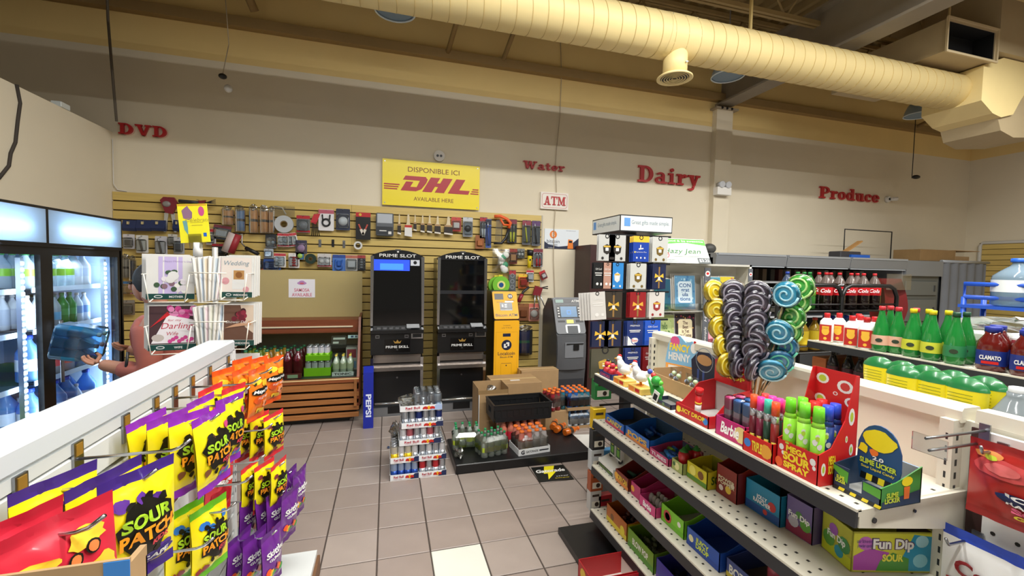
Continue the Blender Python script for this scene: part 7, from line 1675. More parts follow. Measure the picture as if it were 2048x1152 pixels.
T2 = DB('long yellow and green powder candy box at the near shelf end', .965, 1.093, z, 1.43, .26, .13, .13, '#b4b43a', '#3a2a1c', 'Fun Dip', '#f4f4f0', '#c8d02a', txth=.22, tw=.6, side='#d8d83a', blobs=((-.25,.4,.2,'#5fa040'),(.25,.5,.2,'#3f8a4a'),(.1,.25,.15,'#2f9ab0'),(-.1,.7,.15,'#9a5ab0')))
T2.rotation_euler = (0, 0, RZ-.27); h2 = (1.093-.965)/2; dp = .26
q = MB(mt('#d8d83a', .4))
def endp(P, mat, dx): q.m(mat).add([(h2+dx, y*dp, zz*.13) for y, zz in P], [tuple(range(len(P)))])
def endd(cy, cz, r, mat, dx): endp([(cy+r*math.cos(2*PI*i/14), cz+r*1.9*math.sin(2*PI*i/14)) for i in range(14)], mat, dx)
endp([(.02,.05),(.5,.05),(.45,.5),(.2,.6),(.02,.4)], mt('#b44ab4', .4), .0009); endp([(.62,.04),(.98,.04),(.98,.9),(.75,.95),(.62,.4)], mt('#2f9ac0', .4), .0009); endp([(.3,.04),(.7,.04),(.7,.35),(.5,.5),(.35,.3)], mt('#4f9a3a', .4), .0010)
endd(.16,.72,.09,mt('#c86ac8', .4),.0011); endd(.84,.3,.09,mt('#8fd0e0', .4),.0012); endd(.85,.78,.08,mt('#a8dce8', .4),.0012)
q.m(mt('#5a3a6a', .4)).text('Fun Dip', (h2+.0014,dp*.5,.088), w=dp*.53, h=.047, r=(0,1,0), u=(0,0,1), bold=.10).m(mt('#f6f6f2', .4)).text('Fun Dip', (h2+.002,dp*.5,.088), w=dp*.5, h=.042, r=(0,1,0), u=(0,0,1), bold=.04)
q.m(mt('#f0ec4a', .4)).text('SOUR', (h2+.002,dp*.5,.048), w=dp*.26, h=.024, r=(0,1,0), u=(0,0,1), bold=.05).m(mt('#4a3a8c', .4)).text('sour lick-a-stick\npowder candy', (h2+.002,dp*.15,.092), w=dp*.2, h=.03, r=(0,1,0), u=(0,0,1)); q.build('end_print', T2)
# --- third shelf
z = SZ[2]
T2 = thing('tube_rack', 'white rack of green candy tubes at the far end of the third shelf', 'candy box', (1.285, 2.31, z+.001), RZ)
MB(mt('#e4e4de', .45)).prismx([(0,0),(.2,0),(.2,.12),(.02,.05),(0,.05)], -.09, .09).m(mt('#2c3a2a', .4)).rect(-.088,.005,.088,.028,-.0005).m(mt('#8cb43a', .4)).text('SLIME TUBES', (0,-.001,.016), w=.14, h=.012).build('rack_body', T2)
for s in (-1, 1): MB(DARK).cyl((s*.055,.07,.078),(s*.055,.068,.0795),.018,n=12).build('hole', T2)
for k, y in enumerate((2.345, 2.275)):
    T3 = thing('candy_tube', ['farther','nearer'][k]+' white and green candy tube in the white rack', 'candy tube', (1.36, y, z+.08), RZ, 'tubes in the white rack'); MB(mt('#e8e8e2', .4)).box(-.028,-.012,0,.028,.012,.13).m(mt('#1f4a2c', .4)).rect(-.025,.01,.025,.12,-.0125).m(mt('#c8b83a', .4)).disc(0,.085,.018,-.0128,12).m(mt('#6fae3a', .4)).rect(-.015,.02,.015,.06,-.0128).build('tube_body', T3)
DB('red can candy box with a round header on the third shelf', 2.06, 2.20, z, 1.29, .2, .07, .12, '#7c2a22', '#4a3424', 'CORN CAN', '#f0c83a', '#d8823a', head=(.07,'#8c1c22',None,'#ffffff',True), txth=.45, blobs=((-.42,.5,.3,'#e8a43a'),), fill=('tube', ['#4a4a4a','#3a6a5a'], 5))
DB('pink can candy box with a round header on the third shelf', 1.955, 2.05, z, 1.30, .2, .07, .1, '#b83068', '#4a3a34', None, '#f0c83a', head=(.05,'#7c1c3a',None,'#ffffff',True), blobs=((-.3,.5,.25,'#e8a43a'),))
DB('pink doll brand tray of clear eggs on the third shelf', 1.80, 1.945, z, 1.285, .22, .05, .06, '#c83a78', '#8a7a6a', 'Barbie', '#ffffff', shear=.2, txth=.6, tw=.5, fill=('egg', ['#b8b4b0','#a8a4a0'], 10))
DB('lime green open candy box on the third shelf', 1.62, 1.79, z, 1.31, .24, .085, .12, '#7fc82a', '#a4a4a0', None, '#ffffff', '#6fb824', side='#76c028', blobs=((-.2,.5,.35,'#b83a3a'),(-.2,.5,.22,'#8a4ab0'),(.3,.6,.15,'#f0f0e8')))
DB('royal blue juice candy box on the third shelf', 1.40, 1.60, z, 1.31, .26, .08, .13, '#1f4fb0', '#1c3f94', 'JUICY\nDROP', '#d8e83a', '#1c44a0', txth=.6, tw=.4, side='#1f4cac', blobs=((-.35,.5,.2,'#e8e0b0'),))
DB('navy and yellow drink candy box on the third shelf', 1.21, 1.385, z, 1.33, .25, .075, .09, '#3a4a8c', '#5a5048', 'BOTTLE', '#e8e8e0', '#c8b43a', side='#d8c83a')
for k, (y, x, c, nm) in enumerate(((1.255,1.44,'#c85a6a','pink'),(1.24,1.52,'#3a5a7c','blue'))): spawn('candy_bottle', bottle_kit(.14, .028, mt(c, .25, coat=.3), mt(c, .35), None), nm+' candy drink bottle in the navy and yellow box', 'bottle', (x, y, z+.005))
DB('dark red candy box at the near end of the third shelf', .88, 1.19, z, 1.33, .25, .08, .1, '#7c1c3a', '#3a2a2a', 'CHEWS', '#f0e0a0')
# --- lowest shelf and base
z = SZ[3]
DB('orange and brown lolly box on the lowest shelf', 2.06, 2.29, z, 1.29, .24, .10, .12, '#b8641e', '#5a3a24', None, '#ffffff', '#d8c02a', side='#d8b81e', blobs=((-.2,.5,.2,'#7a4a1c'),(.3,.4,.25,'#e0cc2a')), fill=('wrap', ['#5a2420','#3a1c1c','#7a3a34'], 30))
DB('green lolly box on the lowest shelf', 1.80, 2.04, z, 1.285, .26, .10, .11, '#6f9a2c', '#5a5a50', 'BLOW POP', '#f0f0e8', '#4f8a24', txth=.35, tw=.6, fill=('wrap', ['#4a5a44','#7a8a6a','#3a4a3a'], 34))
DB('purple and blue lolly box on the lowest shelf', 1.52, 1.78, z, 1.285, .28, .10, .12, '#3a3a9c', '#2a2a4a', None, '#ffffff', '#5a3aa0', fill=('wrap', ['#1c2a6c','#141c4a','#2a3a8c'], 36))
DB('teal candy box near the front of the lowest shelf', 1.22, 1.50, z, 1.285, .28, .10, .12, '#1f7a7a', '#2a3a3a', 'MINTS', '#f0f0e8')
DB('red and white chocolate box on the black base, far one', 1.87, 2.03, .04, .985, .26, .12, .12, '#b41c22', '#d8d4cc', None, '#f0d83a', side='#c41f24', blobs=((-.1,.6,.3,'#e8c43a'),))
DB('red and white chocolate box on the black base, near one', 1.66, 1.86, .04, .985, .26, .12, .12, '#b81c2a', '#cfccc6', None, '#f0d83a', side='#b81c4a', blobs=((.1,.6,.3,'#d8788c'),))
for k in range(4): DB(['maroon','navy','gold','brown'][k]+' candy box low on the black base', 1.0+.16*k, 1.15+.16*k, .041, 1.10, .3, .1, .1, ['#6a1c2c','#1c2a5a','#b8942a','#5a3a24'][k], '#8a847a')
# ================================================================ swirl lollipops in a stand
LX, LY = 1.575, 1.535
T = thing('lollipop_stand', 'wooden stick bundle holder of the lollipop bouquet', 'stand', (LX, LY, SZ[0]))
MB(mt('#8a6a44', .6, noise=.1, ns=12)).lathe([(.06,0),(.055,.03),(.045,.09)], 14).build('cup', T)
def lolly(c1, c2, R=.051):
    b = MB(mt(c1, .2, coat=.5)).at((0,0,0)); n = 24
    b.lathe([(.004,-.012),(R*.8,-.012),(R,-.006),(R,.006),(R*.8,.012),(.004,.012)], n); me = b
    s = MB(mt(c2, .2, coat=.5))
    for side in (-1, 1): s.tube([((.006+R*.92*t/30)*math.cos(t*.42), (.006+R*.92*t/30)*math.sin(t*.42), side*.0125) for t in range(31)], .0045, 5)
    st = MB(mt('#d8b888', .6)).cyl((0,-R*.9,0),(0,-R-.33,0),.0035,n=6)
    fl = MB(clear('#f6f8f8', .0, .15)); fl.lathe([(R*.9,-.0145),(R*1.1,-.008),(R*1.16,0),(R*1.1,.008),(R*.9,.0145)], 16, cap=False); fl.cyl((0,-R,0),(0,-R-.07,0),.014,.006,n=8)
    return [('candy_disc', b.mesh('candy_disc')), ('swirl', s.mesh('swirl')), ('stick', st.mesh('stick')), ('wrapper', fl.mesh('wrapper'))]
LK = {'grey': lolly('#4c4654', '#9a95a4'), 'yellow': lolly('#e8c81e', '#f4e46a'), 'blue': lolly('#2f94b8', '#a8dce8'), 'green': lolly('#3fa03a', '#b8e08a'), 'aqua': lolly('#2f7fb0','#5fc0a0')}
cols_ = [ # azimuth toward viewer frame: lateral offset at top, list of colours bottom->top
 ('yellow', -.135, 5, .0), ('grey', -.075, 9, .0), ('grey', .0, 9, -.03), ('blue', .085, 3, -.02), ('green', .125, 6, .03), ('blue', .10, 3, .05)]
nl = 0; vd = Vector((LX, LY, 0)).normalized(); lat = Vector((vd.y, -vd.x, 0))
for ci, (kd, lt, n, fw) in enumerate(cols_):
    for k in range(n):
        f = k/max(1, n-1); zz = SZ[0]+.245+.315*f+(.03 if kd == 'green' else 0)
        spread = lt*(.75+.5*f)
        P = Vector((LX, LY, zz))+lat*spread-vd*(.045+.05*(1-f)-fw)
        base = Vector((LX, LY, SZ[0]+.05))+lat*lt*.12
        up = (P-base).normalized()
        nrm = (-vd*.55+Vector((0,0,.6))+lat*random.uniform(-.15,.35)).normalized()
        nrm = (nrm-up*nrm.dot(up)).normalized(); xa = up.cross(nrm)
        M4 = Matrix((xa, up, nrm)).transposed().to_4x4(); M4.translation = P
        kk = 'aqua' if (kd == 'green' and k < 2) else kd
        lb = {'grey':'grey swirl lollipop','yellow':'yellow swirl lollipop','blue':'blue swirl lollipop','green':'green swirl lollipop','aqua':'aqua swirl lollipop'}[kk]+', '+ORD[k]+' from the bottom of bouquet column '+['one','two','three','four','five','six'][ci]
        o = spawn('lollipop', LK[kk], lb, 'lollipop', group='swirl lollipops in the bouquet'); 
        L_ = (P-base).length; o.matrix_world = M4
        for c in o.children:
            if c.name.startswith('stick'): c.scale = (1, L_/(.051+.33), 1) if L_ < .381 else (1, 1, 1)
T2 = thing('lolly_sticks', 'bundle of wooden lollipop sticks in the holder', 'sticks', (LX, LY, SZ[0]))
for k in range(12):
    a = 2*PI*k/12; MB(mt('#c8a06a', .6)).cyl((.02*math.cos(a),.02*math.sin(a),.02),(.06*math.cos(a),.06*math.sin(a),.26),.004,n=6).build('stick', T2)
# ================================================================ pegboard end of the shelving
T = thing('pegboard_panel', 'white pegboard panel beside the candy shelves', 'pegboard')
MB(mt('#e9e9e4', .4)).box(PX-.028,-.6,.1,PX-.012,.795,1.25).build('board', T)
q = MB(dotM); n = 10
for i in range(20):
    for j in range(14):
        y = .77-i*.0508; z = 1.22-j*.0508
        q.add([(PX-.0286, y+.006*math.cos(2*PI*k/8), z+.006*math.sin(2*PI*k/8)) for k in range(8)], [tuple(range(8))[::-1]])
o = q.build('hole_row', T); o['kind'] = 'stuff'
def phook(y, z, L, lb, scan=False):
    H = thing('peg_hook', lb, 'hook', (PX-.03, y, z), 0, 'hooks on the white pegboard')
    for k, d in enumerate((0, .03) if scan else (0,)): MB(STEEL).tube([(0,-d*.3,-d),(-L*.9,-d*.3,-d),(-L,-d*.3,-d+(0 if scan else .02))], .004, 7).build('prong', H)
    MB(STEEL).box(-.006,-.012,-.03,0,.012,.02).build('plate', H)
    if scan: MB(clear('#f2f4f4', .12, .08)).box(-L-.004,-.05,-.04,-L,.03,.01).build('label_holder', H)
phook(.80, 1.255, .25, 'double steel hook with clear label holder on the pegboard', True)
phook(.76, 1.215, .10, 'short steel hook holding the red gummy bag')
phook(.80, .935, .14, 'steel hook holding the white snack bag')
jr = mt('#a8241e', .28, coat=.3)
def jr_deco(D, w, h, fn):
    for k, (cx, cz, rx, rz, c) in enumerate(((-.2,-.3,.24,.12,'#c84a4a'),(.2,-.28,.24,.1,'#d0585a'),(.15,-.36,.16,.07,'#8c1c1c'),(-.32,-.16,.12,.05,'#d88a4a'),(-.3,-.19,.05,.035,'#b8c83a'),(-.2,-.3,.14,.07,'#d86a68'))): blob(D, mt(c, .3), cx*w, cz*h, rx*w, rz*h, off(fn, .0004*k), k, .1, 16, 2)
    blob(D, mt('#1c2450', .3), .12*w, -.62*h, .38*w, .085*h, off(fn, .003), 7, .08, 20, 2)
    D.m(WHITE).text('JOLLY', (.12*w,0,-.59*h), w=.62*w, h=.075*h, bold=.04, fn=off(fn, .006)).text('RANCHER', (.14*w,0,-.665*h), w=.58*w, h=.05*h, bold=.03, fn=off(fn, .006))
    D.m(mt('#e8668c', .3)).text('SOUR', (.14*w,0,-.745*h), w=.5*w, h=.075*h, bold=.05, fn=off(fn, .005)); D.m(mt('#e8d83a', .3)).text('GUMMIES', (.16*w,0,-.825*h), w=.5*w, h=.05*h, bold=.04, fn=off(fn, .005))
spawn('candy_bag', bag_kit(.26, .215, .018, jr, mt('#98201c', .3), jr_deco, 21), 'large red gummy bag hanging on the white pegboard', 'candy bag', (PX-.085, .675, 1.243), rot=(0, 0, -PI/2))
def combo_deco(D, w, h, fn):
    D.m(mt('#8c1c24', .3)).text('Combos', (.05*w,0,-.34*h), w=.8*w, h=.15*h, bold=.04, fn=off(fn, .003)); blob(D, mt('#a82430', .3), -.3*w, -.5*h, .12*w, .03*h, fn, 2, .2)
spawn('snack_bag', bag_kit(.27, .30, .022, mt('#dcdcda', .28, coat=.3), mt('#1f3fa8', .3), combo_deco, 22), 'large white snack bag with blue seal below the red gummy bag', 'snack bag', (PX-.09, .715, .965), rot=(0, 0, -PI/2))
# ================================================================ far side of the shelving: detergent and jugs
T = thing('rear_shelf', 'ivory shelf on the far side of the candy shelving', 'shelf')
MB(iv).box(PX+.02,-.4,1.05,2.16,2.41,1.07).build('deck', T); MB(iv).box(PX+.02,-.4,.1,2.2,2.41,.13).build('base_deck', T); MB(iv).prism([(PX+.021,.8),(2.1,1.02),(2.1,1.05),(PX+.021,1.05)], 2.40, 2.41).build('bracket', T)
yd = mt('#e6d616', .3, coat=.3); gd = mt('#1d6f3a', .3, coat=.3)
def deterg():
    def sec(z, rx, ry): return [(rx*math.cos(2*PI*i/16)*(1 if abs(math.cos(2*PI*i/16)) < .9 else .98), ry*math.sin(2*PI*i/16), z) for i in range(16)]
    def loft(mat, S):
        b = MB(mat); v = [p for s in S for p in sec(*s)]; f = [(j*16+i, j*16+(i+1)%16, (j+1)*16+(i+1)%16, (j+1)*16+i) for j in range(len(S)-1) for i in range(16)]
        b.add(v, f, True); b.add(sec(*S[-1]), [tuple(range(16))]); b.add(sec(*S[0]), [tuple(range(15,-1,-1))]); return b
    body = loft(yd, [(0,.05,.03),(.02,.056,.034),(.10,.05,.03),(.19,.06,.036),(.232,.062,.036)])
    top = loft(gd, [(.232,.063,.037),(.245,.058,.035),(.262,.042,.028),(.272,.02,.018)])
    p = MB(mt('#5a6a1c', .4))
    for k in range(7): p.rect(-.035,.215-k*.012,.035,.217-k*.012,-.0372)
    return [('body', body.mesh('body')), ('cap', top.mesh('cap')), ('label', p.mesh('label'))]
dk_ = deterg()
spots = [(1.98,1.20),(1.99,1.10),(1.98,1.005),(2.07,1.0),(2.07,1.26),(2.075,1.18),(2.07,1.09),(2.07,1.35)]
for k, (x, y) in enumerate(spots):
    spawn('detergent_bottle', dk_, ['first','second','third','fourth'][k%4]+' yellow detergent bottle with green top, '+('front' if k < 4 else 'back')+' row behind the shelf cap', 'bottle', (x, y, 1.0705), -PI/2, 'yellow detergent bottles')
jg = bottle_kit(.27, .065, tint('#9aa4aa', .6, .1), mt('#c8ccd0', .4), mt('#1c2a54', .4), (.2,.6), neck=.4, sq=.5)
for k in range(2): spawn('vinegar_jug', jg, ['first','second'][k]+' clear jug with navy label beside the detergent', 'jug', (2.0, .885-.15*k, 1.07), .4, 'clear jugs')
# ================================================================ second shelving run
G2, SY2 = 2.9, 2.36
T = thing('drink_gondola', 'ivory shelving with black price strip beyond the candy shelves', 'shelving')
MB(iv).box(3.34,-.4,.1,3.36,SY2+.02,1.3).build('back_panel', T)
for z in (1.225, .95, .6): shelf(T, G2, 3.34, -.3, SY2, z)
MB(blkp).box(2.75,-.3,0,3.34,SY2,.12).build('plinth', T); MB(iv).box(3.3,SY2-.03,0,3.34,SY2,1.3).build('upright', T)
lf = [('body', MB(mt('#e9e9e6', .35)).lathe([(.034,0),(.04,.006),(.04,.12),(.038,.145),(.024,.165),(.018,.17)], 14, sq=.35).mesh('body')), ('cap', MB(mt('#c41f24', .35)).lathe([(.018,.168),(.018,.2),(.015,.204)], 12).mesh('cap')),
      ('label', MB(mt('#b4241f', .4)).rect(-.034,.012,.034,.125,-.0415).m(mt('#e8b43a', .4)).disc(0,.08,.022,-.042,12,.028).disc(0,.03,.01,-.042,10).rect(-.02,.095,.02,.115,-.042).mesh('label'))]
for k, (x, y) in enumerate(((2.95,2.27),(3.05,2.26),(2.95,2.10),(3.05,2.12),(3.15,2.20),(3.05,2.03),(2.95,2.01))):
    spawn('fluid_bottle', lf, ['first','second','third','fourth','fifth','sixth','seventh'][k]+' white bottle with red cap and red label on the upper shelf', 'bottle', (x, y, 1.2255), -PI/2+.5, 'white red capped bottles')
gb = mt('#1f7a34', .08, coat=.5, spec=.6)
def perrier(cap, lab): return [('body', MB(gb).lathe([(.034,0),(.043,.012),(.046,.05),(.045,.085),(.042,.13),(.03,.18),(.018,.225),(.0145,.25),(.0145,.265)], 16).mesh('body')), ('cap', MB(mt(cap, .4)).lathe([(.017,.258),(.017,.28),(.014,.283)], 12).mesh('cap')), ('label', MB(mt(lab, .45)).lathe([(.0468,.045),(.0458,.09),(.0448,.105)], 16, cap=False).m(mt('#2c3a2c', .4)).disc(0,.075,.018,-.048,12,.012).mesh('label'))]
pr_ = {'pink': perrier('#c8303a', '#d8ab92'), 'lime': perrier('#e0cc1e', '#c8cc3a'), 'plain': perrier('#1c4a34', '#2c7a4a')}
P_ = [('pink',2.95,1.925),('pink',3.03,1.93),('pink',2.99,1.86),('pink',3.04,1.80),('lime',2.96,1.765),('lime',3.03,1.73),('lime',2.95,1.665),('lime',3.05,1.65),('plain',2.95,1.56),('plain',3.04,1.565)]
cnt = {}
for kd, x, y in P_:
    cnt[kd] = cnt.get(kd, 0)+1
    spawn('water_bottle', pr_[kd], ORD[cnt[kd]-1]+' green glass bottle with '+{'pink':'red cap and pink label','lime':'yellow cap and lime label','plain':'dark green cap'}[kd]+' on the upper shelf', 'bottle', (x, y, 1.2255), -PI/2+.4, 'green glass bottles')
tm_ = mt('#5a1410', .15, coat=.5)
cl = [('body', MB(tm_).lathe([(.045,0),(.055,.01),(.055,.12),(.05,.15),(.03,.185),(.028,.2)], 14, sq=.4).mesh('body')), ('cap', MB(mt('#1f2f8c', .4)).lathe([(.032,.195),(.032,.22),(.029,.224)], 14).mesh('cap')),
      ('label', MB(mt('#1c2f7c', .4)).lathe([(.0558,.03),(.0558,.105)], 14, cap=False, sq=.4).m(WHITE).text('CLAMATO', (0,-.0585,.07), w=.075, h=.022, bold=.04).m(RED).rect(-.03,.038,.03,.052,-.0585).mesh('label'))]
C_ = [(2.97,1.42),(2.965,1.29),(2.965,1.16),(3.09,1.46),(3.09,1.34),(3.09,1.22),(3.08,1.09)]
for k, (x, y) in enumerate(C_): spawn('juice_bottle', cl, ['first','second','third','fourth','fifth','sixth','seventh'][k]+' dark red juice bottle with blue cap on the upper shelf', 'bottle', (x, y, 1.2255), -PI/2+.35, 'dark red juice bottles')
ck_ = [('body', MB(mt('#c9ccd0', .25, .8)).lathe([(.027,0),(.033,.01),(.033,.105),(.026,.12),(.024,.12)], 14).mesh('body')), ('label', MB(mt('#dedede', .4)).lathe([(.0333,.02),(.0333,.09)], 14, cap=False).mesh('label'))]
for k in range(6): spawn('drink_can', ck_, ORD[k]+' silver can in the row behind the juice bottles', 'can', (3.22, 1.68-.085*k, 1.2255), 0, 'silver cans behind the juice')
T = thing('wrapped_tray', 'white foam tray wrapped in clear film on the silver cans', 'tray', (3.22, 1.46, 1.346))
MB(mt('#e2e2de', .5)).cbox(-.09,-.27,0,.09,.27,.05,.008).m(mt('#9c3a44', .5)).add([(-.0905,.02,.015),(-.0905,-.1,.015),(-.0905,-.1,.032),(-.0905,.02,.032)], [(0,1,2,3)]).build('foam_tray', T); crumple('film', T, (0,0,.07), .15, 4, (.6,1.7,.4), clear('#f0f2f2', .2, .15))
T = thing('paper_cup', 'cream paper cup beside the green glass bottles', 'cup', (3.22, 1.80, 1.2255)); MB(mt('#e2d8c0', .5)).lathe([(.03,0),(.04,.13),(.042,.132)], 14).build('cup_body', T)
dkb = bottle_kit(.22, .036, mt('#141012', .2, coat=.4), mt('#1c1c1e', .4), mt('#3a1c22', .4), (.25,.55), neck=.4)
for k in range(7): spawn('sauce_bottle', dkb, ['first','second','third','fourth','fifth','sixth','seventh'][k]+' dark sauce bottle on the shelf below the white bottles', 'bottle', (2.96+.02*(k%2), 2.22-.09*k, .9505), 0, 'dark sauce bottles')
T = thing('snack_carton', 'rust brown carton at the end of the lower shelf', 'box', (3.1, 2.30, .951)); MB(mt('#8a4a20', .5)).cbox(-.17,-.05,0,.17,.05,.16,.004).build('carton', T)
for k in range(4):
    T = thing('disc_case', ['bottom','second','third','top'][k]+' flat striped case in the stack behind the lollipops', 'case', (1.93, 1.85-.01*k, 1.071+.02*k), .1*k, 'flat cases behind the lollipops'); MB(mt(['#c8c8c8','#22242c','#a83a44','#d4d6da'][k], .4)).cbox(-.1,-.22,0,.1,.22,.019,.002).build('case_body', T)
# ================================================================ black wire rack with soda
T = thing('wire_rack', 'black tube rack holding large soda bottles', 'rack', (0, 0, 0))
bk = mt('#0f1012', .35)
for k, (xa, xb) in enumerate(((3.2, 3.93), (3.93, 4.62))):
    MB(bk).tube([(xa,2.9,.0),(xa,2.9,1.50),(xa+.04,2.9,1.575),(xa+.1,2.9,1.60),(xb-.1,2.9,1.60),(xb-.04,2.9,1.575),(xb,2.9,1.50),(xb,2.9,.0)], .018, 8).build('front_hoop', T)
    MB(bk).tube([(xa,3.3,.0),(xa,3.3,1.35),(xb,3.3,1.35),(xb,3.3,.0)], .018, 8).build('rear_hoop', T)
for z in (1.37, 1.0, .6, .2):
    MB(bk).box(3.2,2.9,z-.008,4.62,3.3,z-.004).build('wire_shelf', T)
    for yy in (2.9, 3.3): MB(bk).cyl((3.2,yy,z+.06),(4.62,yy,z+.06),.007,n=6).cyl((3.2,yy,z),(4.62,yy,z),.009,n=6).build('rail', T)
def soda(body, liq, cap, lab, txt=None, tc='#ffffff'):
    R = .054; H = .345
    b = MB(mt(liq, .12, coat=.5)).lathe([(R*.75,0),(R,.02),(R,.12),(R*.95,.14),(R,.16),(R,.22),(R*.9,.245)], 16); b.m(tint(body, .45, .08)).lathe([(R*.9,.245),(R*.6,.285),(.016,.315),(.014,.33)], 16, cap=False)
    k = [('body', b.mesh('body')), ('cap', MB(mt(cap, .4)).lathe([(.0165,.322),(.0165,.343),(.014,.345)], 12).mesh('cap'))]
    q = MB(mt(lab, .4)).lathe([(R*1.01,.135),(R*1.01,.215)], 16, cap=False)
    if txt: q.m(mt(tc, .4)).text(txt, (0,-.0565,.177), w=.075, h=.034, shear=.3, bold=.02)
    k.append(('label', q.mesh('label'))); return k
cola = soda('#8a7a74', '#140a08', '#c8202a', '#c41c26', 'Cola'); lemon = soda('#2f8a3a', '#2a6a24', '#1f7a34', '#6aa82a', 'Dew', '#d8b42a'); bluep = soda('#5a6a8a', '#141c3a', '#1f3f9c', '#1c3c9c', None)
for k, x in enumerate((3.90, 4.065, 4.21, 4.37, 4.515)): spawn('cola_bottle', cola, ORD[k]+' large cola bottle in the front row of the wire rack', 'bottle', (x, 3.03, 1.3705), -.9, 'cola bottles in the wire rack')
for k, x in enumerate((4.0, 4.15, 4.5)): spawn('cola_bottle', cola, ORD[k]+' large cola bottle in the back row of the wire rack', 'bottle', (x, 3.18, 1.3705), -.9, 'cola bottles in the wire rack')
for k, (x, y) in enumerate(((3.56,3.03),(3.70,3.03),(3.78,3.15))): spawn('lemon_bottle', lemon, ['first','second','rear'][k]+' large green soda bottle in the wire rack', 'bottle', (x, y, 1.3705), -.9, 'green soda bottles in the wire rack')
spawn('cola_bottle', bluep, 'dark blue labelled cola bottle at the end of the wire rack', 'bottle', (3.44, 3.03, 1.3705), -.9)
oil = bottle_kit(.3, .055, tint('#c8a43a', .6, .1), mt('#b83a2a', .4), mt('#d8bc2a', .4), (.2,.6))
for k in range(5): spawn('oil_bottle', oil, ORD[k]+' yellow labelled oil bottle on the second rack shelf', 'bottle', (3.34+.15*k, 3.03, 1.0005), 0, 'oil bottles in the wire rack')
for k in range(6): spawn('water_jug', K['jug'], ORD[k]+' pale water jug on the second rack shelf', 'bottle', (4.05+.09*(k%6)+.02, 3.15, 1.0005), 0, 'water jugs in the wire rack')
# blue carrier with water bottle
T = thing('bottle_carrier', 'blue plastic bottle rack beyond the silver cans', 'rack', (3.75, 1.80, 0))
bl_ = mt('#1f4fb8', .4)
MB(bl_).tube([(-.1,.1,1.57),(-.1,.1,1.655),(-.1,-.2,1.655),(-.1,-.2,1.57)], .014, 8, True).build('handle', T)
for s in (-1, 1):
    for yy in (.1, -.2): MB(bl_).cyl((s*.1,yy,0),(s*.1,yy,1.57),.014).build('post', T)
MB(bl_).box(-.12,-.22,1.50,.12,.12,1.52).build('shelf_plate', T)
spawn('water_cooler_bottle', bottle_kit(.30, .12, tint('#a9c4d8', .4, .08), mt('#1f5fc8', .4), mt('#e0e6ea', .4), (.3,.55), neck=.3, n=20), 'large clear water cooler bottle with blue cap on the blue rack', 'bottle', (3.75, 1.69, 1.521))
# ================================================================ wall coolers at the back
gyM = mt('#8b9096', .4, .3); gyD = mt('#3c3f43', .5); gyL = mt('#aab0b6', .35, .3)
T = thing('open_cooler', 'long grey open wall cooler with lit canopy panels', 'cooler', (0, 0, 0))
MB(mt('#16171a', .6)).box(4.3,5.6,.1,8.0,5.66,1.8).build('back_board', T); MB(gyD).box(4.3,4.85,0,8.0,5.66,.7).build('lower_case', T); MB(gyM).box(4.3,5.0,1.90,8.0,5.66,1.95).build('roof', T)
for k in range(3):
    xa = 4.3+k*1.235; c = MB(gyM).prismx([(4.92,1.79),(4.90,1.80),(4.88,1.93),(4.9,1.965),(5.05,1.965),(5.05,1.79)], xa, xa+1.225).build('canopy', T)
    MB(gyL).box(xa+.02,4.872,1.935,xa+1.2,4.885,1.962).build('canopy_rail', c); MB(mt('#c9d3da', .3)).box(xa+.02,4.90,1.782,xa+1.2,4.915,1.792).build('canopy_lip', c)
for x in (4.3, 7.97): MB(gyM).box(x,4.95,.7,x+.03,5.66,1.9).build('end_panel', T)
for z in (1.58, 1.34, 1.05): 
    s = MB(gyD).box(4.33,5.15,z-.02,7.97,5.6,z).build('shelf', T); MB(mt('#b9bec2', .4)).box(4.33,5.14,z-.03,7.97,5.15,z).build('shelf_lip', s)
cc = ['#7c2a4a','#2f3a44','#8c2430','#b8892a','#2f5f8c','#5a3a6a','#c8b83a','#3f7a4a','#a84a2c','#d0d4d8']
rd = random.Random(3)
for k in range(26):
    c = cc[k % 10]; x = 4.7+k*.115+rd.uniform(-.01,.01); spawn('cooler_can', [('body', can_mesh(.04, .14, mt(c, .35), mt(cc[(k+3) % 10], .35)))], ORD[k//10]+' '+['plum','slate','crimson','amber','blue','violet','yellow','green','rust','silver'][k%10]+' drink can on the lower cooler shelf', 'can', (x, 5.22, 1.341), 0, 'cans on the lower cooler shelf')
for k in range(20):
    c = ['#3a3430','#6a5a4a','#2a2c30','#5a2a2a','#8c8c88'][k % 5]; x = 4.6+k*.155; T2 = thing('carton_pack', ORD[k//5]+' '+['umber','tan','black','maroon','grey'][k%5]+' food carton on the upper cooler shelf', 'carton', (x, 5.3, 1.581), 0, 'cartons on the upper cooler shelf'); MB(mt(c, .5)).cbox(-.04,-.04,0,.04,.04,.18,.003).build('carton', T2)
T = thing('grey_cabinet', 'grey metal cabinet beside the open cooler', 'cabinet', (8.0, 4.92, 0))
MB(gyM).box(.02,0,1.70,.88,.7,1.95).build('canopy', T); MB(mt('#5c605e', .45)).box(.02,.05,.0,.88,.7,1.70).build('body', T)
b = MB(gyD); 
for (x0, z0, x1, z1) in ((.08,1.38,.82,1.62),(.08,.95,.82,1.32),(.08,.3,.82,.9)):
    d = MB(mt('#676b69', .4)).cbox(x0,.03,z0,x1,.05,z1,.008).build('door', T); MB(gyD).box(x1-.08,.022,(z0+z1)/2-.05,x1-.05,.03,(z0+z1)/2+.05).build('handle', d)
T = thing('curtained_cooler', 'cooler covered by a long grey cloth curtain', 'cooler', (8.9, 4.9, 0))
MB(gyD).box(0,.1,0,1.1,.7,1.93).build('body', T)
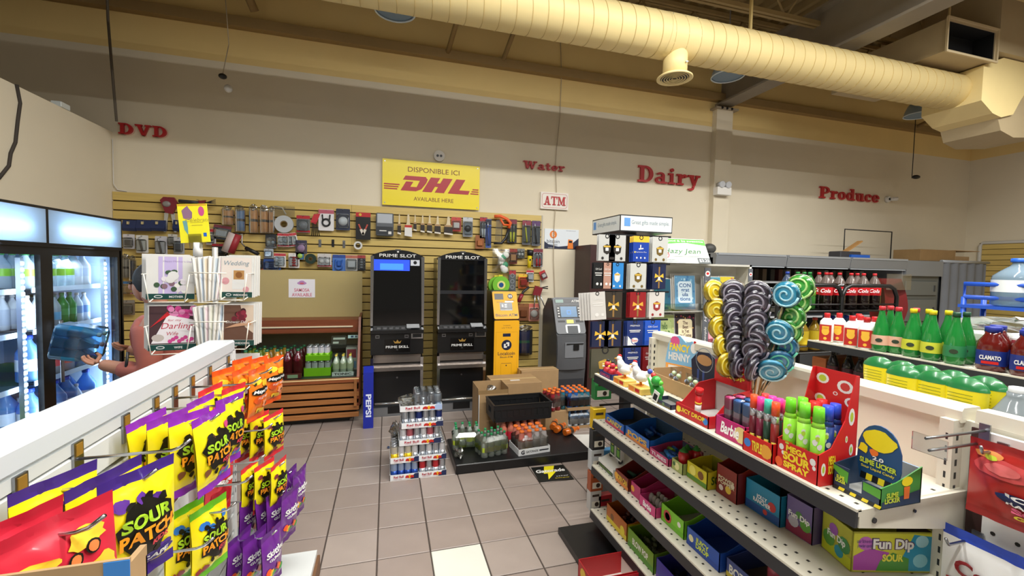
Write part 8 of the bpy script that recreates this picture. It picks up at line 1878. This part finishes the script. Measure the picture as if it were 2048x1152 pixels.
b = MB(mt('#74787e', .8, noise=.05, ns=6)); b.grid(lambda u, v: (.0+1.14*u+.01*math.sin(v*5), .05+.03*math.sin(u*34)*(.4+v*.6), 1.95-1.75*v), 70, 8); b.build('curtain', T); MB(gyL).cyl((-.02,.05,1.955),(1.18,.05,1.955),.025).build('curtain_rail', T)
T = thing('carton_box', 'open cardboard box lying on top of the far coolers', 'box', (8.42, 4.98, 1.955)); MB(CARDD).cbox(0,0,0,.85,.4,.19,.004).build('carton', T); MB(CARD).box(.85,.0,.0,.854,.4,.19).box(.80,-.01,.185,1.45,.35,.195).box(.9,.1,0,1.4,.3,.1).build('flap', T)
T = thing('sign_frame_stand', 'thin black wire sign frame standing on the open cooler', 'frame', (0, 5.2, 1.965)); MB(bk).tube([(7.03,0,0),(7.03,0,.46),(8.08,0,.46),(8.08,0,-.01)], .009, 6).build('wire', T)
T = thing('clutter_tray', 'dark wire basket with a wooden plank on the open cooler', 'basket', (6.85, 5.15, 1.965)); MB(mt('#3a3a40', .5)).cbox(-.08,-.1,0,.35,.1,.10,.01).build('basket', T); MB(mt('#b88a52', .5)).at((.15,-.02,.11),(0,-.5,0)).box(-.15,-.04,0,.32,.04,.02).build('plank', T); MB(BLUE).box(.1,-.13,.0,.5,-.1,.05).build('blue_strip', T)
T = thing('fan_cover', 'dark rounded wire cover on the end of the open cooler', 'cover', (4.36, 5.1, 1.951)); MB(mt('#4a4a48', .5)).ball((0,0,.075), .1, 14, 8, (1,.8,.74)).build('dome', T)
T = thing('red_chair', 'dark red padded chair back wrapped in clear film', 'chair', (6.2, 3.95, 0))
MB(mt('#6a1c1e', .4, noise=.06, ns=8)).grid(lambda u, v: (-.2+.42*u*(1-.25*abs(v-.4)), .05*math.sin(PI*u)-.06*math.sin(PI*v), 1.0+.66*v), 10, 10).grid(lambda u, v: (.22-.42*u*(1-.25*abs(v-.4)), .12, 1.0+.66*v), 4, 6).build('backrest', T); MB(mt('#6a1c1e', .4)).cbox(-.25,-.35,.5,.25,.15,.62,.03).build('seat', T); MB(DARK).cyl((0,-.1,.05),(0,-.1,.5),.03).cyl((0,.1,.5),(0,.1,1.1),.02).build('column', T)
for k in range(5): MB(DARK).cyl((0,-.1,.08),(.28*math.cos(k*1.256),-.1+.28*math.sin(k*1.256),.03),.02).build('leg', T)
MB(clear('#e8eaea', .2, .15)).grid(lambda u, v: (-.22+.44*u, -.075, 1.52+.2*v), 5, 4).build('film', T)
T = thing('price_plate', 'small white plate on the grey cabinet ledge', 'plate', (7.6, 4.86, .701)); MB(WHITE).cbox(0,0,0,.3,.1,.04,.004).build('tray_body', T)
